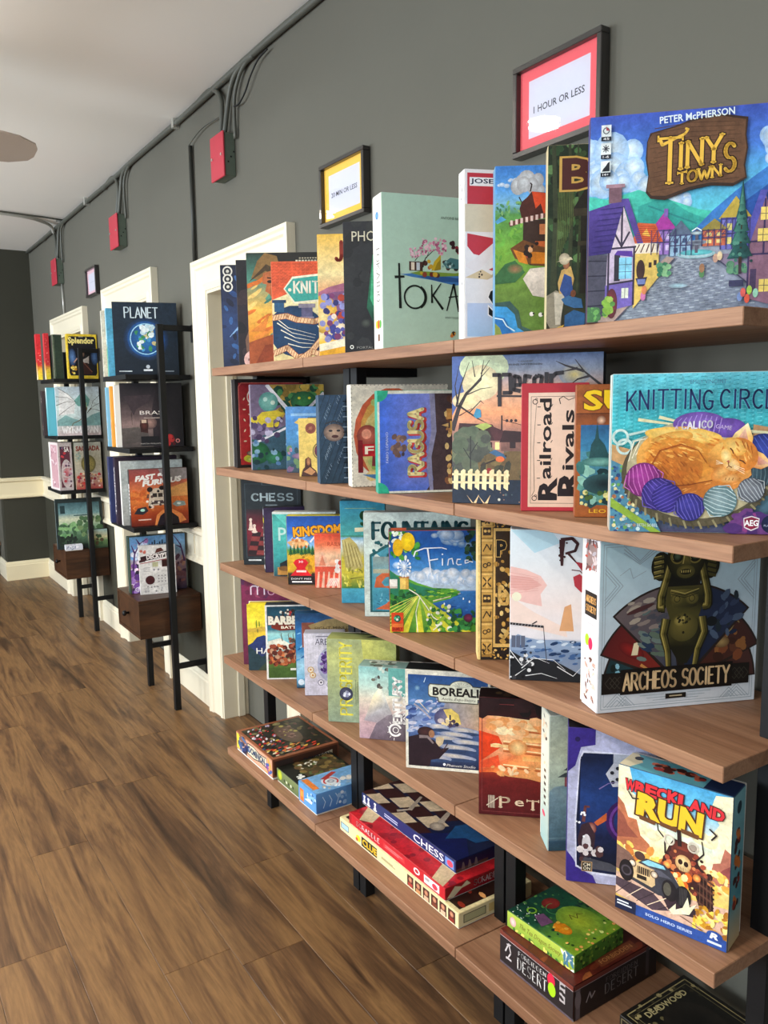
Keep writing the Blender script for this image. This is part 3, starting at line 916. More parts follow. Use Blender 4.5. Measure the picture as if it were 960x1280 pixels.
# ------------------------------------------------------------------ sign frames
def sign_frame(y_far, y_near, z0, z1, mat_col, words, label, tilt=0.0):
    wd, hg = y_far - y_near, z1 - z0
    e = tag(empty('sign_frame', (WX - 0.002, (y_far + y_near) / 2, z0), 0), label, 'sign', 'framed play time signs on the wall')
    hw = wd / 2; b = 0.013; dp = 0.026
    for nm, bx_ in (('frame_rail', (-dp, 0, -hw, hw, 0, b)), ('frame_rail', (-dp, 0, -hw, hw, hg - b, hg)), ('frame_rail', (-dp, 0, -hw, -hw + b, b + .0002, hg - b - .0002)), ('frame_rail', (-dp, 0, hw - b, hw, b + .0002, hg - b - .0002))):
        MB().box(*bx_, 0.0015).obj(nm, plain('frame_black', '#2c2927', 0.3, var=0.1, coat=0.3), e)
    M = Matrix(((0, 0, -1, -0.012), (-1, 0, 0, hw - b), (0, 1, 0, b), (0, 0, 0, 1)))
    a = Art(wd - 2 * b, hg - 2 * b)
    a.rect(0, 0, 1, 1, mat_col)
    a.rect(.115, .14, .885, .86, '#cfcfdb')
    if words: a.text(words, .5, .48, .64, .085, '#33333c', bold=0.012)
    else: a.rect(.25, .49, .75, .515, '#b8b8c4')
    a.build(e, M, 'sheet', 'lettering', INK_MATT, INK_MATT)
    m, nt, bs = nmat('frame_glass') if 'frame_glass' not in MATS else (MATS['frame_glass'], None, None)
    if nt:
        nt.nodes.remove(bs)
        out = [n for n in nt.nodes if n.type == 'OUTPUT_MATERIAL'][0]
        tr = nt.nodes.new('ShaderNodeBsdfTransparent'); gl = nt.nodes.new('ShaderNodeBsdfGlossy'); fr = nt.nodes.new('ShaderNodeFresnel'); mx = nt.nodes.new('ShaderNodeMixShader')
        gl.inputs['Roughness'].default_value = 0.02; fr.inputs['IOR'].default_value = 1.5
        nt.links.new(fr.outputs[0], mx.inputs[0]); nt.links.new(tr.outputs[0], mx.inputs[1]); nt.links.new(gl.outputs[0], mx.inputs[2]); nt.links.new(mx.outputs[0], out.inputs[0])
        MATS['frame_glass'] = m
    mesh_obj('glass', [(-0.016, -hw + b, b), (-0.016, hw - b, b), (-0.016, hw - b, hg - b), (-0.016, -hw + b, hg - b)], [(0, 3, 2, 1)], m, e)
    return e
sign_frame(1.487, 1.222, 2.008, 2.206, '#e4626a', '1 HOUR OR LESS', 'black framed sign with red mat reading 1 hour or less')
sign_frame(2.412, 2.140, 2.020, 2.212, '#f0c050', '20 MIN OR LESS', 'black framed sign with yellow mat reading 20 min or less')
sign_frame(5.512, 5.26, 2.148, 2.322, '#e3bcc4', None, 'small black framed sign with pink mat above the second rack')
# ------------------------------------------------------------------ covers: top shelf
G1 = 'board games standing on the top shelf'
def p_abyss(a):
    a.grad([(0, '#1a2340'), (.4, '#28406f'), (.7, '#1e2a4c'), (1, '#121a30')])
    a.splat(60, 0, .05, 1, .9, .02, .08, ['#2a4a80', '#1c2c52', '#35609a', '#141c36'], .5)
    for i in range(9):
        a.line([(.1 + .05 * i, .30 + .03 * i), (.25 + .05 * i, .42 + .03 * i), (.45 + .04 * i, .45 + .035 * i)], .012, '#7fa6d0', .002)
    for i in range(3):
        a.ell(.10, .94 - .075 * i, .07, None, '#ece8dc'); a.ell(.10, .94 - .075 * i, .05, None, '#23262e'); a.ell(.10, .94 - .075 * i, .022, None, '#d8d4c8')
gbox(('s1', 1.045, 2.545, -33, .23, .327, .036), 'dark blue box with three round icons, leftmost on the top shelf', G1, '#1d2744', p_abyss, lambda a: a.grad([(0, '#27405f'), (.8, '#4a90b0'), (1, '#8fd0dc')]))
def p_dark(a):
    a.grad([(0, '#1b1418'), (.5, '#2c242b'), (1, '#1a1a20')])
    a.splat(30, 0, 0, 1, 1, .03, .12, ['#241c24', '#3a2c30', '#17161c'], 1.3)
    a.poly([(.12, .1), (.35, .3), (.34, .55), (.2, .42), (.1, .25)], '#7a5a4a')
    a.ell(.27, .70, .12, .07, '#b8705c', '#5a3434')
    a.ell(.2, .06, .13, None, '#e5b8ae'); a.rect(.13, .05, .27, .07, '#8a5a54')
gbox(('s1', 1.055, 2.442, -33, .22, .328, .045), 'near-black box with pink round badge low on its front, top shelf', G1, '#1c191e', p_dark)
def p_expl(a):
    a.grad([(0, '#a84a1e'), (.3, '#e89a32'), (.5, '#f0c158'), (.75, '#4f8f7c'), (1, '#2b3a34')])
    a.splat(50, 0, .25, 1, .85, .03, .12, ['#f2b640', '#e8903a', '#f6d27a', '#5c9c84', '#d9742c', '#3f7a6e'], .25, 30)
    a.rect(.25, .86, 1, 1, '#22221f'); a.sx = .62
    a.poly([(.08, .78), (.2, .93), (.34, 1), (.56, .97), (.62, .86), (.4, .83), (.2, .76)], '#8a6a3c')
    a.poly([(.02, .74), (.36, .90), (.64, .83), (.62, .80), (.34, .84)], '#4a3a24')
    a.poly([(.30, .82), (.44, .84), (.62, .80), (.62, .6), (.5, .56), (.40, .64), (.33, .66), (.36, .72), (.28, .73)], '#b9683c')
    a.ell(.42, .745, .05, .014, '#2a1a14'); a.line([(.37, .78), (.46, .775)], .014, '#2a1a14')
    a.poly([(0, 0), (.62, 0), (.62, .30), (.35, .26), (.1, .22), (0, .2)], '#a5532a'); a.poly([(.1, .0), (.6, 0), (.6, .2), (.3, .18)], '#8d3f20')
    a.poly([(.02, .3), (.2, .36), (.4, .46), (.3, .3)], '#d98436')
    a.sx = 1.0
    for q in range(9): a.rect(.60 + .03 * q, .945, .62 + .03 * q, .955, '#b8b098'); a.rect(.56 + .035 * q, .92, .585 + .035 * q, .934, '#d8d0b8')
gbox(('s1', 1.055, 2.362, -33, .27, .337, .05), 'orange and green box with face under brimmed hat, top shelf', G1, '#2c2d2a', p_expl)
def p_knitw(a):
    a.grad([(0, '#e8d79a'), (.6, '#f1e6b0'), (1, '#f4ecc8')])
    a.poly([(0, .62), (.3, .7), (1, .74), (1, 1), (0, 1)], '#e8623c')
    for r_ in range(9):
        for q in range(16):
            a.line([(q / 16, .74 + r_ * .03), (q / 16 + .02, .73 + r_ * .03), (q / 16 + .045, .745 + r_ * .03)], .006, '#c8482c', joint=False)
    a.poly([(.17, .73), (.30, .85), (1.0, .90), (1, .62), (.32, .58)], '#f2ecd0')
    a.poly([(.19, .73), (.31, .83), (1.0, .88), (1, .64), (.33, .60)], '#3fa79c')
    a.ell(.26, .72, .025, None, '#f5f0d8')
    a.stroke('KNIT WIT', .68, .745, .72, .11, .0055, '#f7f2e0', .5, .003)
    for cx, cy, rx, c in ((.35, .30, .42, '#21476f'), (.85, .2, .25, '#21476f')):
        a.ell(cx, cy, rx, rx * .62, c, '#1b3c60', rot=-18)
        for i in range(5): a.line([(cx - rx * .8 + i * .05, cy + .16 - i * .07), (cx - rx * .3 + .05 * i, cy + .04 - i * .05), (cx + rx * .7, cy - .04 - i * .03)], .016, '#f4efdc', .003)
    a.rect(.42, .44, .58, .56, '#5d5a7c'); a.rect(.38, .54, .62, .58, '#8d8799'); a.rect(.4, .42, .6, .45, '#8d8799')
    a.rect(.03, .5, .17, .6, '#2c5a80'); a.rect(0, .59, .2, .62, '#214060')
    for pts in ([(0, .44), (.2, .46), (.35, .42), (.6, .40), (.8, .44), (1, .42)], [(.0, .08), (.2, .14), (.35, .04), (.5, .06), (.7, .22), (1, .38)], [(.35, .0), (.55, .1), (.8, .04), (1, .0)]):
        a.line(pts, .085, '#8a4a2a'); a.line(pts, .07, '#eec79a')
        for (x0, y0), (x1, y1) in zip(pts, pts[1:]):
            for i in range(5): a.line([(x0 + (x1 - x0) * i / 5 - .01, y0 + (y1 - y0) * i / 5 - .03), (x0 + (x1 - x0) * i / 5 + .02, y0 + (y1 - y0) * i / 5 + .03)], .008, '#b05c36')
gbox(('s1', 1.045, 2.170, -33, .2, .282, .045), 'orange box with teal label and blue yarn spools, top shelf', G1, '#e07a50', p_knitw)
def p_vit(a):
    a.grad([(0, '#e0a020'), (.12, '#f0c040'), (.2, '#e9dcb8'), (.55, '#d8a070'), (.68, '#f0dca0'), (1, '#f0c04e')])
    a.ridge([(0, .53), (.2, .57), (.5, .60), (1, .58)], '#a0607a', .3); a.ridge([(0, .50), (.3, .53), (1, .55)], '#7a5078', .3)
    a.ell(.1, .35, .28, .16, '#e8c860', '#c89830'); a.ell(.08, .33, .2, .12, '#f1e0a0', '#d8a840')
    a.splat(60, .05, .14, 1, .50, .04, .075, ['#3b3f8c', '#5258a8', '#2c2f6c', '#7a3a6a', '#8d8fc8', '#b0402e', '#e8d8c8'], 1.0, nn=10)
    a.poly([(0, .10), (1, .19), (1, .0), (0, 0)], '#f0e6c8'); a.poly([(0, .04), (1, .12), (1, .0), (0, 0)], '#e3a828')
    a.stroke('J', .44, .86, .17, .15, .010, '#8a2a1c', .4, .006)
gbox(('s1', 1.045, 1.895, -37, .13, .309, .05), 'yellow box with berries and dark red J, top shelf', G1, '#e8b848', p_vit)
def p_pho(a):
    a.grad([(0, '#1c1d22'), (.6, '#26282a'), (1, '#22242a')])
    a.splat(20, 0, 0, 1, 1, .05, .15, ['#1f2124', '#2a2c2e', '#1a1b1e'], 1)
    a.poly([(.52, .75), (.40, .35), (.55, .2), (.75, .3), (.85, .8)], ['#2f8a62', '#1e5a44', '#123028', '#1e5a44', '#2f8a62'])
    a.poly([(.52, .7), (.46, .42), (.52, .36)], '#48b080')
    a.ell(.38, .23, .09, .035, '#4a5048', '#26282a')
    a.text('PHO', .36, .89, .42, .075, '#cfc8b0'); a.ring(.12, .05, .02, .035, '#e8e8e0'); a.text('PORTAL', .36, .045, .3, .018, '#8d8d88')
gbox(('s1', 1.050, 1.772, -37, .14, .318, .045), 'black box with green cloak and pale PH lettering, top shelf', G1, '#202227', p_pho)
def p_tok(a):
    a.grad([(0, '#bcd8c4'), (.5, '#b6d6c3'), (1, '#b4d5c4')])
    a.poly([(.18, .49), (.4, .505), (.7, .50), (1, .49), (1, .45), (.75, .43), (.5, .46), (.3, .475)], '#3f78b8'); a.poly([(.35, .48), (.6, .49), (.9, .47), (1, .455), (.6, .45)], '#2a5590')
    a.poly([(.28, .50), (.38, .515), (.75, .51), (.92, .53), (.95, .50), (.6, .485), (.4, .485)], '#7a9a3c')
    a.splat(26, .34, .49, .92, .58, .012, .03, ['#6a2a20', '#8a4030', '#2c3030', '#c8a030', '#50302a', '#b86848'], .9)
    a.rect(.27, .515, .41, .575, '#4a2f28'); a.rect(.29, .52, .325, .57, '#e8dcc8'); a.rect(.345, .52, .38, .57, '#c8d4dc')
    a.poly([(.50, .52), (.53, .58), (.60, .63), (.60, .53)], '#c8aa28'); a.poly([(.53, .52), (.56, .57), (.60, .60), (.60, .53)], '#9a8420')
    a.line([(.40, .53), (.44, .60), (.52, .65), (.58, .67)], .012, '#2c241f', .003); a.line([(.33, .58), (.38, .62), (.42, .65)], .007, '#2c241f', .002); a.line([(.45, .60), (.50, .68)], .006, '#2c241f', .002)
    a.splat(55, .40, .63, .66, .73, .008, .02, ['#c87a9a', '#e0a8bc', '#b05c80', '#ecc8d4'], .8); a.splat(30, .28, .60, .42, .665, .008, .018, ['#c87a9a', '#e0a8bc', '#ecc8d4'], .8)
    for x_, y_ in ((.72, .695), (.78, .665)): a.splat(7, x_ - .02, y_ - .02, x_ + .03, y_ + .015, .012, .022, ['#3a1f26', '#8a2a38', '#20282a'])
    a.poly([(.62, .57), (.70, .61), (.80, .6), (.86, .56), (.8, .54), (.66, .54)], '#4a7a80'); a.splat(12, .62, .55, .86, .6, .01, .02, ['#86aeb0', '#2f5558', '#c8d8d8'])
    # brushed title
    k = '#141c18'
    a.cur = 'title'
    def br(pts, w, w2=None): a.line(pts, w, k, w2)
    br([(.165, .56), (.175, .27)], .018, .028); br([(.12, .47), (.22, .475)], .026, .02)
    a.ring(.325, .345, .098, .115, k, 30); a.ring(.330, .345, .098, .122, k, 20, -60, 60)
    br([(.50, .43), (.505, .31)], .012, .022); br([(.60, .44), (.515, .36), (.62, .27)], .010, .026)
    br([(.66, .26), (.735, .44)], .012, .018); br([(.735, .44), (.79, .255)], .02, .02); br([(.68, .35), (.78, .36)], .012)
    br([(.84, .42), (.84, .27)], .012)
    br([(.90, .42), (.90, .27)], .014); br([(.90, .42), (1, .38), (1, .28)], .012)
    a.cur = 'print'
    a.text('ANTOINE BAUZA - NAIADE', .80, .865, .4, .018, '#5d6a60'); a.text('WWW.TOKAIDO', .72, .215, .16, .014, '#6c7a70')
    a.splat(9, .71, .09, .76, .12, .008, .02, ['#c8702c', '#3a2a20', '#d8a040'])
def p_tok_s(a):
    a.rect(0, 0, 1, 1, '#eceae0')
    a.stroke('TOKAIDO', .5, .5, .36, .42, .0022, '#3a3230', .6, rot=-90)
    a.ell(.45, .87, .16, .03, '#6fb0dc', '#3f78b8', rot=70)
    a.ell(.28, .17, .15, .028, '#f0c820'); a.ell(.5, .17, .17, .03, '#e0642c'); a.ell(.72, .17, .13, .028, '#58a848')
    a.rect(.4, .06, .62, .105, '#6a3a24')
gbox(('s1', 1.055, 1.606, -13.3, .245, .353, .065), 'pale mint box with blossom tree scene and brushed black title', G1, '#c4dccb', p_tok, p_tok_s, flat=True)
def p_joe(a):
    a.rect(0, 0, 1, 1, '#e9e6e8')
    a.rect(.04, .80, .96, .98, '#c23a48'); a.rect(.0, .64, 1, .80, '#d8cdb4')
    a.poly([(.04, .63), (.60, .60), (.28, .50), (.15, .51), (.04, .555)], '#c23a48')
    a.poly([(0, .44), (.24, .50), (.62, .61), (.66, .56), (.2, .40)], '#e8e2e4'); a.poly([(0, .37), (.30, .42), (.52, .38), (.66, .50), (.62, .44), (.4, .36)], '#d8c4a0')
    a.poly([(.42, .42), (.62, .45), (.62, .40)], '#c23a48')
    a.splat(4, .24, .37, .30, .41, .01, .02, ['#3a2a28'])
    a.rect(.04, .02, .96, .22, '#a8c8e8', '#c0cdea')
    a.rect(.08, .905, .96, .955, '#f0f0f4'); a.text('JOSEPH N', .52, .93, .84, .034, '#1c2848', bold=.02)
    a.text('K', .70, .39, .16, .17, '#15171c', bold=.02, ol='#f4f2f4'); a.text('S', .55, .22, .22, .155, '#15171c', bold=.03, ol='#f4f2f4')
gbox(('s1', 1.050, 1.300, -22, .118, .330, .045), 'white box with red panels and large black S, top shelf', G1, '#e8e5e2', p_joe, lambda a: (a.rect(0, 0, 1, 1, '#e8e5e2'), a.splat(12, .2, .3, .8, .95, .03, .1, ['#b8b0ae', '#8a8a90'])), flat=True)
def p_green(a):
    a.grad([(0, '#5a7a34'), (.26, '#6a8a3c'), (.5, '#74a83e'), (.72, '#5c9a50'), (.78, '#7fb8d8'), (.86, '#5aa0e4'), (1, '#3f7fd0')])
    a.cloud(.10, .89, .05, '#dfe8f0', '#9fc0e4', 4); a.cloud(.20, .91, .05, '#dfe8f0', '#9fc0e4', 4); a.cloud(.32, .87, .13, '#d2d8de', '#a8a8ac', 8, .8)
    a.splat(40, 0, .70, .4, .79, .012, .03, ['#4a8a5c', '#6aa860', '#3a7450', '#88b870'], .5)
    a.poly([(0, .68), (.06, .71), (.11, .69), (.02, .665)], '#58a8d8')
    a.splat(30, 0, .45, .35, .68, .02, .05, ['#7ab648', '#8cc454', '#5e9a3a', '#6cae46'], .4)
    # tower with red dome, balcony rail
    a.poly([(.27, .46), (.28, .68), (.75, .70), (.75, .40), (.35, .42)], '#3c2a24')
    a.poly([(.24, .75), (.26, .79), (.32, .82), (.36, .85), (.52, .84), (.75, .80), (.75, .70), (.26, .70)], '#4a241e')
    a.poly([(.36, .85), (.40, .75), (.45, .78), (.48, .72), (.60, .74), (.6, .83)], '#cf4a26')
    a.line([(.345, .85), (.36, .89), (.345, .90)], .012, '#2a1814'); a.line([(.26, .79), (.235, .82)], .010, '#2a1814')
    a.line([(.14, .66), (.30, .69), (.75, .735)], .045, '#6a3c34'); 
    for i in range(12): a.rect(.15 + .05 * i, .655 + .006 * i, .175 + .05 * i, .685 + .006 * i, '#e4c8c0')
    a.rect(.44, .60, .75, .66, '#c87a4c'); a.rect(.40, .48, .50, .56, '#c06030')
    a.poly([(.15, .52), (.28, .57), (.45, .53), (.75, .5), (.75, .40), (.38, .42), (.20, .46)], '#6a4222'); a.poly([(.18, .515), (.30, .49), (.33, .425), (.24, .44)], '#d8862a'); a.poly([(.36, .50), (.75, .48), (.75, .42), (.36, .43)], '#c8761f')
    a.splat(8, .3, .47, .42, .56, .015, .035, ['#b0503a', '#2a1c1a', '#e0a878'])
    a.poly([(0, .36), (.1, .43), (.2, .45), (.3, .38), (.2, .32), (0, .31)], '#3c6a40'); a.ell(.2, .40, .08, .03, '#9a6a50', '#4c6a40')
    a.poly([(.28, .34), (.35, .40), (.75, .42), (.75, .2), (.38, .24)], '#dcd0c4')
    a.poly([(0, .2), (.15, .21), (.24, .15), (.27, .06), (.42, .02), (.75, .03), (.75, 0), (0, 0)], '#3c5a54')
    a.poly([(0, .18), (.12, .175), (.2, .13), (.23, .05), (.36, .0), (0, 0)], '#3f9ad8'); a.poly([(0, .12), (.1, .11), (.15, .05), (.2, 0), (0, 0)], '#2a72b8')
    a.line([(0, .11), (.08, .10), (.12, .06), (.2, .03)], .012, '#d8f0f8'); a.poly([(0, .08), (.05, .05), (.08, 0), (0, 0)], '#8a9a4a')
    for x_, y_ in ((.37, .13), (.46, .125)): a.ell(x_, y_, .022, None, '#e8e4dc'); a.ell(x_ + .02, y_ + .003, .01, None, '#2c2824')
gbox(('s1', 1.050, 1.210, -36, .19, .313, .045), 'green landscape box with red domed tower over a river, top shelf', G1, '#5f93b8', p_green)
def p_forest(a):
    a.grad([(0, '#34301f'), (.3, '#2c3a28'), (.6, '#25331f'), (1, '#1f2c1c')])
    a.splat(130, 0, .35, 1, 1, .02, .07, ['#2f4a2c', '#44683c', '#1e2c1a', '#5a7c4a', '#384c2c', '#182014'], .8)
    for x_, w_ in ((.07, .07), (.24, .05), (.33, .03)): a.line([(x_, .2), (x_ + .02, .6), (x_ - .01, 1)], w_, '#39402a', w_ * .6)
    for i in range(14): a.line([(.1 + .015 * i, .35 + .02 * i), (.12 + .012 * i, .75)], .006, '#5d6c3a')
    a.poly([(.28, .66), (.42, .78), (.7, .82), (.7, .2), (.36, .2), (.36, .62)], '#26231c'); a.rect(.28, .62, .7, .66, '#3c3628'); a.rect(.33, .46, .7, .485, '#3c3628'); a.rect(.38, .3, .7, .44, '#1a1814')
    a.cur = 'title'
    a.text('B', .32, .845, .30, .155, '#4a2420', bold=.03, ol='#c8a050', olw=.045)
    a.cur = 'print'
    # seated worker, white cap, blue overalls, barrel
    a.ell(.05, .13, .08, None, '#8a6a40', '#5a4428'); a.ring(.05, .13, .06, .08, '#3a2c1c')
    a.poly([(.0, .19), (.1, .22), (.18, .2), (.16, .02), (.05, .0), (0, .05)], '#8c8470'); a.poly([(.08, .21), (.2, .20), (.15, .03), (.10, .03)], '#c4bca8')
    a.poly([(.12, .26), (.16, .33), (.26, .35), (.30, .28), (.26, .2), (.14, .2)], '#c8a460'); a.poly([(.14, .22), (.19, .31), (.27, .29), (.29, .20), (.2, .18)], '#34508c')
    a.poly([(.16, .17), (.24, .19), (.38, .17), (.40, .12), (.30, .12), (.2, .14)], '#3c6a98'); a.poly([(.2, .08), (.3, .11), (.42, .09), (.42, .03), (.3, .01), (.2, .02)], '#2f5a88')
    a.ell(.21, .36, .035, .026, '#b07a58', '#8a583c'); a.ell(.19, .39, .06, .032, '#d8ccb0', '#a89c80'); a.poly([(.10, .375), (.28, .385), (.26, .40)], '#c8bc9c')
    a.ell(.29, .20, .03, .02, '#7a4a30'); a.poly([(.05, .0), (.2, .03), (.16, .0)], '#d8b048')
gbox(('s1', 1.050, 1.072, -40, .16, .314, .045), 'dark forest box with maroon B and seated worker in blue, top shelf', G1, '#c9b98f', p_forest)
def p_tiny(a):
    a.grad([(0, '#7d8798'), (.38, '#8c93a8'), (.52, '#5fc8d8'), (.7, '#5fb4e8'), (.82, '#4a7cd4'), (1, '#4058b8')])
    for x_, y_, r_ in ((.10, .80, .13), (.13, .70, .12), (.05, .66, .1), (.34, .62, .09), (.42, .56, .07), (.93, .82, .09), (.97, .73, .07)):
        a.cloud(x_, y_, r_, '#e6f4f8', '#9cc4ee', 7, .8)
    a.ridge([(0, .62), (.1, .60), (.25, .64), (.4, .585), (.55, .53), (.7, .50), (1, .5)], '#4cc8b0', .35, '#3aa8a8')
    a.ridge([(.25, .56), (.38, .60), (.5, .52), (.62, .47)], '#38a89c', .35, '#2f9894')
    for i in range(12): a.line([(.3 + .02 * i, .56 - .008 * i), (.325 + .02 * i, .55 - .008 * i)], .008, '#2c8c8c')
    a.ridge([(.52, .42), (.62, .52), (.72, .60), (.8, .66), (.92, .74), (1, .80)], '#3f7cc8', .3, '#4c94d0'); a.ridge([(.62, .40), (.78, .56), (.9, .64), (1, .70)], '#2f5cae', .3)
    # street
    a.poly([(.12, 0), (.46, .30), (.60, .30), (1, .02), (1, 0)], ['#8894a2', '#a4acb8', '#9ca4b4', '#707a90', '#7a8498'])
    a.poly([(.4, .30), (.75, .30), (.75, .36), (.4, .36)], '#a0a8b8')
    for j in range(26):
        y_ = .29 * (j / 26) ** 1.1; hw = .40 - y_ * 1.15
        for q in range(12):
            x_ = .52 + (-hw + 2 * hw * (q + .5 * (j % 2)) / 12)
            a.line([(x_, y_), (x_ + .03 * (1 - y_ * 2), y_ + .001)], .004, '#6d7888' if (j + q) % 3 else '#b8c4cc', joint=False)
    a.poly([(0, 0), (.14, 0), (.44, .30), (.40, .31), (.2, .14), (0, .05)], '#b09a90'); a.poly([(1, .02), (.62, .31), (.70, .31), (1, .16)], '#8a7c94')
    a.line([(.14, 0), (.44, .30)], .006, '#5a5868'); a.line([(.62, .31), (.97, .03)], .006, '#4c4a62')
    # background houses
    a.house(.32, .32, .12, .20, '#a07cc8', '#a83c9c', '#d8c8f0', '#5c4484'); a.rect(.38, .50, .40, .54, '#7c5ca8')
    a.house(.41, .31, .11, .17, '#9cc0dc', '#5c6c84', '#4c6488', '#4a5478'); a.house(.66, .33, .14, .25, '#7474c0', '#c0a848', '#e8dc88', '#46468c'); a.house(.57, .35, .12, .13, '#c86c50', '#a09048', '#f0dc90', '#5c4450')
    # fountain
    a.ell(.545, .315, .095, .022, '#d8ecf0', '#8cb4bc'); a.ell(.545, .322, .08, .014, '#6ccfd0', '#58a8b4'); a.rect(.538, .32, .553, .43, '#5c5868'); a.ell(.545, .37, .05, .012, '#4c4c5c', '#8c98a8'); a.ell(.545, .415, .03, .009, '#c8dce0', '#70808c'); a.line([(.52, .425), (.545, .44), (.57, .425)], .006, '#e8f8fc')
    # yellow house with red roof
    a.poly([(.235, .06), (.235, .38), (.36, .37), (.36, .21)], '#e4c468'); a.poly([(.235, .33), (.235, .385), (.36, .375), (.36, .33)], '#e8dcc8')
    for i in range(5): a.line([(.24 + .028 * i, .335), (.262 + .024 * i, .375)], .006, '#5a3a30')
    a.poly([(.225, .38), (.25, .48), (.34, .47), (.38, .38)], '#d8643c'); a.poly([(.27, .42), (.295, .45), (.315, .41)], '#f0c858'); a.ell(.27, .25, .022, .05, '#46302c'); a.rect(.31, .26, .325, .285, '#3c2c2c'); a.rect(.335, .27, .35, .295, '#3c2c2c')
    # left timbered house
    a.poly([(0, .02), (0, .34), (.10, .33), (.10, .03)], '#4c4c5c')
    for i in range(4): a.line([(0, .08 + .075 * i), (.10, .085 + .072 * i)], .007, '#2c2c3c')
    a.poly([(.09, .05), (.10, .36), (.235, .36), (.235, .08)], '#c8b8d0'); a.poly([(.09, .05), (.09, .18), (.235, .20), (.235, .08)], '#7464b4')
    a.poly([(.10, .36), (.17, .58), (.245, .36)], '#d0c0cc')
    for p_ in ([(.10, .36), (.245, .365)], [(.17, .57), (.17, .36)], [(.13, .44), (.17, .37), (.21, .44)], [(.105, .05), (.105, .36)], [(.235, .08), (.235, .36)], [(.10, .185), (.235, .20)]): a.line(p_, .010, '#3c3448')
    a.poly([(0, .33), (0, .55), (.185, .60), (.115, .34)], ['#3c2f74', '#4c3a88', '#5a4898', '#3c2f74']); a.poly([(.165, .60), (.20, .60), (.28, .38), (.25, .38)], '#5a4898')
    a.poly([(.10, .58), (.10, .66), (.165, .665), (.165, .585)], '#7c5c68'); a.rect(.085, .655, .18, .672, '#a88490')
    a.rect(.135, .20, .165, .33, '#34303c'); a.rect(.16, .21, .225, .315, '#8cd4f0'); 
    for i in range(1, 3): a.line([(.16, .21 + .035 * i), (.225, .21 + .035 * i)], .003, '#4c6484')
    a.line([(.193, .21), (.193, .315)], .003, '#4c6484'); a.poly([(.135, .33), (.23, .315), (.225, .345), (.15, .35)], '#5c3c9c')
    a.ell(.125, .09, .03, .075, '#8c3c44', '#5c2c34'); a.rect(.175, .115, .21, .165, '#e8f0dc'); a.line([(.1925, .115), (.1925, .165)], .003, '#3c3c5c')
    a.poly([(.245, .21), (.305, .215), (.29, .17), (.26, .17)], '#38344c'); a.rect(.255, .18, .295, .205, '#7c8cc8')
    a.splat(22, .0, .0, .05, .06, .012, .025, ['#4c7c4c', '#6ca85c', '#345c40']); a.splat(20, .09, .03, .13, .12, .010, .02, ['#88b848', '#5c9448', '#a8cc5c']); a.splat(14, .36, .21, .42, .27, .01, .02, ['#5c9c74', '#3c7c5c', '#8cc08c'])
    # pine and right houses
    a.tree(.76, .24, .13, .36, '#2c5c5c', '#1c4444'); a.tree(.76, .30, .09, .30, '#3c7468', '#2c5454'); a.splat(16, .70, .22, .82, .26, .012, .022, ['#3c6c5c', '#5c8c6c'])
    a.poly([(.80, .09), (.80, .36), (.87, .58), (.93, .36), (.94, .05)], '#8a6478'); a.poly([(.76, .34), (.845, .60), (.88, .60), (.80, .34)], '#5858b0')
    for p_ in ([(.80, .30), (.94, .30)], [(.80, .36), (.94, .36)], [(.87, .30), (.87, .56)], [(.80, .1), (.80, .36)]): a.line(p_, .009, '#3c3058')
    for x_, y_ in ((.85, .46), (.84, .36), (.855, .12)): a.rect(x_, y_, x_ + .05, y_ + .06, '#f4d870'); a.line([(x_ + .025, y_), (x_ + .025, y_ + .06)], .003, '#5c4450'); a.line([(x_, y_ + .03), (x_ + .05, y_ + .03)], .003, '#5c4450')
    a.rect(.81, .12, .84, .23, '#4c3c5c')
    a.poly([(.93, .04), (.93, .62), (1, .62), (1, .02)], ['#3c2c74', '#4c4c98', '#3c3c8c', '#2c2464'])
    a.poly([(.93, .66), (1, .90), (1, .64)], '#943c6c'); a.rect(.94, .58, 1, .62, '#2c2c5c')
    for y_ in (.53, .37): 
        for i in range(3): a.rect(.945 + .02 * i, y_, .96 + .02 * i, y_ + .055, '#f0cc60')
    a.splat(12, .94, .12, .99, .24, .012, .02, ['#2c4c54', '#1c3444'])
    for (x0, y0, x1, y1, n_) in ((.32, .32, .44, .44, 4), (.41, .31, .52, .41, 4), (.57, .35, .69, .43, 4), (.66, .33, .80, .48, 5)):
        for q in range(n_ + 1): a.line([(x0 + (x1 - x0) * q / n_, y0), (x0 + (x1 - x0) * q / n_, y1)], .004, '#46406c')
        a.line([(x0, y0 + (y1 - y0) * .5), (x1, y0 + (y1 - y0) * .5)], .004, '#46406c')
        for q in range(n_): a.line([(x0 + (x1 - x0) * q / n_, y0 + (y1 - y0) * .5), (x0 + (x1 - x0) * (q + 1) / n_, y1)], .003, '#46406c')
    for q in range(9): a.line([(.01 + .006 * q, .345 + .026 * q), (.115 + .008 * q, .352 + .026 * q)], .003, '#33286a')
    for q in range(8): a.line([(.235 + .003 * q, .392 + .01 * q), (.365 - .004 * q, .388 + .01 * q)], .003, '#a8442c')
    for q in range(7): a.line([(.94, .66 + .0), (.94 + .009 * q, .66), (1, .72 + .025 * q)], .003, '#6c2450')
    a.tree(.76, .25, .12, .34, '#35706a', '#1c4444'); a.tree(.76, .33, .085, .27, '#4a8878', '#24504c'); a.tree(.76, .42, .05, .18, '#5a9884', '#2c5c54')
    a.rect(.753, .21, .767, .26, '#3c2c38'); a.splat(30, .70, .26, .82, .52, .006, .012, ['#5a9884', '#1c4444', '#3c7468'], 1, None, 6, lambda x, y: abs(x - .76) < .06 * (1 - (y - .25) / .32))
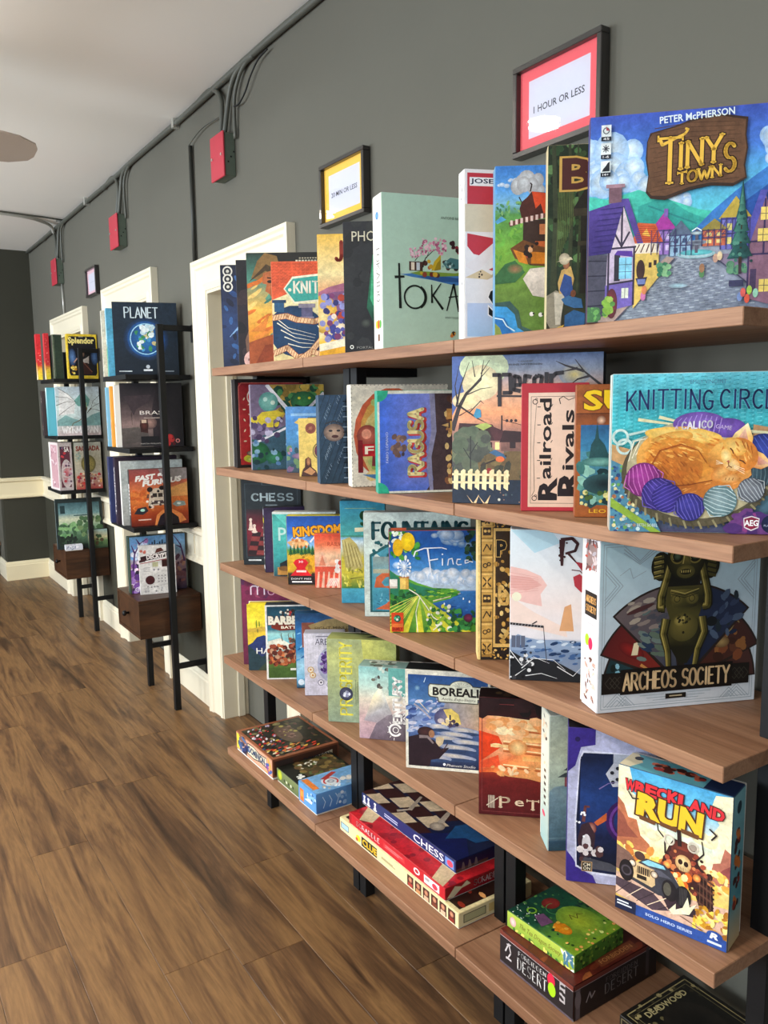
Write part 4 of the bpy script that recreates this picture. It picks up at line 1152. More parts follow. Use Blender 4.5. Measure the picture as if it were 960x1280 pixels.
    # little animals walking in the street
    for x_, y_, c_ in ((.285, .12, '#d07cb0'), (.29, .15, '#e08c5c'), (.575, .22, '#5c8c5c'), (.575, .245, '#a87c5c'), (.765, .10, '#7c94c8'), (.78, .12, '#e0645c'), (.80, .09, '#e05c44'), (.81, .13, '#a8cc50'), (.84, .115, '#9cd4b8'), (.64, .29, '#c8a08c'), (.66, .30, '#e0c8a0')):
        a.ell(x_, y_, .013, .022, c_)
    a.rect(.71, .15, .78, .18, '#3c3c5c'); a.ell(.46, .165, .05, .012, '#b8e4f0', '#94a4b4')
    # wooden sign and lettering
    a.poly([(.285, .86), (.30, .90), (.42, .925), (.50, .95), (.64, .965), (.77, .94), (.765, .86), (.775, .80), (.765, .72), (.775, .66), (.71, .625), (.60, .635), (.50, .62), (.38, .58), (.31, .59), (.285, .62), (.295, .70), (.28, .78)], '#3c2a20')
    a.poly([(.29, .865), (.31, .895), (.43, .92), (.50, .94), (.64, .955), (.76, .93), (.758, .86), (.768, .80), (.757, .72), (.768, .665), (.71, .64), (.60, .65), (.50, .635), (.385, .60), (.315, .605), (.29, .63), (.30, .70), (.288, .78)], '#6a4a34')
    for i in range(14): a.line([(.30 + .02 * (i % 3), .62 + .023 * i), (.5, .65 + .022 * i), (.74 - .03 * (i % 2), .665 + .02 * i)], .0035, '#543824')
    a.text('PETER McPHERSON', .525, .965, .36, .032, '#e8f4f8', bold=.02, rot=3)
    gold = '#f0c04c'
    a.stroke('T', .40, .765, .12, .21, .0062, gold, .6, .006, ol='#3a2416', olw=.0016)
    a.cur = 'title'; a.line([(.35, .865), (.36, .84), (.42, .865), (.47, .885), (.485, .905), (.47, .91)], .016, gold, .010); a.cur = 'print'
    a.stroke('INY', .545, .795, .21, .12, .0056, gold, .6, .004, ol='#3a2416', olw=.0016, slope=.14, gap=.2)
    a.stroke('TOWN', .545, .69, .21, .052, .0036, gold, .65, .003, ol='#3a2416', olw=.0014, slope=.14, gap=.15)
    a.stroke('S', .69, .76, .055, .13, .0056, gold, .6, 0, ol='#3a2416', olw=.0016)
    # icon strip
    for i in range(3):
        a.rect(.055, .90 - .085 * i, .105, .955 - .085 * i, '#e4ecec'); a.rect(.055, .88 - .085 * i, .105, .90 - .085 * i, '#1c2430')
        a.text(('45', '1-6', '14+')[i], .08, .89 - .085 * i, .03, .011, '#ffffff')
    a.ring(.08, .928, .012, .017, '#4c5460'); a.poly([(.08, .928), (.08, .948), (.097, .928)], '#b04050')
    for i in range(8): a.line([(.08, .843), (.08 + .018 * math.cos(i * .785), .843 + .018 * math.sin(i * .785))], .005, '#3c3c44')
    a.poly([(.06, .735), (.07, .75), (.08, .76), (.09, .775), (.10, .78), (.10, .735)], '#20242c')
    a.poly([(.95, .07), (.985, .08), (1.02, .07), (1.02, 0.0), (.985, -.01), (.955, .0)], '#a02c44'); a.text('AEG', .985, .037, .06, .035, '#f4f0f0', bold=.03)
gbox(('s1', 1.010, .939, -45.5, .30, .315, .06), 'big bright box showing half-timbered village square, right end of top shelf', G1, '#7a5c68', p_tiny, lambda a: a.grad([(0, '#4c4058'), (1, '#3c50a0')]))
# ------------------------------------------------------------------ covers: second shelf
G2 = 'board games standing on the second shelf'
def p_red(a):
    a.rect(0, 0, 1, 1, '#26201f')
    a.rect(.05, .03, .95, .96, '#b02c2c', '#9a2830'); a.line([(.05, .10), (.05, .92), (.09, .96), (.9, .96)], .012, '#c86a60')
    a.ell(.28, .80, .12, None, '#e8e0d0'); a.ell(.28, .80, .105, None, '#cf2a26')
    for i in range(9): a.ell(.12 + (i % 2) * .07, .30 + .06 * i, .022, .008, '#e0d0b0', rot=30 * i)
    a.ell(.22, .10, .13, .05, '#8fae30', '#c8c43c'); a.ell(.22, .09, .09, .03, '#e8d888', '#8fae30'); a.ell(.2, .16, .07, .03, '#c8b89c', '#4a3430')
gbox(('s2', 1.063, 2.508, -8, .25, .290, .045), 'dark framed red tin-like box, leftmost on the second shelf', G2, '#231e1e', p_red)
def p_kot(a):
    a.rect(0, 0, 1, 1, '#7a6a84')
    a.poly([(0, 0), (0, .35), (.55, .55), (1, .4), (1, 0)], '#3c5c6c'); a.poly([(.25, 1), (1, 1), (1, .45), (.62, .60)], '#b09040')
    a.splat(40, .35, .66, 1, 1, .03, .09, ['#2f6a40', '#c8a848', '#4a8a4c', '#8a7030', '#1e4a34'], .9)
    a.ell(.72, .80, .18, .12, '#4a9a54', '#24583a'); a.ell(.66, .84, .02, .015, '#e8e040'); a.ell(.80, .84, .02, .015, '#e8e040'); a.line([(.6, .76), (.72, .73), (.84, .77)], .02, '#1c2c20')
    a.line([(.22, 1.0), (.62, .58)], .05, '#e8e6ea'); a.line([(1, .9), (.6, .56)], .04, '#dcd8e0'); a.line([(0, .30), (.5, .50)], .03, '#e8e6ea')
    a.ell(.24, .80, .13, None, '#8cc8b8', '#5a9c94'); a.ell(.2, .83, .03, None, '#c0e4d8'); a.ell(.30, .79, .03, None, '#d8ecd8')
    a.poly([(.05, .60), (.15, .68), (.35, .70), (.45, .66), (.30, .58), (.3, .5), (.18, .5)], '#e0c838'); a.poly([(0, .62), (.1, .62), (.08, .54), (0, .55)], '#e8d040')
    a.splat(26, 0, .3, .42, .62, .02, .05, ['#4c3c5c', '#8a7aa0', '#c0b8d0', '#e0c838', '#5c4c70'], .9)
    a.ell(.62, .27, .14, None, '#58b8a8', '#a8e0c8'); a.ell(.62, .26, .11, None, '#2a2c3c', '#3c4c5c'); a.splat(10, .55, .15, .75, .27, .02, .05, ['#e8e4e0', '#f0ece4', '#c8a080', '#2a2c34'])
    a.ell(.08, .20, .16, .13, '#2f7a44', '#1c5434'); a.ell(.30, .15, .12, .08, '#3c8a5c', '#205c40'); a.splat(18, 0, 0, .5, .35, .02, .05, ['#2c5c50', '#4c9c74', '#88b0c8', '#1c3c40', '#5c84b0'], .8)
    a.splat(12, .45, .0, .9, .12, .02, .05, ['#e8e8e4', '#30343c', '#d0a070', '#8cb0b0'])
    a.text('K', .60, .47, .14, .12, '#f4c828', bold=.03, ol='#2c1c14', rot=20); a.text('TO', .60, .355, .24, .10, '#f08c20', bold=.03, ol='#2c1c14', rot=20)
gbox(('s2', 1.060, 2.380, -20, .235, .269, .05), 'colourful cartoon monster box with white diagonal bars, second shelf', G2, '#8a8090', p_kot)
def p_seti(a):
    a.grad([(0, '#3c4c58'), (.2, '#3a5c74'), (.5, '#4a8cc0'), (.8, '#4a88c8'), (1, '#5a90c8')])
    a.splat(40, 0, .05, 1, .45, .03, .09, ['#4c6c50', '#7a5c80', '#b07c98', '#2c4c58', '#6a8c60'], .7); a.ell(.3, .25, .2, .05, '#b88ca8', '#6a5c80'); a.ell(.25, .60, .05, None, '#7ab4d8')
    a.rect(.10, .86, .95, .90, '#8cb8dc'); a.poly([(.16, .76), (.26, .82), (.36, .81), (.40, .72), (.25, .73)], '#d8b860'); a.rect(.42, .72, .9, .84, '#243848')
gbox(('s2', 1.102, 2.220, -38, .16, .199, .04), 'small blue underwater box partly hidden on the second shelf', G2, '#5b8fc4', p_seti)
def p_yel(a):
    a.rect(0, 0, 1, 1, '#e2c468'); a.ell(.45, .83, .20, None, '#7a3c34', '#8a4a3c'); a.ell(.45, .83, .13, None, '#b06a50', '#6a302c', 7); a.splat(3, .66, .72, .72, .8, .02, .035, ['#7a3c34'])
    a.line([(0, .66), (.5, .86)], .008, '#b09048')
    a.ell(.85, .44, .34, None, '#2c2828'); a.ell(.85, .44, .31, None, '#e2c468'); a.ell(.85, .44, .28, None, '#8c4858', '#5c2c44'); a.text('M', .85, .44, .28, .16, '#e8dcc0', bold=.03)
    a.poly([(.05, 0), (.12, .12), (.2, .16), (.22, .3), (.34, .34), (.44, .30), (.46, .16), (.62, .10), (.7, 0)], '#4a2c24'); a.ell(.34, .26, .08, .07, '#c89060', '#8a5438'); a.poly([(.15, .08), (.4, .16), (.6, .08), (.45, .02)], '#c89060')
gbox(('s2', 1.067, 2.070, -38, .078, .166, .03), 'small yellow box with brown seals and long-haired figure, second shelf', G2, '#d9bd68', p_yel)
def p_slate(a):
    a.grad([(0, '#2f4456'), (1, '#38506a')])
    for i in range(-6, 14):
        a.line([(i * .13, 0), (i * .13 + .8, 1)], .012, '#24323f')
        for q in range(5):
            x_, y_ = .12 + (i % 4) * .28 + q * .03, .08 + (i * .17 % .9) + q * .035
            a.line([(x_, y_), (x_ + .035, y_ - .03)], .010, '#8ea2b4'); a.line([(x_ + .01, y_ + .008), (x_ + .03, y_ + .01)], .007, '#8ea2b4')
    a.ell(.34, .58, .24, .10, '#c8a890', '#6c5c58'); a.ell(.26, .60, .045, .012, '#2c2c34'); a.ell(.44, .60, .045, .012, '#2c2c34'); a.ell(.36, .535, .08, .018, '#4a2c2c'); a.line([(.14, .68), (.34, .71), (.54, .67)], .03, '#3c3c44')
    for i in range(6):
        x_ = .62 + .07 * i; a.line([(x_, .05), (x_, .95)], .02, '#141c24')
    for j in range(16): a.line([(.55, .06 + .058 * j), (.72, .06 + .058 * j)], .022, '#0f151c' if j % 2 else '#8ea2b4')
gbox(('s2', 1.006, 1.838, -20, .115, .228, .05), 'slate blue box with diagonal lettering and a shouting face, second shelf', G2, '#3a5066', p_slate)
def p_fi(a):
    a.rect(0, 0, 1, 1, '#e2dccb')
    for i in range(26):
        for x_, y_ in ((i / 25, 1), (i / 25, 0), (0, i / 25), (1, i / 25)): a.ell(x_, y_, .009, None, '#8a8478', n=6)
    a.ell(.42, .50, .40, .47, '#c87a4c', '#c05a3c'); a.ell(.44, .50, .36, .44, '#ddb468', '#c8984c'); a.ell(.42, .42, .33, .40, '#9cb060', '#c8b878')
    a.splat(40, .1, .1, .7, .85, .02, .06, ['#88a050', '#c8a860', '#a8b870', '#d8c080'], .9)
    a.poly([(.2, .2), (.22, .50), (.28, .66), (.36, .66), (.40, .5), (.42, .2)], '#7c3038'); a.ell(.31, .68, .06, .055, '#d8a078', '#a86c50'); a.poly([(.25, .68), (.26, .78), (.38, .78), (.38, .66), (.34, .74)], '#5c2c28')
    a.ell(.16, .50, .11, None, '#b86454', '#8a4038'); a.ell(.15, .52, .05, None, '#d89078')
    a.rect(.08, .30, .58, .42, '#b8202c'); a.rect(.06, .14, .11, .46, '#7c1c24'); a.text('FI', .20, .36, .13, .075, '#f4ecd8', bold=.02)
    a.poly([(.1, .12), (.3, .05), (.6, .04), (.6, .1), (.3, .12)], '#4878a8')
gbox(('s2', 1.026, 1.710, -18.8, .25, .251, .05), 'cream stamp-edged box with red FI banner, second shelf', G2, '#dcd6c8', p_fi)
def p_rag(a):
    a.rect(0, 0, 1, 1, '#dcdccc'); a.rect(.02, .02, .98, .97, '#3468c8', '#5c80dc')
    a.poly([(.02, .02), (.62, .02), (.66, .3), (.64, .97), (.02, .97)], ['#3560c4', '#5a70c0', '#8a88b8', '#8a8cc8', '#3f6cd8'])
    a.sx = .80
    a.poly([(.56, .02), (.64, .12), (.60, .35), (.66, .6), (.64, .97), (.98, .97), (.98, .02)], '#4a3a3c')
    a.poly([(.60, .97), (.62, .6), (.56, .3), (.60, .02), (.64, .02), (.62, .35), (.68, .6), (.66, .97)], '#8c8aa8')
    a.splat(36, .80, .1, .92, .95, .012, .035, ['#c89c60', '#8a5c40', '#b07c4c', '#5c3c30', '#e0c080'], 1.3)
    a.rect(.84, .6, .94, .7, '#d8a858'); a.rect(.80, .72, .88, .82, '#c89050'); a.poly([(.74, .66), (.82, .68), (.82, .64)], '#d8b070')
    a.sx = 1.0; a.rect(.77, .02, .98, .97, '#4a3a3c')
    a.stroke('RAGUSA', .365, .49, .64, .135, .0085, '#e04c44', .8, .004, rot=90, gap=.16, ol='#c83c3c', olw=.0018)
    a.stroke('RAGUSA', .35, .50, .64, .13, .0075, '#f0dc98', .8, .003, rot=90, gap=.16, ol='#3ca89c', olw=.0006)
    a.splat(16, .14, .35, .24, .56, .015, .03, ['#6a5048', '#8a6c58', '#4a3c44'], 1.3)
    a.text('FABIO LOPIANO', .085, .45, .3, .022, '#c8d0e8', rot=90)
    for x_, y_ in ((0, 0), (0, 1), (1, 0), (1, 1)): a.ell(x_, y_, .10, None, '#2cae88', n=24)
gbox(('s2', .996, 1.546, -25.8, .25, .233, .05), 'blue box with sideways gold lettering and green corners, second shelf', G2, '#2f9c86', p_rag)
def p_pec(a):
    a.grad([(0, '#1e2a3c'), (.22, '#2c3444'), (.35, '#6c6450'), (.5, '#a87868'), (.62, '#e8a070'), (.74, '#d8a888'), (.9, '#8c94a4'), (1, '#5c74a0')])
    a.poly([(.0, 1), (.13, 1), (.10, .8), (.0, .6)], '#4a62a0'); a.ell(.22, .92, .17, .12, '#cfe0b8', '#c8d4ac'); a.ell(.2, .82, .13, .12, '#e4e2b0', '#d8c8a0'); a.ell(.1, .70, .1, .06, '#ece4a8', '#e0c8a0')
    a.ell(.82, .86, .10, .07, '#c8b46c', '#8c94a4')
    T = '#332a2c'
    for p_, w_ in (([(.0, .50), (.05, .66), (.10, .75), (.2, .84), (.22, .97)], .035), ([(.03, .66), (.06, .8), (.12, .96)], .016), ([(.04, .68), (.02, .8), (.05, .94)], .012), ([(.14, .79), (.26, .92)], .010), ([(.10, .74), (.2, .78), (.28, .79)], .008), ([(.06, .66), (.18, .58), (.24, .55)], .014), ([(.12, .62), (.2, .7), (.22, .68)], .008), ([(.05, .6), (.14, .65)], .008), ([(.16, .86), (.14, .97)], .008), ([(.2, .88), (.26, .97)], .007)):
        a.line(p_, w_, T, .003)
    for p_ in ([(1, .78), (.88, .88), (.82, .96)], [(.92, .85), (.84, .83), (.8, .80)], [(.88, .88), (.76, .92), (.70, .95)], [(.84, .9), (.74, .88)]): a.line(p_, .018, T, .003)
    a.poly([(.03, .42), (.05, .55), (.28, .54), (.36, .42)], '#3c2024'); a.poly([(.25, .54), (.3, .42), (.44, .42), (.40, .48)], '#4a262a'); a.rect(.02, .32, .36, .43, '#a07468'); a.rect(.34, .36, .5, .45, '#7c5850'); a.poly([(.33, .42), (.36, .5), (.5, .49), (.5, .42)], '#30181c')
    a.rect(.34, .5, .35, .60, '#2c2024'); a.line([(.35, .57), (.5, .53)], .004, '#2c2024')
    for x_ in (.38, .41, .44): a.ell(x_, .565, .010, None, '#2c2024')
    a.rect(.21, .30, .28, .42, '#3a1e24'); a.rect(.30, .37, .33, .42, '#f4d890'); a.rect(.05, .34, .09, .4, '#3a2c34'); a.rect(.40, .38, .44, .42, '#2c1c20')
    a.splat(60, .03, .22, .24, .48, .03, .06, ['#5c6450', '#6c7458', '#484c44', '#54604c'], 1.1, nn=9); a.line([(.13, .24), (.13, .46)], .008, '#2c2c2c'); a.line([(.13, .34), (.18, .42)], .006, '#2c2c2c'); a.line([(.13, .3), (.08, .38)], .006, '#2c2c2c')
    a.poly([(.18, .28), (.4, .36), (.98, .35), (.98, .16), (.2, .16)], '#6c5838'); a.splat(60, .2, .16, .98, .35, .02, .05, ['#6a5a3c', '#4c4a34', '#7c6c44', '#3c3c30'], .5)
    a.line([(.2, .26), (.38, .33)], .012, '#3a3028')
    a.poly([(.26, .35), (.30, .37), (.36, .34), (.38, .31), (.32, .32)], '#3c6488'); a.ell(.335, .305, .03, .02, '#e0703c'); a.poly([(.15, .60), (.17, .65), (.2, .64), (.205, .59), (.17, .58)], '#3c8cb0'); a.poly([(.16, .53), (.2, .545), (.24, .55), (.28, .53), (.22, .50)], '#a8b860'); a.ell(.26, .22, .022, .025, '#8c2c2c')
    a.rect(0, 0, 1, .165, '#1e2a3c')
    cw = '#f0dcaa'
    a.rect(0, .19, .40, .205, cw); a.rect(0, .135, .40, .15, cw)
    for i in range(8): a.poly([(.01 + .05 * i, .10 + .01 * (i % 2)), (.04 + .05 * i, .09), (.045 + .05 * i, .22 + .008 * (i % 3)), (.03 + .05 * i, .235), (.012 + .05 * i, .22)], cw)
    for x_ in (.12, .2): a.poly([(x_ - .02, .06), (x_ + .02, .0), (x_ + .03, .0)], '#e0c090'); a.poly([(x_ + .07, .06), (x_ + .03, .0), (x_ + .05, .0)], '#e0c090')
    a.splat(30, .3, .01, 1, .12, .004, .012, ['#c8c8b8', '#4c5c60', '#8c6c5c'])
    k = '#2a2226'
    a.cur = 'title'
    for p_ in ([(.28, .87), (.33, .87), (.33, .66)], [(.345, .87), (.40, .87), (.405, .75), (.35, .75)], [(.43, .80), (.47, .80), (.46, .85), (.43, .86), (.425, .77), (.47, .76)], [(.54, .85), (.50, .86), (.495, .77), (.54, .76)], [(.58, .86), (.56, .84), (.56, .77), (.60, .77), (.61, .85), (.58, .86)], [(.64, .88), (.64, .77)], [(.67, .87), (.67, .77)], [(.67, .84), (.70, .87), (.75, .875)]):
        a.line(p_, .026, k)
    a.line([(.31, .73), (.75, .72)], .012, k); a.cur = 'print'
    a.text('A GAME BY', .5, .955, .10, .010, '#5c5c58'); a.text('RUNE NOTBOHN', .5, .935, .22, .013, '#4c4c4c')
gbox(('s2', 1.024, 1.309, -54, .297, .296, .05), 'large dusk garden box with bare tree, cottage and white fence', G2, '#33404f', p_pec)
def p_rail(a):
    a.rect(0, 0, 1, 1, '#b3323c'); a.rect(.10, .03, .93, .93, '#e0c0a8', '#e8ccb8')
    a.line([(.14, .06), (.14, .90), (.89, .90), (.89, .06)], .006, '#3a2a28', close=True)
    for x_, y_ in ((.2, .1), (.85, .86), (.2, .86), (.85, .1)): a.ring(x_, y_, .03, .042, '#3a2a28', 16); a.ring(x_ + .02, y_ + .02, .012, .02, '#3a2a28', 12)
    k_ = '#221a1c'
    a.text('ailroad', .36, .57, .62, .17, k_, bold=.02, rot=90); a.text('R', .40, .17, .15, .26, k_, bold=.04, rot=90)
    a.text('ivals', .70, .56, .46, .17, k_, bold=.02, rot=90); a.text('R', .72, .22, .18, .30, k_, bold=.04, rot=90)
    for q in range(5): a.line([(.235, .26 + .14 * q), (.285, .26 + .14 * q)], .012, k_); a.line([(.44, .26 + .14 * q), (.465, .28 + .14 * q)], .010, k_)
    a.line([(.58, .84), (.56, .88), (.62, .90), (.70, .87), (.80, .89), (.86, .86)], .014, k_, .006); a.line([(.16, .12), (.2, .16), (.18, .5), (.22, .85)], .008, k_, .004)
gbox(('s2', 1.044, 1.126, -42.5, .122, .237, .045), 'crimson bordered cream box with black ornate sideways lettering', G2, '#b0303c', p_rail, flat=True)
def p_sup(a):
    a.rect(0, 0, 1, 1, '#a05828'); a.rect(0, .7, 1, .78, '#8c4c24', '#7a4020'); a.line([(0, .785), (1, .785)], .012, '#5a2c18'); a.ell(.26, .735, .05, None, '#e8c0a0', '#7a4430')
    a.rect(.05, .09, .95, .70, '#2c6068', '#58a0c0'); a.rect(.05, .5, .95, .70, '#3c84ac', '#2c5c8c')
    a.splat(60, .05, .1, .95, .48, .03, .09, ['#3c7470', '#24484c', '#8cc0b0', '#183438', '#5c9488', '#101c20'], .6)
    a.poly([(.14, .44), (.16, .55), (.2, .60), (.22, .72), (.24, .60), (.3, .55), (.36, .44)], '#244c50'); a.ell(.26, .42, .2, .035, '#7ab0a4', '#3c7470'); a.ell(.3, .25, .22, .08, '#14242a', '#2c5054')
    a.splat(20, .06, .09, .5, .22, .012, .03, ['#c8b858', '#7c9440', '#e0d890', '#44602c'])
    a.text('SU', .32, .885, .46, .14, '#f0c820', bold=.03, ol='#6a3810'); a.text('LEO COLOVINI', .5, .045, .7, .028, '#f0b830', bold=.01)
gbox(('s2', 1.061, 1.007, -43.9, .165, .232, .045), 'brown box with yellow SU letters and teal ruins, second shelf', G2, '#94502a', p_sup)
def p_knit(a):
    a.W *= .255 / .235; a.um = .235 / .255
    a.grad([(0, '#4a4868'), (.3, '#58909c'), (.55, '#40b0b4'), (.8, '#48bcc8'), (1, '#6ac8d8')])
    for j in range(40):
        for q in range(22): a.line([(q / 22 + .02 * (j % 2), .50 + j * .0125), (q / 22 + .03, .503 + j * .0125)], .004, '#2f98a4' if (j + q) % 2 else '#74d4dc', joint=False)
    a.poly([(0, .56), (.2, .50), (.2, .2), (0, .3)], '#c89c68'); a.poly([(.8, .68), (1, .64), (1, .4), (.8, .4)], '#b88c60')
    a.poly([(0, .46), (.12, .40), (.3, .0), (0, 0)], '#5088a0')
    a.splat(150, 0, 0, .26, .42, .006, .014, ['#3c6ca0', '#88c0d0', '#e8dca0', '#68a058', '#284878', '#c8e0e0', '#b07048'])
    a.poly([(0, .16), (.24, .0), (.3, .0), (0, .22)], '#8cac3c')
    for p_ in ([(.15, .715), (.38, .68)], [(.27, .73), (.42, .69)], [(.75, .64), (1, .62)], [(.84, .60), (1, .575)]): a.line(p_, .020, '#dcd8ac', .010)
    a.ell(.94, .65, .03, .015, '#a0dcb0')
    for x_, y_ in ((.05, .605), (.075, .545)):
        a.ring(x_, y_, .035, .05, '#c4dcd4', 24)
    a.line([(.10, .62), (.2, .645), (.36, .67)], .016, '#b8d4cc', .006); a.line([(.12, .575), (.25, .63), (.36, .67)], .016, '#a0c4bc', .006)
    # basket
    a.ell(.49, .37, .43, .33, '#6a6448', '#544c38', 40); a.ell(.49, .40, .40, .31, '#ded2b0', '#b4aa84', 40)
    for i in range(30):
        t_ = R(185 + 170 * i / 29); a.line([(.49 + .41 * math.cos(t_), .385 + .31 * math.sin(t_)), (.49 + .43 * math.cos(t_ + .05), .355 + .33 * math.sin(t_ + .05))], .012, '#8c8460' if i % 2 else '#4c4630')
    for i in range(10): a.line([(.10 + .02 * i, .45 + .02 * i), (.13 + .035 * i, .58 + .007 * i), (.3 + .03 * i, .62)], .006, '#e8e0c4')
    def ball(x, y, r, c, c2, hl, ang=60):
        a.ell(x, y, r, None, c, c2, 24, fx=-.2, fy=.3)
        for q in range(-4, 5):
            aa = R(ang); o = q * r * .22; L_ = math.sqrt(max(0, r * r - o * o)) * .95
            cx_, cy_ = x + o * math.cos(aa), y + o * math.sin(aa)
            dx_, dy_ = -math.sin(aa) * L_, math.cos(aa) * L_
            a.line([(cx_ - dx_, cy_ - dy_), (cx_ + o * .25, cy_ + o * .25), (cx_ + dx_, cy_ + dy_)], .005, hl, joint=False)
    ball(.86, .51, .11, '#34449c', '#20286c', '#4c5cb8', 30); ball(.83, .37, .085, '#3c5460', '#24343c', '#587078', 0)
    # top purple skeins
    a.ell(.50, .685, .15, .075, '#8a68c0', '#6a489c', 26); a.ell(.66, .66, .10, .06, '#7a58b4', '#5c3c90', 26)
    for q in range(9): a.line([(.37 + .03 * q, .63), (.38 + .03 * q, .70), (.40 + .028 * q, .745 - abs(q - 4) * .006)], .005, '#a88cd4')
    # sleeping cat: back, haunch, hind leg, tail, chest, paws, head
    a.ell(.43, .455, .285, .215, '#c9731f', '#e2a24a', 40, -6, fx=.1, fy=-.3)
    a.ell(.41, .615, .22, .05, '#f8e08c', '#eab850', 26, -4)
    a.ell(.34, .585, .13, .05, '#f6d470', '#dc983c', 22, 14)
    a.ell(.40, .47, .20, .13, '#cf7c26', '#dc9236', 30, -8)
    a.ell(.36, .40, .17, .155, '#b8641c', '#cc7a28', 32, 10, fx=.2, fy=-.3)
    a.splat(90, .20, .44, .64, .62, .014, .03, ['#e0943a', '#d88530', '#eca84c', '#cf7824', '#f0b85c'], .22, 160, 6, lambda x, y: ((x - .43) / .25) ** 2 + ((y - .46) / .185) ** 2 < 1)
    a.splat(90, .20, .26, .52, .50, .014, .03, ['#b8621a', '#c67024', '#a85816', '#cf7e2c'], .22, 130, 6, lambda x, y: ((x - .37) / .17) ** 2 + ((y - .40) / .14) ** 2 < 1)
    a.line([(.22, .40), (.28, .52), (.40, .56), (.50, .52), (.55, .44)], .010, '#a35212', .004)
    a.poly([(.33, .29), (.40, .22), (.50, .19), (.62, .23), (.74, .30), (.80, .37), (.79, .44), (.70, .40), (.58, .33), (.45, .30)], ['#b05c1a', '#b8641c', '#c87426', '#d08034', '#d88a3c', '#e09848', '#e6a654', '#dc9444', '#cc7a2c', '#b8641c'])
    a.splat(50, .38, .22, .78, .40, .012, .025, ['#d8883a', '#c06c22', '#e49c4c', '#b8621a'], .2, 25, 6, lambda x, y: abs(y - (.23 + (x - .4) * .38)) < .05)
    a.line([(.33, .295), (.45, .305), (.58, .335), (.70, .405)], .008, '#8c4410', .004)
    a.poly([(.55, .50), (.60, .56), (.66, .58), (.68, .45), (.62, .40), (.56, .42)], ['#dc9640', '#ecb458', '#f4cc74', '#e0a04c', '#c87828', '#c87828'])
    a.ell(.635, .385, .07, .045, '#f0b868', '#d07e30', 20, 40); a.ell(.68, .345, .055, .028, '#f4c47c', '#d88c40', 18, 8)
    for q in range(3): a.line([(.655 + .02 * q, .335), (.66 + .02 * q, .352)], .004, '#8c4814')
    a.poly([(.665, .565), (.70, .63), (.768, .69), (.80, .60), (.79, .52)], ['#f0c060', '#f8dc98', '#fcecc0', '#f0b860', '#e09840']); a.poly([(.705, .575), (.755, .66), (.775, .58)], ['#d89078', '#eec4a8', '#d08868'])
    a.poly([(.80, .53), (.86, .50), (.912, .435), (.85, .405), (.79, .42)], ['#e8a850', '#f0bc70', '#f8d4a0', '#d88838', '#cc7a30']); a.poly([(.83, .49), (.89, .44), (.83, .43)], ['#d88c78', '#e8b4a0', '#c87858'])
    a.ell(.73, .495, .108, .10, '#e6983c', '#cf7a2c', 32, -40, fx=-.3, fy=.4)
    a.ell(.70, .545, .07, .05, '#f6d078', '#e8a848', 20, -30)
    a.splat(60, .63, .40, .83, .59, .010, .022, ['#dc8e38', '#eaa64a', '#cc7828', '#f2bc66'], .25, 115, 6, lambda x, y: ((x - .735) / .085) ** 2 + ((y - .50) / .08) ** 2 < 1)
    a.ell(.685, .435, .052, .038, '#f8d898', '#e8ac60', 20, -30); a.ell(.655, .485, .03, .05, '#fae4a0', '#f0bc60', 16, 15)
    a.line([(.676, .535), (.690, .520), (.694, .500)], .008, '#5c2808', .005); a.line([(.728, .462), (.748, .455), (.765, .438)], .008, '#5c2808', .005)
    a.poly([(.655, .452), (.672, .462), (.676, .444)], '#c05850'); a.line([(.668, .448), (.672, .425), (.690, .415)], .005, '#7a3410'); a.line([(.672, .425), (.66, .412)], .004, '#7a3410')
    for q in range(3): a.line([(.70, .43 - .008 * q), (.76, .405 - .014 * q)], .0025, '#fcecc8'); a.line([(.64, .44), (.60, .46 - .012 * q)], .0025, '#fcecc8')
    for p_ in ([(.74, .58), (.76, .53)], [(.765, .57), (.78, .52)], [(.79, .55), (.80, .50)]): a.line(p_, .007, '#b05c18', .003)
    ball(.19, .335, .105, '#a83c98', '#742468', '#cc70bc', 12); ball(.28, .245, .10, '#4c3c9c', '#30246c', '#6a58b8', 40); ball(.33, .22, .09, '#44389c', '#2c2470', '#6050b4', 120); ball(.46, .165, .085, '#4440a0', '#2c2874', '#6860bc', 20)
    ball(.63, .205, .095, '#90a8ac', '#58787c', '#c0d4d4', 70); ball(.80, .275, .075, '#80848c', '#50545c', '#aab0b4', 35)
    a.text('EMILY VINCENT', .54, .945, .2, .025, '#4c7c98')
    a.stroke('KNITTING', .325, .83, .49, .115, .0032, '#1c2c5c', .9, gap=.30, arch=.10, ol='#5cc4d0', olw=.0006); a.stroke('CIRCLE', .79, .835, .36, .11, .0032, '#1c2c5c', .9, gap=.30, slope=-.02, ol='#5cc4d0', olw=.0006)
    a.stroke('CALICO', .485, .68, .17, .042, .0022, '#f0ecf4', .9, gap=.3, slope=.05, title=True); a.text('A', .37, .665, .02, .022, '#d0bce0'); a.text('GAME', .635, .665, .09, .025, '#d0bce0', rot=-8)
    a.splat(30, .7, .0, 1, .12, .03, .07, ['#4c2c6c', '#6c3c7c', '#3c2c5c', '#8c3c7c'], .6)
    a.poly([(.765, .10), (.81, .115), (.855, .10), (.85, .04), (.81, .02), (.77, .04)], '#e8e0e4'); a.poly([(.77, .095), (.81, .108), (.85, .095), (.845, .045), (.81, .028), (.775, .045)], '#8c2440'); a.text('AEG', .81, .07, .075, .035, '#ffffff', bold=.03)
    a.ell(.92, .065, .055, None, '#182448', '#141c3c'); a.text('FLATOUT', .92, .055, .08, .012, '#c8d4e8'); a.ell(.92, .08, .02, None, '#3c5c9c', '#2c3c6c')
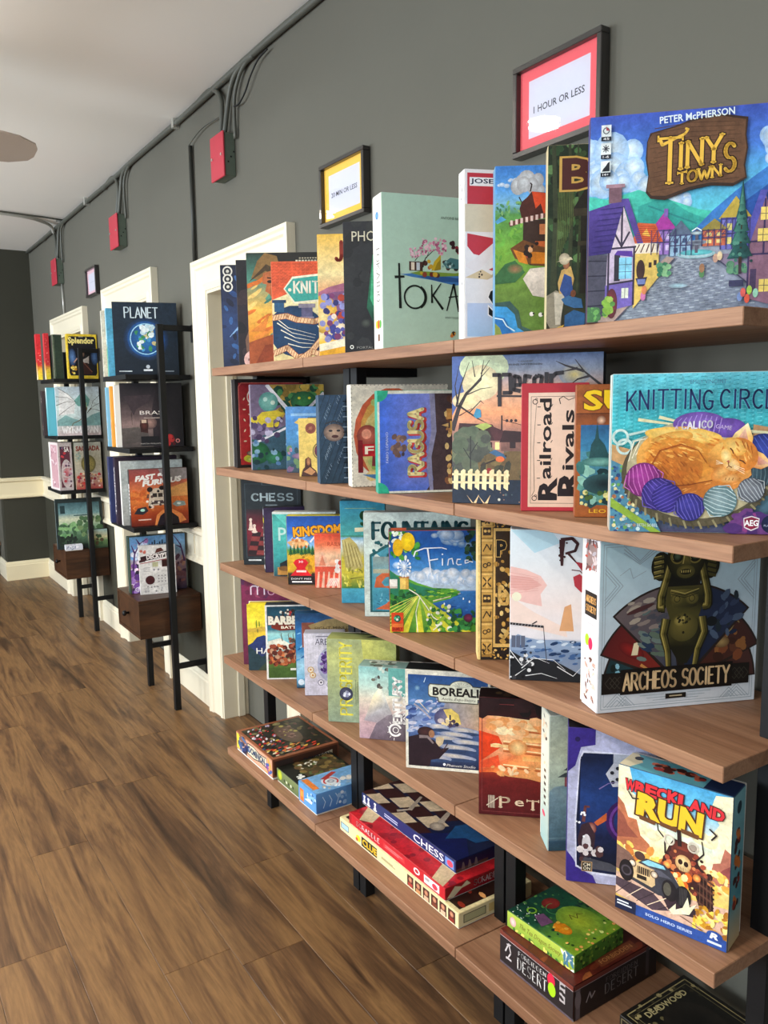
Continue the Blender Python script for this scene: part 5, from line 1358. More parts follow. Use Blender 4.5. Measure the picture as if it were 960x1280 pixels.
    a.text('BETH SOBEL', .22, .045, .12, .020, '#c8d8d8', title=False); a.text('ILLUSTRATED BY', .10, .045, .11, .016, '#8cb0b4', title=False)
gbox(('s2', .988, .863, -46, .235, .244, .065), 'turquoise box with ginger cat asleep among yarn balls, second shelf right end', G2, '#c9dcd8', p_knit, lambda a: a.grad([(0, '#c8b8a8'), (1, '#d8e4e0')]))
# ------------------------------------------------------------------ covers: third shelf
G3 = 'board games standing on the third shelf'
def p_chess(a):
    a.rect(0, 0, 1, 1, '#1d2428'); a.rect(.05, .08, .95, .96, '#38444a'); a.rect(.062, .087, .938, .953, '#1d262b')
    a.rect(.34, .94, .62, .975, '#4c5a60'); a.rect(.36, .945, .60, .97, '#222a2e')
    a.grad([(0, '#3a1c20'), (.5, '#7a1f30'), (1, '#241e24')], .07, .1, .93, .66)
    for j in range(5):
        for i in range(6):
            a.poly([(.07 + .15 * i + .02 * j, .12 + .055 * j), (.21 + .15 * i + .02 * j, .115 + .055 * j), (.23 + .15 * i + .02 * j, .165 + .055 * j), (.09 + .15 * i + .02 * j, .17 + .055 * j)], '#8a3a38' if (i + j) % 2 else '#2c1a1e')
    for x_, y_, h_ in ((.14, .42, .14), (.2, .39, .09), (.38, .44, .17), (.5, .42, .12), (.66, .46, .18), (.8, .42, .12)):
        c_ = '#e0c8b8' if x_ < .45 else '#8c4a44'
        a.ell(x_, y_, .05, .014, c_); a.poly([(x_ - .035, y_), (x_ + .035, y_), (x_ + .015, y_ + h_ * .75), (x_ - .015, y_ + h_ * .75)], c_); a.ell(x_, y_ + h_ * .82, .026, None, c_)
    a.stroke('CHESS', .52, .80, .70, .080, .0065, '#b8c8cc', .6, .004, gap=.3); a.rect(.40, .70, .60, .712, '#7c8a90'); a.rect(.08, .045, .3, .062, '#d8dcdc'); a.rect(.36, .045, .55, .062, '#a8acac')
gbox(('s3', 1.072, 2.504, -37.2, .2, .286, .05), 'black box with silver serif title over chess pieces, leftmost on third shelf', G3, '#1b2024', p_chess)
def p_com(a):
    a.rect(0, 0, 1, 1, '#3a2c4c'); a.rect(.3, .02, 1, .55, '#c85a80'); a.rect(.35, .6, .9, .95, '#5c4478'); a.splat(14, .3, 0, 1, .5, .03, .08, ['#e8e0e4', '#28242c', '#d04070'])
def p_com_s(a):
    a.rect(0, 0, 1, 1, '#2c3034'); a.text('ARCADE', .5, .42, .5, .42, '#dcdce0', bold=.02, rot=-90); a.ell(.5, .78, .3, .05, '#e8d820'); a.rect(.1, .86, .9, .97, '#a8a4b8'); a.rect(.2, .04, .8, .11, '#e8e8e8')
gbox(('s3', 1.075, 2.339, -20, .13, .209, .045), 'thin dark box with yellow dot on its spine, third shelf', G3, '#2c2a30', p_com, lambda a: (a.rect(0, 0, 1, 1, '#2c3034'), a.ell(.5, .80, .32, .045, '#e8d820'), a.rect(.15, .88, .85, .97, '#a8a4b8'), [a.line([(.3, .2 + .06 * i), (.7, .23 + .06 * i)], .16, '#dcdce0') for i in range(7)], a.rect(.2, .04, .8, .10, '#e8e8e8')))
def p_teal(a):
    a.grad([(0, '#2a4c54'), (.3, '#3a9c9c'), (.7, '#4cb0a8'), (1, '#3a9490')]); a.poly([(.0, 1), (.3, .7), (.8, .9), (1, 1)], '#5cc0b8')
    a.poly([(.1, 0), (.1, .2), (.3, .30), (.5, .22), (1, .1), (1, 0)], '#1c2428'); a.rect(.06, .02, .3, .14, '#b8843c'); a.ell(.18, .12, .1, .04, '#7a5428')
    a.text('P', .15, .66, .12, .20, '#b8d8d4', bold=.01); a.rect(0, .97, 1, 1, '#dce4e0')
gbox(('s3', 1.072, 2.273, -38.7, .2, .203, .045), 'teal box with large pale letter and white edge, third shelf', G3, '#dcdcd4', p_teal, lambda a: a.rect(0, 0, 1, 1, '#e0e0d8'))
def p_king(a):
    a.grad([(0, '#2a2428'), (.16, '#3a2c28'), (.2, '#d8a828'), (.42, '#e0b838'), (.5, '#5a9a3c'), (.58, '#7cb8e8'), (.75, '#2f6cc8'), (1, '#1f50a8')])
    for i in range(9): a.line([(.02 + .11 * i, .62 + .03 * (i % 3)), (.2 + .11 * i, .80 + .04 * (i % 2))], .03, '#e8f0f8' if i % 2 else '#8cc0ec', .006)
    a.poly([(0, .62), (.16, .68), (.3, .64), (.34, .58), (.1, .52)], '#e0ac70'); a.splat(10, .03, .54, .3, .66, .015, .03, ['#f0d0a0', '#c87840'])
    for i in range(12): a.tree(.05 + .055 * i, .42 + .01 * (i % 3), .08, .14, '#2c6c3c', '#184c28')
    a.splat(50, .2, .18, 1, .42, .02, .05, ['#e0b020', '#f0cc40', '#c89018', '#a87c20'], .8); a.poly([(.45, .18), (1, .3), (1, .02), (.4, .1)], '#6c4828')
    a.ell(.2, .33, .10, .05, '#d8202c'); a.poly([(.08, .33), (.32, .33), (.26, .24), (.36, .13), (.04, .13), (.14, .24)], '#d8202c'); a.text('30', .2, .335, .07, .03, '#ffffff'); a.rect(.13, .18, .28, .21, '#f8e0d8')
    a.poly([(0, 0), (.45, 0), (.45, .12), (0, .10)], '#1c1a1c'); a.text("DON'T MISS", .2, .085, .30, .025, '#ffffff'); a.rect(.06, .03, .36, .05, '#ffffff')
    a.text('KINGDOMINO', .60, .80, 1.0, .13, '#f4a81c', bold=.05, ol='#3c2010', olw=.04, rot=4)
gbox(('s3', 1.054, 2.139, -37, .2, .207, .045), 'bright blue and yellow box with bold orange title, third shelf', G3, '#e8d840', p_king, lambda a: a.grad([(0, '#d05c9c'), (.3, '#e08cc0'), (.5, '#e8e040'), (1, '#f0e858')]))
def p_rl(a):
    a.grad([(0, '#e0402c'), (.4, '#f0a080'), (.6, '#f4c8a0'), (.8, '#ec7a50'), (1, '#e84c34')])
    a.poly([(.02, .38), (.08, .55), (.2, .68), (.32, .55), (.42, .40)], '#f0b898'); a.poly([(.1, .40), (.2, .62), (.3, .40)], '#e08868'); a.rect(0, .0, 1, .40, '#e45a40'); a.line([(0, .405), (1, .405)], .014, '#f8d8c0')
    for i in range(7): a.poly([(.02 + .14 * i, .0), (.08 + .14 * i, .3), (.12 + .14 * i, .3), (.10 + .14 * i, .0)], '#f4c0a4')
    a.splat(10, .5, .30, .95, .5, .05, .09, ['#f4e8e0', '#e87868', '#f8f0e8', '#c84438'])
    for i in range(8): a.line([(.3 + .04 * i, .03), (.42 + .03 * i, .18)], .02, '#fce8dc')
    a.text('RAILWAY', .66, .82, .62, .075, '#b8402c'); a.rect(.5, .74, .84, .752, '#c8604c')
gbox(('s3', 1.099, 2.052, -37, .11, .159, .03), 'small coral pink box with arched building, third shelf', G3, '#e86a50', p_rl)
def p_hut(a):
    a.grad([(0, '#3a90b0'), (.14, '#4aa0b8'), (.15, '#4c7c34'), (.3, '#d0c040'), (.45, '#b8a838'), (.6, '#c8d8e0'), (.64, '#7ab0cc'), (.66, '#3a7c54'), (.67, '#4aa09c'), (.85, '#3a94a4'), (1, '#2c88a8')])
    a.poly([(.02, .62), (.2, .65), (.36, .58), (.45, .48), (.5, .36), (.38, .30), (.1, .33), (.06, .48)], '#b0a060'); 
    for i in range(9): a.line([(.06 + .035 * i, .62 - .01 * i), (.16 + .04 * i, .36)], .012, '#7c6c3c' if i % 2 else '#d0c488')
    a.splat(30, 0, .16, .6, .34, .03, .07, ['#d8cc48', '#a8a030', '#e0d868', '#88882c'], .4); a.line([(.2, .24), (.5, .26)], .02, '#4c3c20', .006)
    a.stroke('S', .52, .83, .12, .12, .010, '#2c5c34', .6); a.poly([(.32, .70), (.72, .71), (.72, .75), (.32, .74)], '#e4dcb8')
    a.line([(.1, .93), (.8, .93)], .006, '#b8c860')
gbox(('s3', 1.069, 1.848, -36.5, .12, .277, .045), 'blue green box with thatched hut and banner, third shelf', G3, '#3f94a8', p_hut)
def p_fount(a):
    a.rect(0, 0, 1, 1, '#c9d6cf'); a.poly([(.05, .04), (.05, .60), (.18, .68), (.30, .73), (.9, .75), (.9, .04)], '#1f5a60'); a.poly([(.07, .055), (.07, .58), (.2, .66), (.31, .71), (.9, .73), (.9, .055)], '#4a94a8')
    a.splat(24, .06, .56, .3, .72, .01, .022, ['#c9d6cf', '#1f5a60'], 1); a.grad([(0, '#3c8aa8'), (.5, '#4c9cb0'), (1, '#8c9c98')], .08, .06, .88, .58)
    a.poly([(.09, .28), (.11, .38), (.22, .46), (.3, .44), (.3, .40), (.2, .38), (.16, .33), (.2, .28), (.28, .26), (.28, .2), (.2, .12), (.1, .07), (.3, .06), (.36, .2), (.3, .30), (.25, .30)], '#c8643c')
    a.rect(.08, .42, .3, .46, '#a8a890'); a.splat(14, .1, .12, .28, .26, .008, .02, ['#7cc0d4', '#2c7090'], .3)
    a.stroke('FOUNTAINS', .53, .83, .90, .15, .0095, '#1c4c54', .55, .004, gap=.16)
gbox(('s3', 1.046, 1.693, -36, .265, .264, .05), 'pale box with large teal art nouveau title behind lemon box', G3, '#d3dcd6', p_fount, lambda a: a.rect(0, 0, 1, 1, '#cfd8d2'))
def p_finca(a):
    a.grad([(0, '#4a8c2c'), (.3, '#6aa83c'), (.40, '#2c60a8'), (.42, '#b8cce0'), (.55, '#c8d8ec'), (.62, '#4a90d0'), (.8, '#1c60b0'), (1, '#1a4c98')])
    for x_, y_, r_ in ((.3, .53, .10), (.45, .54, .12), (.62, .52, .13), (.8, .53, .14), (.92, .48, .1)): a.cloud(x_, y_, r_, '#f0f0f4', '#a8c0dc', 7, .7)
    a.cloud(.72, .93, .16, '#c0ccd8', '#5880b0', 8, .5); a.cloud(.88, .85, .10, '#a8bccc', '#4070a8', 6, .5); a.cloud(.12, .66, .08, '#d0e0f0', '#6aa0d8', 5, .6)
    a.grad([(0, '#184890'), (1, '#3a78b8')], .42, .14, 1, .405); a.splat(30, .45, .16, 1, .38, .01, .04, ['#2c64a8', '#123c80', '#4c88c0'], .15, 0)
    for x_, y_ in ((.63, .28), (.85, .33), (.92, .30), (.7, .2)): a.ell(x_, y_, .008, .012, '#f4f8fc')
    a.poly([(0, .62), (.08, .57), (.2, .54), (.32, .49), (.5, .44), (.72, .43), (.82, .40), (.7, .33), (.5, .29), (.45, .2), (.6, .12), (.95, .02), (.95, 0), (0, 0)], '#5a9c34')
    a.ridge([(0, .62), (.08, .56), (.2, .51), (.3, .47), (.55, .42)], '#2c7c5c', .36); a.line([(.5, .31), (.66, .345), (.82, .385)], .014, '#e8d8b0', .006)
    a.splat(60, .2, .33, .78, .43, .015, .04, ['#7cb83c', '#3c8c34', '#a8cc48', '#2c6c30'], .35, 5); a.splat(40, 0, .28, .28, .44, .02, .045, ['#2c6c34', '#3c8c3c', '#1c4c28'], .7)
    for i in range(12):
        x0 = -.15 + .09 * i
        a.poly([(.34, .37), (.36, .37), (x0 + .10, 0), (x0, 0)], ['#8cb83c', '#8cb83c', '#d8cc30' if i % 2 else '#4c8c2c', '#e8dc40' if i % 2 else '#3c7828'])
    for i in range(7): a.line([(0, .25 - .035 * i), (.15, .31 - .03 * i), (.34, .37)], .010, '#e8e468', .004)
    a.line([(.33, .37), (.42, .26), (.5, .15), (.6, .09), (.5, .02)], .012, '#f0ecd8'); a.line([(.35, .36), (.30, .2), (.32, .0)], .010, '#e8e8c8'); a.line([(.22, .43), (.33, .37)], .012, '#f0ecd8')
    a.splat(50, .42, .0, .7, .26, .015, .035, ['#5c9c34', '#2c6c30', '#c8cc40', '#e8e8d8', '#8cb838'], .8)
    a.rect(.12, .43, .22, .545, '#e8c468'); a.rect(.185, .43, .22, .545, '#c89c48'); a.rect(.11, .54, .225, .555, '#b07040'); a.rect(0, .45, .09, .53, '#f0ece4'); a.rect(0, .44, .09, .46, '#c8b8a8')
    for i in range(14):
        t_ = i * 2 * math.pi / 14; a.line([(.17, .645), (.17 + .075 * math.cos(t_), .645 + .09 * math.sin(t_))], .006, '#f0f4f8'); a.ell(.17 + .07 * math.cos(t_), .645 + .084 * math.sin(t_), .012, .014, '#f4f8fc')
    a.line([(.15, .55), (.17, .64), (.19, .55)], .008, '#dce4ec')
    a.splat(36, -.02, .72, .34, 1, .02, .05, ['#4c9c3c', '#2c7830', '#8cc850', '#e8f0e0'], .6); a.ell(.10, .84, .06, .085, '#f4c818', '#e0a810', 22, fx=-.2, fy=.2); a.ell(.215, .895, .08, .09, '#fcdc1c', '#e8b810', 24, fx=-.2, fy=.2)
    a.splat(30, .88, .7, 1, 1, .02, .05, ['#1c3c2c', '#2c5034', '#142c24'], .8); a.splat(40, .70, .02, 1, .22, .02, .05, ['#1c4c2c', '#2c6c34', '#3c8c44'], .6); a.ell(.905, .14, .05, None, '#7c2c4c', '#4c1c38')
    a.cur = 'title'
    w_ = '#eef2fa'
    a.line([(.28, .75), (.30, .80), (.40, .83), (.60, .835), (.66, .82)], .016, w_, .010); a.line([(.44, .83), (.46, .70), (.475, .60), (.49, .57)], .018, w_, .007); a.line([(.45, .71), (.56, .725)], .013, w_)
    a.line([(.61, .73), (.61, .66)], .013, w_); a.ell(.61, .77, .010, None, w_); a.line([(.67, .66), (.68, .72), (.72, .73), (.735, .67)], .012, w_); a.line([(.82, .72), (.78, .72), (.77, .68), (.79, .665), (.83, .67)], .012, w_); a.line([(.91, .71), (.87, .71), (.87, .68), (.91, .69), (.92, .70), (.96, .69)], .012, w_)
    a.cur = 'print'
    a.rect(.015, .01, .155, .20, '#d84820'); a.ell(.085, .14, .042, None, '#2c5c48'); a.splat(5, .06, .12, .11, .16, .012, .018, ['#58b88c', '#e8e8d8']); a.rect(.02, .055, .15, .09, '#e87838'); a.text('FAMILY', .085, .035, .11, .03, '#7c1410', bold=.03)
gbox(('s3', 1.016, 1.535, -34.2, .202, .241, .05), 'vivid coastal vineyard box with lemons and windmill, third shelf', G3, '#c8502c', p_finca, lambda a: a.grad([(0, '#d84820'), (.25, '#e0b840'), (.8, '#5a9a50'), (1, '#d86030')]), lambda a: (a.rect(0, 0, 1, 1, '#24484c'), a.rect(.02, .1, .2, .9, '#d85828')))
def p_gold(a):
    a.rect(0, 0, 1, 1, '#241c18'); a.rect(0, 0, .035, 1, '#e8c880'); g_ = '#dfb364'; d_ = '#3a2818'
    a.rect(.05, .02, .20, .97, '#9c7434')
    for j in range(8):
        y_ = .04 + .118 * j
        a.rect(.05, y_, .20, y_ + .085, '#c89a4c'); a.rect(.05, y_ + .088, .20, y_ + .105, g_)
        if j % 4 == 0: a.line([(.07, y_ + .01), (.18, y_ + .075)], .02, d_); a.line([(.07, y_ + .075), (.18, y_ + .01)], .02, d_); a.line([(.125, y_), (.125, y_ + .08)], .012, g_)
        elif j % 4 == 1: a.ring(.10, y_ + .04, .02, .035, d_, 16); a.ring(.15, y_ + .05, .015, .03, d_, 14)
        elif j % 4 == 2: a.line([(.07, y_ + .02), (.12, y_ + .07), (.17, y_ + .03), (.18, y_ + .07)], .016, d_)
        else: a.rect(.07, y_ + .015, .18, y_ + .07, d_); a.ell(.10, y_ + .045, .02, None, g_); a.ell(.15, y_ + .045, .02, None, g_)
    a.rect(.21, .09, .90, .93, g_); a.rect(.24, .115, .87, .91, d_)
    a.splat(50, .25, .13, .86, .55, .02, .05, ['#dfb364', '#b8883c', '#e8c880', '#c89a4c'], .7); a.splat(40, .25, .42, .86, .78, .02, .04, ['#b8883c', '#dfb364', '#8c6428'], 1.2, 60)
    a.line([(.30, .50), (.29, .44), (.33, .40), (.40, .40), (.42, .46), (.36, .50)], .045, g_); a.line([(.30, .18), (.36, .16), (.42, .2)], .05, g_); a.line([(.27, .15), (.27, .9)], .01, d_)
    a.splat(40, .05, .0, .95, .085, .015, .03, [g_, d_, '#b8883c'], .6); a.splat(40, .05, .94, .95, 1, .015, .03, [g_, d_, '#b8883c'], .6)
    a.text('P', .32, .79, .11, .10, '#16110f', bold=.05, ol=g_, olw=.03)
gbox(('s3', 1.051, 1.260, -36, .15, .298, .06), 'golden carved relief box with black P, third shelf', G3, '#e3c684', p_gold)
def p_wr(a):
    a.grad([(0, '#8c94a4'), (.25, '#6a84a8'), (.29, '#e0dce0'), (.5, '#eadcd8'), (.8, '#dfe4e8'), (1, '#d8e4ec')])
    a.poly([(0, 1), (.5, 1), (.62, .92), (.3, .85), (.1, .95)], '#b8d8e4')
    a.poly([(0, .76), (.2, .74), (.38, .70), (.46, .64), (.38, .58), (.40, .5), (.2, .52), (0, .55)], '#e8bcb4'); a.poly([(0, .70), (.25, .69), (.4, .64), (.2, .60), (0, .62)], '#e0a8a0')
    for i in range(8): a.line([(0, .72 - .02 * i), (.35, .69 - .012 * i)], .005, '#d89890')
    a.poly([(0, .56), (.3, .46), (.7, .36), (.72, .30), (0, .38)], '#ecd4c8'); a.ell(.08, .56, .06, None, '#e8e4c8'); a.poly([(.62, .34), (.68, .5), (.76, .52), (.8, .34)], '#d8a070')
    a.ridge([(0, .27), (.1, .31), (.2, .29), (.35, .275), (.6, .28), (1, .27)], '#8ca0bc', .2)
    a.splat(60, .15, .12, .9, .27, .02, .06, ['#3c5c8c', '#5c7ca8', '#1c3458', '#c8d4e0', '#7c98b8'], .4, 10)
    for x_ in (.02, .08, .14): a.rect(x_, .22, x_ + .05, .30, '#5c6478')
    a.poly([(0, 0), (0, .2), (.1, .17), (.2, .14), (.4, .15), (.6, .13), (.9, .05), (1, 0)], '#1c1e22')
    for p_ in ([(.0, .2), (.15, .1), (.3, .16), (.5, .12)], [(.15, .08), (.3, .15), (.55, .145), (.7, .08)], [(.2, .03), (.4, .05), (.6, .02)], [(.05, .02), (.2, .08)], [(.6, .1), (.8, .04), (.9, .1)]): a.line(p_, .012, '#e0e0e0', .004)
    a.splat(20, 0, .0, .3, .2, .01, .03, ['#dcdcdc', '#3c3c40', '#0c0c0e'])
    a.line([(0, .38), (.26, .37), (.42, .365)], .03, '#2c2a2e'); a.line([(.42, .37), (.44, .25), (.47, .12)], .008, '#3c3a44'); a.line([(.28, .38), (.34, .40)], .015, '#2c2a2e')
    for i in range(10): a.line([(.02 + .04 * i, .36), (.035 + .04 * i, .385)], .004, '#c8c4c4')
    a.cur = 'title'; k = '#3c1a1c'
    a.line([(.64, .94), (.635, .86), (.64, .77)], .075, k, .03); a.line([(.62, .94), (.76, .95), (.83, .915), (.80, .87), (.68, .85)], .045, k, .03); a.line([(.70, .86), (.84, .78)], .035, k, .012); a.splat(10, .60, .80, .70, .94, .01, .02, [k]); a.cur = 'print'
    a.poly([(.80, .80), (.90, .79), (.98, .77), (.98, .70), (.90, .73)], '#a02c38'); a.poly([(.78, .70), (.86, .72), (.98, .66), (.98, .60), (.88, .60), (.80, .64)], '#b83844'); a.line([(.76, .745), (.86, .74), (.94, .70)], .012, '#5c1c28')
gbox(('s3', 1.023, 1.131, -43.5, .150, .293, .05), 'white box with brushed R over crane and stormy harbour, third shelf', G3, '#dcdfe2', p_wr, flat=True)
def p_arch(a):
    a.grad([(0, '#d4d8dc'), (.4, '#c8d4dc'), (1, '#b4d4dc')])
    ln = '#9aa8b0'
    a.line([(.02, .02), (.98, .02), (.98, .98), (.02, .98)], .004, ln, close=True); a.line([(.035, .035), (.965, .035), (.965, .965), (.035, .965)], .003, ln, close=True)
    def dia(x, y, r, fx_, fy_):
        for q in range(3): a.line([(x - r + .02 * q, y), (x, y + (r - .02 * q)), (x + r - .02 * q, y)], .004, ln); 
    for x_ in (.12, .88): dia(x_, .03, .08, 1, 1); dia(x_ + (.05 if x_ < .5 else -.05), .03, .06, 1, 1)
    for s_ in (-1, 1):
        for q in range(3):
            a.line([(.5 + s_ * .47, .86 - .02 * q), (.5 + s_ * (.36 + .02 * q), .74), (.5 + s_ * .47, .62 + .02 * q)], .004, ln); a.line([(.5 + s_ * (.36), .97 - .02 * q), (.5 + s_ * .26, .88 - .01 * q), (.5 + s_ * .16, .97 - .02 * q)], .004, ln)
    a.line([(.12, .80), (.18, .84), (.2, .78), (.28, .82)], .003, ln)
    # fan of scene cards
    cx, cy = .51, .12
    def petal(a0, a1, r, c, c2, edge='#2a201c', rr=0):
        asp = 1.0
        n = 8
        P = [(cx, cy)] + [(cx + r * math.cos(R(a0 + (a1 - a0) * i / n)), cy + r * math.sin(R(a0 + (a1 - a0) * i / n))) for i in range(n + 1)]
        a.poly(P, edge)
        r2 = r - .012; d0, d1 = a0 + 1.0, a1 - 1.0
        P2 = [(cx, cy + .03)] + [(cx + r2 * math.cos(R(d0 + (d1 - d0) * i / n)), cy + r2 * math.sin(R(d0 + (d1 - d0) * i / n))) for i in range(n + 1)]
        a.poly(P2, [c2] + [c] * (n + 1))
    petal(4, 34, .49, '#4a2c28', '#3a2018'); petal(146, 176, .49, '#1c3438', '#2c4c54')
    a.splat(22, .06, .2, .3, .33, .012, .03, ['#8cc0d0', '#2c5c64', '#14201c', '#c8e0e4'], .7)
    petal(24, 62, .55, '#402420', '#50281c'); petal(118, 156, .55, '#5c1c1c', '#8c2c20')
    a.splat(16, .72, .28, .92, .5, .015, .04, ['#5c3424', '#7c4428', '#8c5a30', '#3a2018'], .8); a.ell(.77, .37, .05, .035, '#a88c58', '#6a4c30'); a.line([(.80, .40), (.86, .50), (.88, .48)], .014, '#8c7448', .006)
    a.ell(.2, .36, .09, .04, '#9c2420', '#5c1818', rot=-30); a.poly([(.20, .33), (.215, .40), (.25, .41), (.24, .33)], '#e8d8b0'); a.line([(.26, .27), (.34, .22)], .018, '#c88848', .006)
    petal(46, 84, .62, '#26304a', '#182034'); petal(96, 134, .62, '#6a5c5c', '#2c3a4c')
    a.splat(24, .18, .48, .4, .65, .02, .05, ['#8a7c74', '#5c6c68', '#4c4c54', '#a89c8c'], .4, 20); a.splat(20, .26, .28, .44, .5, .02, .05, ['#5c6c5c', '#3c4c5c', '#6c7c74', '#283850'], .4, -20); a.ell(.25, .60, .09, .014, '#4c2c2c', rot=18)
    a.splat(24, .62, .4, .88, .66, .02, .05, ['#1c2840', '#34405c', '#202c34', '#4c5c74'], .5); a.ell(.70, .50, .035, .03, '#14181c'); 
    petal(80, 100, .74, '#18160f', '#241c12')
    # seated bronze idol, hands raised to its head
    dk, md, br, hi = '#1e1c0e', '#4c4620', '#7c6e34', '#b8a458'
    def limb(pts, w, w2=None):
        a.line(pts, w, dk, w2); a.line([(x_ - .003, y_ + .002) for x_, y_ in pts], w * .8, md, (w2 or w) * .8); a.line([(x_ - w * .14, y_ + .003) for x_, y_ in pts], w * .38, br, (w2 or w) * .38); a.line([(x_ - w * .22, y_ + .004) for x_, y_ in pts], w * .12, hi, (w2 or w) * .12)
    a.ell(.37, .84, .062, .085, dk); a.ell(.675, .84, .062, .085, dk)
    for q in range(5):
        a.line([(.325, .775 + .028 * q), (.385, .785 + .028 * q)], .018, br if q % 2 else md); a.line([(.325, .782 + .028 * q), (.37, .79 + .028 * q)], .005, hi)
        a.line([(.66, .785 + .028 * q), (.715, .77 + .028 * q)], .018, md)
    limb([(.40, .60), (.375, .60), (.375, .66), (.405, .76), (.43, .86)], .062, .05); limb([(.64, .60), (.67, .60), (.67, .66), (.645, .76), (.62, .86)], .062, .05)
    a.poly([(.415, .72), (.40, .62), (.43, .54), (.42, .46), (.44, .36), (.50, .26), (.55, .26), (.61, .36), (.635, .46), (.615, .54), (.645, .62), (.63, .72)], [md, md, md, md, dk, dk, dk, dk, dk, md, dk, md])
    a.poly([(.43, .70), (.615, .70), (.60, .60), (.525, .575), (.445, .60)], [br, md, dk, md, md])
    for x_ in (.475, .568): a.ell(x_, .645, .042, .034, br, md, 18, fx=-.3, fy=.3); a.ring(x_, .645, .016, .020, dk, 14)
    for q in range(3): a.line([(.435, .70 - .012 * q), (.522, .675 - .012 * q), (.61, .70 - .012 * q)], .004, hi if q == 0 else dk)
    a.ell(.52, .48, .092, .088, br, md, 28, fx=-.3, fy=.35); a.ell(.495, .515, .035, .03, hi, br, 16); a.splat(16, .47, .50, .57, .55, .005, .010, [dk, md, hi]); a.ell(.52, .445, .008, .008, dk)
    limb([(.41, .53), (.395, .44), (.425, .34), (.435, .24)], .06, .034); limb([(.635, .53), (.655, .44), (.615, .34), (.60, .24)], .06, .034)
    for x_ in (.41, .575):
        a.poly([(x_ + .01, .25), (x_ - .005, .205), (x_ + .06, .205), (x_ + .05, .25)], [md, br, br, md]); [a.line([(x_ + .004 + .014 * q, .203), (x_ + .006 + .014 * q, .222)], .005, dk) for q in range(5)]
    a.ell(.522, .88, .120, .125, md, dk, 30, fx=-.2, fy=.1); a.poly([(.43, .96), (.46, .985), (.58, .985), (.615, .96), (.60, .93), (.45, .93)], [br, hi, md, md, md, br])
    for x_ in (.468, .578): a.ell(x_, .895, .050, .045, dk); a.ring(x_, .895, .036, .045, br, 20); a.ring(x_, .895, .030, .033, hi, 20, 80, 220); a.ell(x_, .895, .022, None, '#5c6c50', '#2c3424')
    a.poly([(.505, .90), (.49, .845), (.555, .845), (.54, .90)], [br, md, md, md]); a.line([(.512, .90), (.503, .85)], .006, hi)
    a.ell(.522, .805, .058, .040, br, md, 22, fx=-.2, fy=.4); a.ell(.522, .803, .038, .017, dk); [a.line([(.495 + .014 * q, .798), (.495 + .014 * q, .812)], .007, hi) for q in range(5)]
    a.ell(.515, .155, .066, .055, '#8a3018', '#2c0c08'); a.ring(.515, .16, .022, .034, '#c8602c'); a.ring(.515, .16, .045, .050, '#5c1c10')
    a.rect(.02, .11, .955, .235, '#17130f'); 
    for x_ in (.04, .83):
        for q in range(3): a.line([(x_ + .03 * q, .175), (x_ + .03 + .03 * q, .21), (x_ + .06 + .03 * q, .175), (x_ + .03 + .03 * q, .14)], .004, '#3c3830', close=True)
    a.rect(.135, .10, .845, .25, '#120e0b')
    a.stroke('ARCHEOS SOCIETY', .49, .175, .67, .10, .0042, '#e0c090', .75, 0, gap=.22)
    a.rect(.42, .055, .55, .085, '#1a1612'); a.rect(.445, .066, .525, .074, '#b8a888')
    for q in range(3): a.line([(.26 + .04 * q, .085 - .016 * q), (.41 + .01 * q, .085 - .016 * q)], .003, ln); a.line([(.71 - .04 * q, .085 - .016 * q), (.56 - .01 * q, .085 - .016 * q)], .003, ln)
def p_arch_s(a):
    a.rect(0, 0, 1, 1, '#e9e2e4'); a.rect(.15, .82, .85, .99, '#8c7470'); a.splat(30, .15, .82, .85, .99, .05, .15, ['#c8b8b8', '#6a3c38', '#a8a0a8', '#4c3c3c', '#b04838'], .4)
    a.rect(.12, .545, .9, .69, '#1a1411'); a.stroke('ARCHEOS', .51, .645, .64, .035, .0022, '#e0a860', .8); a.stroke('SOCIETY', .51, .59, .64, .035, .0022, '#e0a860', .8)
    a.ell(.30, .40, .14, .035, '#a8e020'); a.ell(.52, .385, .14, .037, '#e82858'); a.rect(.2, .47, .8, .475, '#c8c0c4'); a.rect(.2, .50, .8, .505, '#b8b0b4'); a.splat(30, .15, .05, .85, .3, .05, .14, ['#c8a090', '#8a6050', '#e0c8b8', '#6c4438'], .4)
gbox(('s3', 1.026, .914, -22.2, .3, .2990, .07), 'thick white art deco box with bronze idol between fanned cards', G3, '#e6e6e8', p_arch, p_arch_s, flat=True)

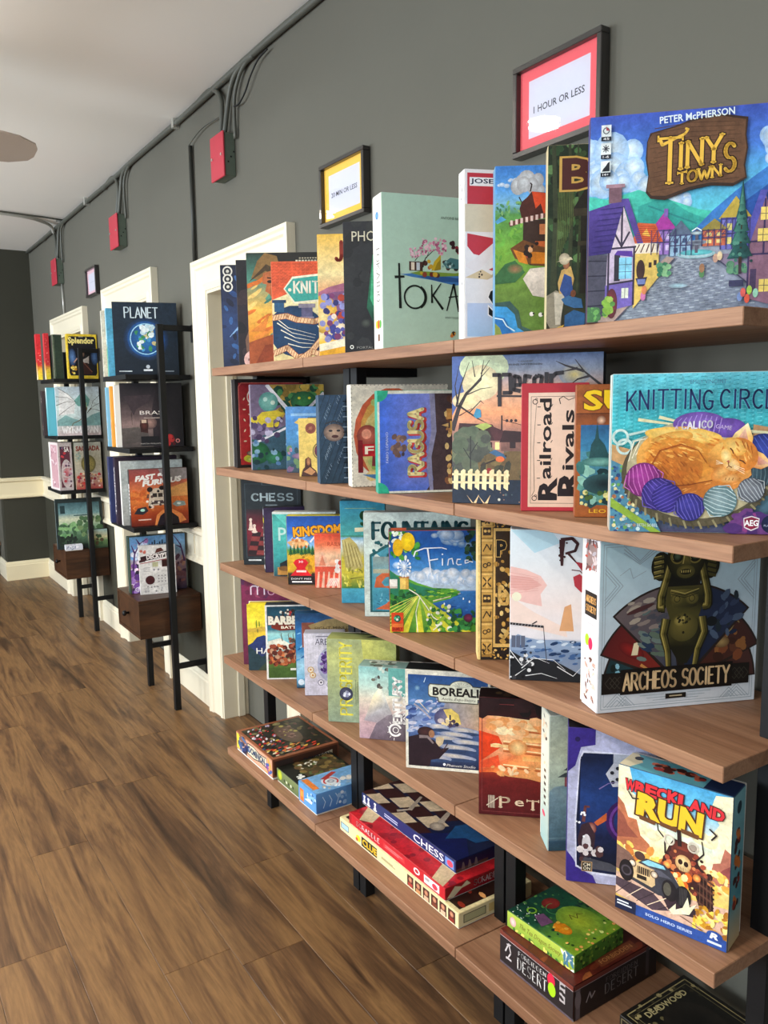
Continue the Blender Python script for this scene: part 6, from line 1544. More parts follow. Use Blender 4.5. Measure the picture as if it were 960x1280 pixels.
# ------------------------------------------------------------------ covers: fourth shelf
G4 = 'board games standing on the fourth shelf'
def p_mo(a):
    a.grad([(0, '#5c2440'), (.6, '#7a2c50'), (1, '#8a3058')]); a.splat(20, 0, .8, 1, 1, .03, .08, ['#a04868', '#6c2848', '#5c2c54'])
    a.cur = 'title'; a.line([(.16, .80), (.16, .885), (.19, .90), (.25, .90), (.27, .885), (.27, .80)], .022, '#f0dcec'); a.line([(.27, .885), (.30, .90), (.36, .90), (.385, .885), (.385, .80)], .022, '#f0dcec')
    for x_ in (.5, .66, .82): a.ring(x_, .835, .045, .06, '#e0a8c8', 18)
    a.cur = 'print'
gbox(('s4', 1.038, 2.456, -36, .2, .298, .03), 'tall plum box with rounded pale m behind yellow box', G4, '#6f2a4c', p_mo)
def p_ha(a):
    a.grad([(0, '#2c3a40'), (.35, '#2f3c4c'), (.4, '#e8c838'), (.62, '#d8b43c'), (.65, '#f0d848'), (1, '#f4dc30')])
    a.poly([(0, .62), (.3, .66), (1, .64), (1, .60), (0, .58)], '#c8a440')
    for x_, h_ in ((.2, .12), (.26, .09), (.5, .08), (.58, .06), (.62, .05)): a.ell(x_, .70, .018, h_ / 2, '#7c8c2c')
    a.ell(.22, .60, .02, .03, '#8c7c34')
    a.poly([(0, .38), (.10, .42), (.2, .50), (.35, .53), (.5, .50), (.62, .42), (.8, .46), (1, .50), (1, .2), (0, .2)], '#2c3a6c'); a.poly([(.5, .44), (.8, .48), (1, .5), (1, .25), (.6, .3)], '#5c3c64')
    a.poly([(0, .38), (.15, .3), (.3, .2), (.5, .3), (1, .2), (1, 0), (0, 0)], '#2a4048'); a.poly([(.2, 0), (.5, .2), (.8, .1), (1, .2), (1, 0)], '#3c4838'); a.poly([(.42, .02), (.5, .08), (.6, .16), (.64, .18), (.6, .10), (.66, .06), (.55, .05)], '#e09c34'); a.splat(10, .5, .0, .9, .12, .03, .06, ['#2c343c', '#6a4830', '#3c2c34'])
    a.text('HARMONIES', .80, .295, 1.24, .09, '#f4f0e4')
gbox(('s4', 1.025, 2.387, -33, .15, .223, .045), 'rounded yellow landscape box with dark hills, left end of fourth shelf', G4, '#f0d838', p_ha, round_=.008)
def p_barb(a):
    a.rect(0, 0, 1, 1, '#ece8e2'); a.rect(.035, .02, .965, .985, '#2a5c74'); a.grad([(0, '#3c5a2a'), (.1, '#4a6c30'), (.28, '#6a7c38'), (.32, '#b0c4b8'), (.5, '#7cc4cc'), (.62, '#a8dcd8'), (.68, '#2c6478'), (1, '#1c4458')], .035, .02, .965, .985)
    a.poly([(.04, .52), (.3, .56), (.5, .48), (.5, .40), (.04, .40)], '#e8e4d0')
    a.splat(110, .06, .2, .95, .46, .03, .07, ['#9c4830', '#b85c38', '#7c3424', '#d07848', '#5c2c24', '#c89878'], .8); a.splat(40, .5, .40, .95, .58, .02, .05, ['#5c4c44', '#8c6c58', '#3c342c', '#a85840'], .8)
    for x_ in (.35, .5, .6, .72): a.line([(x_, .52), (x_ - .03, .60), (x_ - .01, .63)], .02, '#6a6450', .006)
    a.ell(.78, .30, .10, .07, '#ece4d4', '#b8a890'); a.ell(.74, .31, .02, .015, '#2c2420'); a.rect(.035, .02, .965, .16, '#46602c'); a.rect(.5, .12, .8, .15, '#e8e4d8')
    a.poly([(.12, .70), (.14, .78), (.9, .80), (.9, .68), (.3, .66)], '#7a2c20'); a.text('BARBEAR', .50, .80, .86, .10, '#f4ead4', bold=.06, ol='#5c2018', olw=.04); a.text('BATTLES', .58, .705, .5, .035, '#f4ead4', bold=.03)
    a.splat(14, .3, .87, .6, .95, .02, .04, ['#c8403c', '#e8e0d0', '#3c2c28'])
gbox(('s4', 1.036, 2.271, -32, .15, .240, .05), 'white bordered box with brown bear crowd and bold title', G4, '#e9e5df', p_barb, None, lambda a: a.rect(0, 0, 1, 1, '#3a4a4c'))
def p_eight(a):
    a.grad([(0, '#1c3448'), (.1, '#6aa8c8'), (.3, '#a0ccdc'), (.5, '#3c84b4'), (.8, '#2c6ca8'), (1, '#284c74')]); a.splat(60, 0, .08, 1, .8, .03, .08, ['#c8e0e8', '#4c98c4', '#1c5c94', '#88bcd4'], .25, 30)
    a.rect(.1, .55, .3, .88, '#8c5040'); a.poly([(.2, .84), (.5, .92), (.9, .95), (1, .6), (.4, .66)], '#a89060'); a.text('EIGHT-MINUTE', .62, .80, .62, .045, '#3c2c20'); a.text('EMPIRE', .60, .69, .72, .085, '#2c2018', bold=.02)
    a.ell(.07, .08, .05, None, '#d8e4ec')
gbox(('s4', 1.077, 2.146, -32, .19, .234, .045), 'blue ocean map box behind white tree box, fourth shelf', G4, '#31648c', p_eight, lambda a: a.grad([(0, '#1c3048'), (.2, '#88d0a0'), (.4, '#3c84b8'), (1, '#6aa0a8')]))
def p_arb(a):
    a.rect(0, 0, 1, 1, '#cfcbdc', '#dcd8e4')
    for i in range(14): a.line([(.07 * i, 0), (.07 * i + .02, 1)], .004, '#b8b4c8')
    a.text('ARBORETUM', .80, .87, 1.05, .10, '#4c4860'); a.rect(.30, .95, .9, .962, '#6c6880')
    a.ell(.74, .50, .42, .30, '#e0dcec', '#a8acc8', 30); a.line([(.74, .24), (.74, .44)], .05, '#4c3c54', .02)
    a.splat(70, .42, .38, .95, .70, .03, .07, ['#5c3c84', '#7c5ca4', '#482c6c', '#8c70b4'], .8)
    for x_, y_ in ((.15, .42), (.2, .33), (.4, .21), (.62, .17), (.8, .2)): a.ell(x_, y_, .08, None, '#e8dcc8' if x_ < .3 else '#ece8f0'); a.ring(x_, y_, .06, .08, '#c8a060' if x_ < .3 else '#8c88a0'); a.ell(x_, y_, .025, None, '#4c4458' if x_ > .3 else '#d08c40')
gbox(('s4', 1.068, 2.075, -34, .12, .190, .05), 'small lilac white box with purple tree, fourth shelf', G4, '#d2cedd', p_arb, None, lambda a: a.rect(0, 0, 1, 1, '#c8c4cc'))
def p_pros(a):
    a.grad([(0, '#8c9c84'), (.5, '#a0a878'), (.8, '#b8bc78'), (1, '#a8b080')]); a.poly([(.5, 1), (.55, .6), (1, .5), (1, 1)], ['#d8d470', '#b8bc60', '#a0ac6c', '#c8cc78'])
    a.stroke('PR', .27, .19, .20, .17, .0055, '#e8dc50', .6, .002, rot=90, gap=.25); a.stroke('SPERITY', .27, .685, .55, .17, .0055, '#e8dc50', .6, .002, rot=90, gap=.25)
    a.ell(.27, .345, .10, None, '#5c5c74', '#303048'); a.splat(7, .23, .32, .31, .37, .015, .03, ['#d8d8e4', '#8c8ca8']); a.line([(.41, .2), (.41, .52)], .006, '#5c6450')
    for i in range(14): a.line([(.43, .25 + .018 * i), (.45, .255 + .018 * i)], .006, '#5c6450')
gbox(('s4', 1.027, 1.862, -43, .19, .234, .07), 'olive grey box with gold sideways title, fourth shelf', G4, '#b3b86f', p_pros, None, lambda a: (a.grad([(0, '#b8bc70'), (1, '#98a468')]), a.poly([(.1, .9), (.45, .95), (1, .6), (1, 1)], '#2c3030'), a.poly([(.55, .3), (.7, .3), (.9, .9), (.7, .9)], '#3c403c')))
def p_cent(a):
    a.grad([(0, '#b898a4'), (.3, '#c8a8a8'), (.55, '#d8ccb8'), (.75, '#b8d4c8'), (1, '#88bcb8')])
    a.poly([(.1, .25), (.3, .6), (.45, .75), (.6, .5), (.8, .2)], ['#a8a0a8', '#f0e0b8', '#e8ecd8', '#b8b8b8', '#a08c94']); a.splat(24, .3, .70, .8, 1, .03, .06, ['#4c4844', '#6c685c', '#8ca09c', '#c8d0c4'], .7)
    a.splat(26, .45, .0, .8, .22, .03, .07, ['#3c2c30', '#4c3c40', '#2c2428'], .8); a.poly([(.2, .0), (.35, .22), (.6, .35), (1, .4), (1, 0)], ['#6c5c68', '#7c707c', '#8c8088', '#6c646c', '#4c4048'])
    a.rect(.62, .62, 1, 1, '#5c9c94', '#6cb0a8')
    a.stroke('ENTURY', .80, .56, .62, .16, .0075, '#f4f0ec', .6, .003, rot=90, gap=.2); a.ring(.75, .15, .10, .14, '#f4f0ec', 26, 20, 330); a.ring(.76, .15, .05, .065, '#f4f0ec', 18)
    for q in range(6): t_ = R(100 + 32 * q); a.line([(.75 + .13 * math.cos(t_), .15 + .11 * math.sin(t_)), (.75 + .17 * math.cos(t_), .15 + .145 * math.sin(t_))], .012, '#f4f0ec')
    a.text('EASTERN', .94, .45, .42, .05, '#f0ece8', bold=.01, rot=90)
gbox(('s4', 1.039, 1.719, -47.4, .128, .194, .06), 'pastel mountain box with white sideways serif title, fourth shelf', G4, '#a9b8b0', p_cent, None, lambda a: (a.grad([(0, '#8cb0ac'), (1, '#7c948c')]), a.splat(16, .2, .1, .8, .9, .04, .09, ['#3c4440', '#5c6460', '#c8d0c8'])))
def p_bor(a):
    a.rect(0, 0, 1, 1, '#e2ddcc'); x0, x1, y0, y1 = .03, .97, .03, .955
    a.grad([(0, '#1c2440'), (.35, '#4c6494'), (.5, '#7c8cb4'), (.7, '#4c78a8'), (1, '#244c8c')], x0, y0, x1, y1)
    a.poly([(.35, .75), (.97, .70), (.97, .40), (.5, .45)], ['#8c94a8', '#c8b088', '#d8a878', '#a098a8']); a.ell(.14, .82, .035, None, '#8cb4d0', '#3c6ca0'); a.line([(.24, .93), (.22, .88)], .008, '#c8dce8')
    a.splat(90, .03, .38, .45, .7, .02, .06, ['#7c94c0', '#a8b8d8', '#4c64a0', '#c8c8d8', '#34487c'], .4, 15); a.line([(.1, .66), (.2, .6), (.3, .52)], .02, '#a8a0a8'); a.line([(.14, .70), (.28, .58)], .010, '#d8c8b0')
    a.ell(.49, .53, .15, .105, '#7c7488', '#4c4c74', 26); a.poly([(.45, .62), (.54, .635), (.63, .58), (.66, .48), (.55, .49), (.5, .54)], '#e0c468'); a.ell(.42, .505, .04, .025, '#c8b8b8'); a.ell(.5, .52, .025, .02, '#e8d8b0'); a.rect(.52, .52, .54, .57, '#2c2c44'); a.splat(10, .42, .46, .62, .51, .015, .03, ['#4c3c4c', '#2c2c44', '#e0c890'])
    for x_, y_, r_ in ((.4, .44, .12), (.7, .42, .18), (.6, .37, .2), (.5, .33, .18), (.75, .30, .2), (.62, .24, .22), (.6, .15, .24), (.35, .13, .2)):
        a.ell(x_, y_, r_, .032, '#d8ccb8', '#8c98b8', 20, -4, fx=-.2, fy=.5); a.ell(x_ + .02, y_ - .03, r_ * .9, .018, '#34486c')
    a.poly([(.92, .5), (.97, .52), (.97, .04), (.9, .04), (.88, .3)], '#2c2c4c'); a.poly([(.03, .32), (.18, .36), (.34, .30), (.42, .22), (.52, .24), (.40, .12), (.30, .10), (.28, .03), (.03, .03)], '#2a1c24'); a.ell(.24, .38, .10, .055, '#4c2c2c', '#2c1c20'); a.line([(.16, .33), (.26, .335), (.33, .27)], .04, '#8c7c7c', .02); a.ell(.31, .365, .035, .04, '#a87858')
    a.poly([(.36, .33), (.40, .345), (.46, .33), (.44, .27), (.40, .24), (.36, .28)], '#d8c098'); a.line([(.44, .2), (.50, .28)], .012, '#4c3030')
    c_ = '#dcdcc8'
    a.ell(.66, .835, .15, .085, '#4c4c40', None, 26); a.poly([(.27, .85), (.29, .875), (.92, .865), (.97, .84), (.97, .74), (.86, .73), (.86, .69), (.39, .69), (.38, .735), (.29, .74), (.27, .76)], '#4c4c40'); a.ell(.66, .835, .14, .078, c_, None, 26)
    a.poly([(.278, .845), (.295, .865), (.92, .857), (.96, .835), (.96, .75), (.85, .74), (.85, .70), (.40, .70), (.39, .745), (.30, .75), (.278, .77)], c_)
    for q in range(7): a.line([(.66, .84), (.66 + .12 * math.cos(R(30 + 20 * q)), .84 + .066 * math.sin(R(30 + 20 * q)))], .004, '#98a090')
    a.text('BOREALIS', .63, .80, .60, .078, '#1c1814', bold=.035); a.text('Arctic Expeditions', .63, .725, .40, .032, '#5c5444', shear=.3)
    a.text('Phenom Studio', .66, .06, .34, .026, '#e8e4dc', shear=.3); a.ell(.46, .065, .016, None, '#ffffff')
gbox(('s4', 1.039, 1.508, -46, .2, .243, .06), 'snowy arctic box with ornate cream title plate, fourth shelf', G4, '#ded8c6', p_bor, None, lambda a: a.rect(0, 0, 1, 1, '#1a2022'))
def p_pet(a):
    a.grad([(0, '#4c1418'), (.3, '#6c1c1c'), (.36, '#8c2c20'), (.8, '#3a1618'), (1, '#1c1214')])
    a.poly([(.0, .36), (.15, .37), (.3, .34), (.5, .33), (.75, .29), (1, .27), (1, .79), (.75, .80), (.5, .83), (.2, .85), (0, .85)], ['#d84c24', '#f08040', '#f8c078', '#e8a060', '#d87c40', '#c86430', '#f0b070', '#f8d090', '#f8d8a0', '#f0c090', '#e89060'])
    a.poly([(.0, .72), (.2, .68), (.25, .60), (.0, .45)], '#d8401c'); a.poly([(0, .45), (.2, .52), (.22, .42), (0, .40)], '#e0502c')
    for y_ in (.74, .62, .555, .42): a.line([(.25, y_), (.85, y_ - .03)], .02, '#b86030'); a.line([(.25, y_ + .02), (.85, y_ - .01)], .012, '#fce0a8')
    a.ell(.40, .59, .10, .07, '#f8d898', '#d88848'); a.ell(.18, .60, .06, .018, '#f8dca0'); a.rect(.12, .585, .3, .61, '#f4c888'); a.rect(.45, .64, .9, .68, '#f8c880', '#e8a058'); a.rect(.45, .48, .9, .52, '#f0b870', '#e09850'); a.line([(.72, .36), (.74, .76)], .03, '#c87840'); a.line([(.86, .34), (.88, .75)], .02, '#a85c30')
    a.splat(30, .1, .72, 1, .82, .02, .05, ['#f8e0b0', '#f0b880', '#e89c5c'], 1.6, 90); a.splat(26, .1, .36, .9, .42, .02, .05, ['#f8d0a0', '#e8a060'], .6)
    a.line([(.03, .03), (.03, .95), (.97, .95), (.97, .03)], .006, '#7c3838', close=True); a.splat(16, .0, .86, 1, 1, .04, .1, ['#140e10', '#2c181a'])
    a.stroke('P', .27, .115, .10, .085, .0055, '#e0c8a8', .4, .004); a.text('e', .42, .115, .09, .05, '#e0c8a8', bold=.01); a.stroke('T', .56, .105, .12, .075, .005, '#e0c8a8', .4, .004); a.stroke('R', .74, .115, .10, .08, .005, '#e0c8a8', .4, .003)
    for q in range(6): a.line([(.10 + .012 * q, .06), (.10 + .012 * q, .17)], .006, '#d8c8b0')
    a.line([(.08, .08), (.2, .15)], .01, '#d8c8b0')
gbox(('s4', 1.039, 1.241, -43.4, .2, .256, .065), 'dark red box with glowing rock-cut temple lying sideways', G4, '#47171a', p_pet, None, lambda a: (a.rect(0, 0, 1, 1, '#1a1214'), a.splat(14, .1, .2, .9, .8, .02, .05, ['#4c3828', '#6c5438'])))
def p_pag(a):
    a.grad([(0, '#2c4a58'), (.07, '#34546a'), (.1, '#6c8c98'), (.4, '#7c98a0'), (.5, '#a8b8a8'), (.75, '#c0c8b0'), (1, '#b4c0b0')]); a.poly([(.0, .44), (.1, .48), (.35, .49), (1, .5), (1, .1), (0, .1)], ['#7c98a4', '#88a0a8', '#6c8c98', '#7c98a0', '#4c6c7c', '#4c6c7c'])
    for y_, w_ in ((.55, .34), (.60, .22)): a.poly([(.5 - w_, y_), (.5 - w_ * .6, y_ + .03), (.5, y_ + .055), (.5 + w_ * .6, y_ + .03), (.5 + w_, y_)], '#3c4448')
    a.rect(.3, .48, .7, .55, '#8c4c54'); a.line([(.45, .64), (.45, .72)], .02, '#3c4448'); a.rect(.36, .70, .46, .71, '#3c4448'); a.ell(.52, .14, .05, .03, '#6a4c34'); a.text('~', .5, .045, .1, .02, '#c8d8dc', title=False)
gbox(('s4', 1.055, 1.054, -31, .10, .272, .07), 'pale green grey box with dark pagoda, partly hidden, fourth shelf', G4, '#cfd6cb', p_pag, lambda a: (a.grad([(0, '#9cc0c0'), (.5, '#d8dccc'), (1, '#dcdccc')]), a.splat(14, .2, .6, .8, .95, .06, .16, ['#c86c4c', '#3c3c3c', '#e8c8a8'], .4), [a.line([(.4, .3 + .05 * i), (.65, .31 + .05 * i)], .1, '#4c3c34') for i in range(6)], a.ell(.4, .22, .2, .02, '#e84c6c')))
def p_pur(a):
    a.rect(0, 0, 1, 1, '#b8b8d4'); pu = '#3c2c84'
    a.poly([(0, 1), (.3, 1), (.3, .90), (.14, .88), (.08, .76), (.0, .72)], pu); a.poly([(0, .0), (.34, .0), (.30, .05), (.14, .09), (.06, .16), (0, .2)], pu); a.ell(.10, .93, .03, None, '#241c4c')
    a.poly([(.10, .10), (.08, .40), (.12, .80), (.16, .86), (.5, .86), (1, .84), (1, .04), (.3, .06)], '#d8d8e8'); a.poly([(.115, .11), (.10, .40), (.135, .80), (.17, .845), (.5, .85), (1, .83), (1, .055), (.3, .075)], '#161e3c')
    a.grad([(0, '#14161c'), (.3, '#1c2448'), (.6, '#24407c'), (1, '#141c38')], .14, .1, .98, .82); a.rect(.5, .78, .7, .85, '#a8acb8')
    a.poly([(.42, .72), (.5, .79), (.66, .79), (.7, .72), (.66, .65), (.5, .64)], '#c0c0c8')
    for x_, y_ in ((.49, .73), (.55, .76), (.55, .69), (.50, .67), (.61, .73)): a.ell(x_, y_, .022, None, '#24242c')
    a.ell(.64, .72, .03, None, '#c82c24')
    a.ring(.72, .42, .20, .29, '#3c1c54', 30, 90, 280); a.ring(.72, .42, .22, .25, '#6c3c8c', 26, 110, 260); a.line([(.35, .62), (.45, .66), (.6, .68)], .014, '#7c6ca0', .004); a.poly([(.62, .5), (.62, .2), (.9, .2), (.9, .55)], '#8c8870')
    a.poly([(.3, .4), (.44, .47), (.44, .42), (.34, .38)], '#c86030'); a.ell(.27, .36, .06, .04, '#c88c78', '#6c2c2c'); a.poly([(.12, .28), (.16, .38), (.24, .40), (.32, .32), (.3, .18), (.16, .16)], '#3c2830'); a.ell(.22, .26, .05, .06, '#e0d8d8'); a.splat(10, .14, .14, .45, .24, .025, .05, ['#c89888', '#5c3c3c', '#e8dcd8']); a.line([(.18, .4), (.2, .5), (.25, .50)], .04, '#6c3c3c', .02)
    a.splat(8, .1, .3, .2, .46, .01, .02, ['#ffffff']); a.poly([(.14, .1), (.2, .17), (.5, .14), (.7, .08)], '#4c4c54')
    a.rect(.17, .075, .29, .14, '#c8a070'); a.rect(.177, .08, .283, .135, '#1c1814'); a.text('CM', .23, .12, .08, .02, '#e8dcc0', bold=.02); a.text('ON', .23, .095, .08, .02, '#e8dcc0', bold=.02)
gbox(('s4', 1.013, .966, -45, .155, .290, .05), 'purple cornered silver framed box with tentacle and crew, fourth shelf', G4, '#3a2e74', p_pur, None, lambda a: (a.rect(0, 0, 1, 1, '#1c1a20'), a.splat(16, .2, .2, .9, .8, .02, .04, ['#a88c50', '#4c3c5c'])))
def p_wre(a):
    a.grad([(0, '#e0b858'), (.28, '#e8c468'), (.45, '#f0d890'), (.6, '#e8ecd0'), (.75, '#c8e0e4'), (.85, '#68b8d8'), (1, '#48a0d0')])
    cl = '#f4e8c0'
    a.poly([(0, 1), (.1, 1), (.13, .92), (.1, .85), (.22, .80), (.2, .70), (.35, .62), (.3, .52), (0, .5)], cl); a.poly([(1, 1), (.86, .98), (.82, .88), (.9, .80), (.82, .70), (.88, .6), (.75, .5), (1, .46)], cl)
    a.cloud(.3, .6, .12, '#f8f0d0', '#e8dca8', 6); a.cloud(.75, .66, .12, '#f8f0d0', '#e8dca8', 6)
    a.poly([(0, .78), (.06, .74), (.1, .66), (.18, .66), (.22, .56), (.3, .52), (.34, .46), (0, .44)], '#b06848'); a.poly([(0, .70), (.06, .66), (.1, .60), (.2, .54), (0, .50)], '#8c4c3c')
    a.poly([(1, .64), (.95, .66), (.92, .56), (.86, .54), (.84, .46), (.76, .42), (1, .40)], '#b8705c'); a.poly([(1, .56), (.94, .52), (.88, .46), (1, .44)], '#944c48')
    a.splat(60, 0, .34, 1, .48, .02, .06, ['#f0c860', '#e8a848', '#f8e098', '#d88c40', '#c87838'], .6)
    a.ell(.22, .42, .05, .03, '#4c3430'); a.poly([(0, .45), (.12, .42), (.2, .36), (.16, .26), (0, .28)], '#7c5c50')
    # road
    a.poly([(0, .26), (.3, .22), (1, .28), (1, .08), (.3, .06), (0, .1)], '#d8b098'); a.poly([(.0, .22), (.35, .20), (.5, .12), (.35, .08), (0, .16)], '#4c3c44'); a.poly([(.4, .24), (.75, .2), (.72, .14), (.5, .12)], '#3c2c34')
    for i in range(6): a.line([(.0 + .1 * i, .10), (.15 + .12 * i, .22)], .006, '#f0d8b8' if i % 2 else '#2c2028')
    # truck: rusty body, skull, horns, tracks
    b1, b2, b3 = '#5c2c24', '#3a1e1c', '#8c3c2c'
    a.poly([(.42, .44), (.48, .56), (.52, .62), (.7, .60), (.74, .5), (.86, .42), (.88, .22), (.76, .22), (.7, .34), (.6, .32), (.5, .36)], b2)
    a.ell(.60, .55, .10, .07, b3, b1); a.poly([(.5, .42), (.52, .56), (.70, .56), (.72, .40), (.62, .30)], b1); a.splat(50, .42, .30, .86, .56, .015, .035, [b1, b2, b3, '#a85038', '#241412', '#c87848'], .9)
    for q in range(7): a.line([(.74, .44 - .03 * q), (.88, .40 - .03 * q)], .018, '#241814' if q % 2 else '#5c3c30')
    for q in range(4): a.line([(.755 + .03 * q, .44), (.765 + .03 * q, .24)], .006, '#6c4838')
    a.line([(.575, .58), (.56, .70)], .035, '#2c1c1c'); a.line([(.45, .50), (.44, .60), (.38, .64), (.37, .68)], .016, '#2c1c20', .008); a.line([(.72, .52), (.78, .58), (.76, .66)], .016, '#2c1c20', .008); a.ring(.48, .60, .035, .05, '#d8ccb8', 18); a.ring(.69, .60, .035, .05, '#d8ccb8', 18); a.ell(.69, .60, .03, None, '#a89888')
    a.ell(.61, .475, .07, .055, '#f0d8a0', '#c89860'); a.ell(.585, .48, .02, .018, '#2c1814'); a.ell(.635, .475, .02, .018, '#2c1814'); a.rect(.58, .425, .65, .45, '#e8c890'); [a.line([(.588 + .014 * q, .425), (.588 + .014 * q, .447)], .004, '#5c2c1c') for q in range(5)]
    for x_, y_ in ((.47, .43), (.73, .41)): a.ell(x_, y_, .035, None, '#f8c868', '#c85c28')
    a.splat(40, .38, .26, .66, .40, .02, .045, ['#f8c850', '#f09838', '#f8e8a0', '#e86c28', '#fcf4d0'], 1.2)
    # hot rod
    a.poly([(.2, .37), (.28, .42), (.45, .42), (.52, .38), (.6, .30), (.58, .22), (.4, .2), (.14, .24), (.12, .33)], '#3c3c44'); a.poly([(.24, .385), (.30, .415), (.44, .41), (.46, .39), (.30, .375)], '#8cc8d8'); a.poly([(.2, .37), (.42, .37), (.52, .34), (.4, .33), (.16, .34)], '#5c5c68')
    a.poly([(.14, .355), (.17, .375), (.36, .36), (.37, .26), (.34, .235), (.15, .26)], '#d8b888'); a.rect(.20, .30, .32, .35, '#3c3028'); [a.line([(.21 + .02 * q, .30), (.21 + .02 * q, .35)], .005, '#c8a878') for q in range(6)]; a.rect(.20, .265, .29, .292, '#2c241c')
    for x_, y_ in ((.155, .355), (.36, .33)): a.ell(x_, y_, .035, None, '#f4ecd8', '#b89878'); a.ring(x_, y_, .028, .036, '#4c3428')
    a.ell(.10, .29, .07, .075, '#241e22', '#1a1416'); a.ring(.10, .29, .035, .05, '#4c444c'); a.ell(.50, .26, .07, .07, '#2c282c', '#1c181c', rot=10); a.ell(.48, .265, .035, .045, '#5c584c'); a.ell(.62, .25, .07, .075, '#1c1a1e'); [a.line([(.59 + .01 * q, .19), (.59 + .01 * q, .31)], .004, '#4c4848') for q in range(7)]
    a.poly([(.5, .13), (.56, .19), (.56, .15), (.62, .18), (.66, .26), (.68, .2), (.74, .24), (.68, .15), (.6, .13), (.54, .11)], '#f8f0c8')
    a.splat(50, .72, .07, 1, .24, .02, .05, ['#e8b838', '#f4d058', '#c89028', '#a86c24', '#f8e088'], .5); a.line([(.6, .12), (.8, .08)], .006, '#4c2c20')
    a.rect(0, 0, 1, .075, '#2c4c94'); a.rect(0, .0, .2, .085, '#1c2440'); a.text('SOLO HERO SERIES', .5, .038, .42, .018, '#c8d8f0', bold=.02); a.rect(.02, .055, .13, .065, '#e8ecf0'); a.rect(.02, .035, .16, .045, '#e8ecf0'); a.ell(.90, .075, .07, .035, '#2c4c94'); a.text('R', .90, .075, .06, .035, '#ffffff', bold=.04, shear=.3); a.rect(.84, .022, .96, .037, '#c8d4e8')
    rr = '#d83038'
    for i, ch in enumerate('WRECKLAND'):
        a.text(ch, .115 + .097 * i, .895 - .002 * i - abs(i - 4) * .003, .085, .075 - .002 * abs(i - 4), rr, bold=.05, ol='#3c1418', olw=.05, rot=-4)
    for i, ch in enumerate('RUN'):
        a.text(ch, .285 + .19 * i, .775 - .004 * i, .17, .135, '#f4c030', bold=.06, ol='#4c2c18', olw=.05, rot=-4)
    for i in range(3): a.poly([(.20 + .19 * i, .705), (.36 + .19 * i, .695), (.35 + .19 * i, .665), (.21 + .19 * i, .675)], '#6c4428')
    a.line([(.1, .84), (.14, .80), (.2, .81)], .012, '#2c2020'); a.line([(.82, .76), (.88, .73), (.84, .69)], .014, '#2c2020')
gbox(('s4', 1.027, .865, -74.2, .186, .257, .065), 'desert road race box angled at the right end of fourth shelf', G4, '#3c5c74', p_wre, None,
     lambda a: (a.rect(0, 0, 1, 1, '#68b0bc'), a.poly([(0, 0), (.1, 0), (.16, .5), (.06, 1), (0, 1)], '#e8dcb8'), a.rect(.75, 0, 1, 1, '#1c2c4c'), a.splat(26, .25, .35, .7, .7, .02, .05, ['#b03c34', '#4c2420', '#d86c4c'], .8, 0), a.ell(.10, .7, .04, None, '#3c3c40')),
     lambda a: (a.grad([(0, '#c8b080'), (.3, '#4c8c98'), (1, '#7cb0b8')]), a.ell(.5, .9, .2, .04, '#243c48'), a.splat(30, .3, .25, .7, .75, .08, .16, ['#8c3424', '#c87030', '#3c1c18'], 1)))

# ------------------------------------------------------------------ bottom shelf: boxes lying flat (front = side facing the camera, mostly painted darker to carry shade, left = side facing the room)
G5 = 'board games lying flat on the bottom shelf'
def p_dom_t(a):
    a.rect(0, 0, 1, 1, '#9c5c3c'); a.rect(.04, .05, .96, .95, '#2c2a1e')
    a.splat(120, .05, .06, .95, .94, .02, .07, ['#4c4830', '#6a5c34', '#2a2c1c', '#7c7448', '#3c3024', '#5c3c34', '#8c8458'], .6); a.splat(60, .05, .35, .45, .94, .02, .05, ['#c82c34', '#8c1c24', '#e8e0e0', '#c0b0c8', '#2c2c34', '#e04444'], .4, 60)
    a.splat(50, .05, .06, .4, .45, .02, .045, ['#e8d8b8', '#e07030', '#e0b840', '#344c74', '#c82c24', '#1c1c20'], .5, 20); a.splat(24, .3, .06, .75, .25, .02, .05, ['#d84428', '#f0c040', '#e87838', '#3c2420'], .4, 20); a.ell(.55, .55, .16, .3, '#6a4c44', '#5c4c38'); a.splat(20, .45, .4, .7, .8, .02, .04, ['#8c6c5c', '#a89c50', '#5c3c34'])
def p_dom_l(a):
    a.rect(0, 0, 1, 1, '#c88c6c'); a.rect(.01, .06, .99, .94, '#d8a488'); a.poly([(.30, .2), (.33, .85), (.5, .9), (.66, .78), (.85, .85), (.86, .25), (.68, .3), (.5, .15)], '#3c2c24'); a.poly([(.31, .26), (.34, .79), (.5, .84), (.66, .72), (.84, .79), (.85, .31), (.68, .36), (.5, .21)], '#ece0c0')
    a.text('DOMINION', .58, .53, .44, .36, '#2c4468', bold=.04, ol='#14202c', olw=.02)
    a.rect(.01, .06, .12, .94, '#e8d040'); a.splat(24, .10, .1, .3, .85, .01, .03, ['#2c3c6c', '#4c6c9c', '#1c2440', '#8c5c3c'], 4); a.splat(10, .87, .1, .97, .7, .01, .025, ['#e0a838', '#3c64a8', '#8c4c94'], 4)
gbox(('s5', 1.040, 2.262, 0, .245, .068, .288), 'copper edged box with crowded battle scene, lying on bottom shelf left end', G5, '#a0603f', lambda a: (a.rect(0, 0, 1, 1, '#7c4a34'), a.rect(.02, .1, .98, .9, '#4c3024'), a.poly([(.35, .3), (.5, .5), (.9, .7), (.9, .3), (.6, .25)], '#c8bca0'), a.text('DOMINION', .66, .5, .4, .26, '#1c2838', bold=.03), a.rect(.05, .1, .3, .85, '#3c302c')), p_dom_l, p_dom_t, lid=.9)
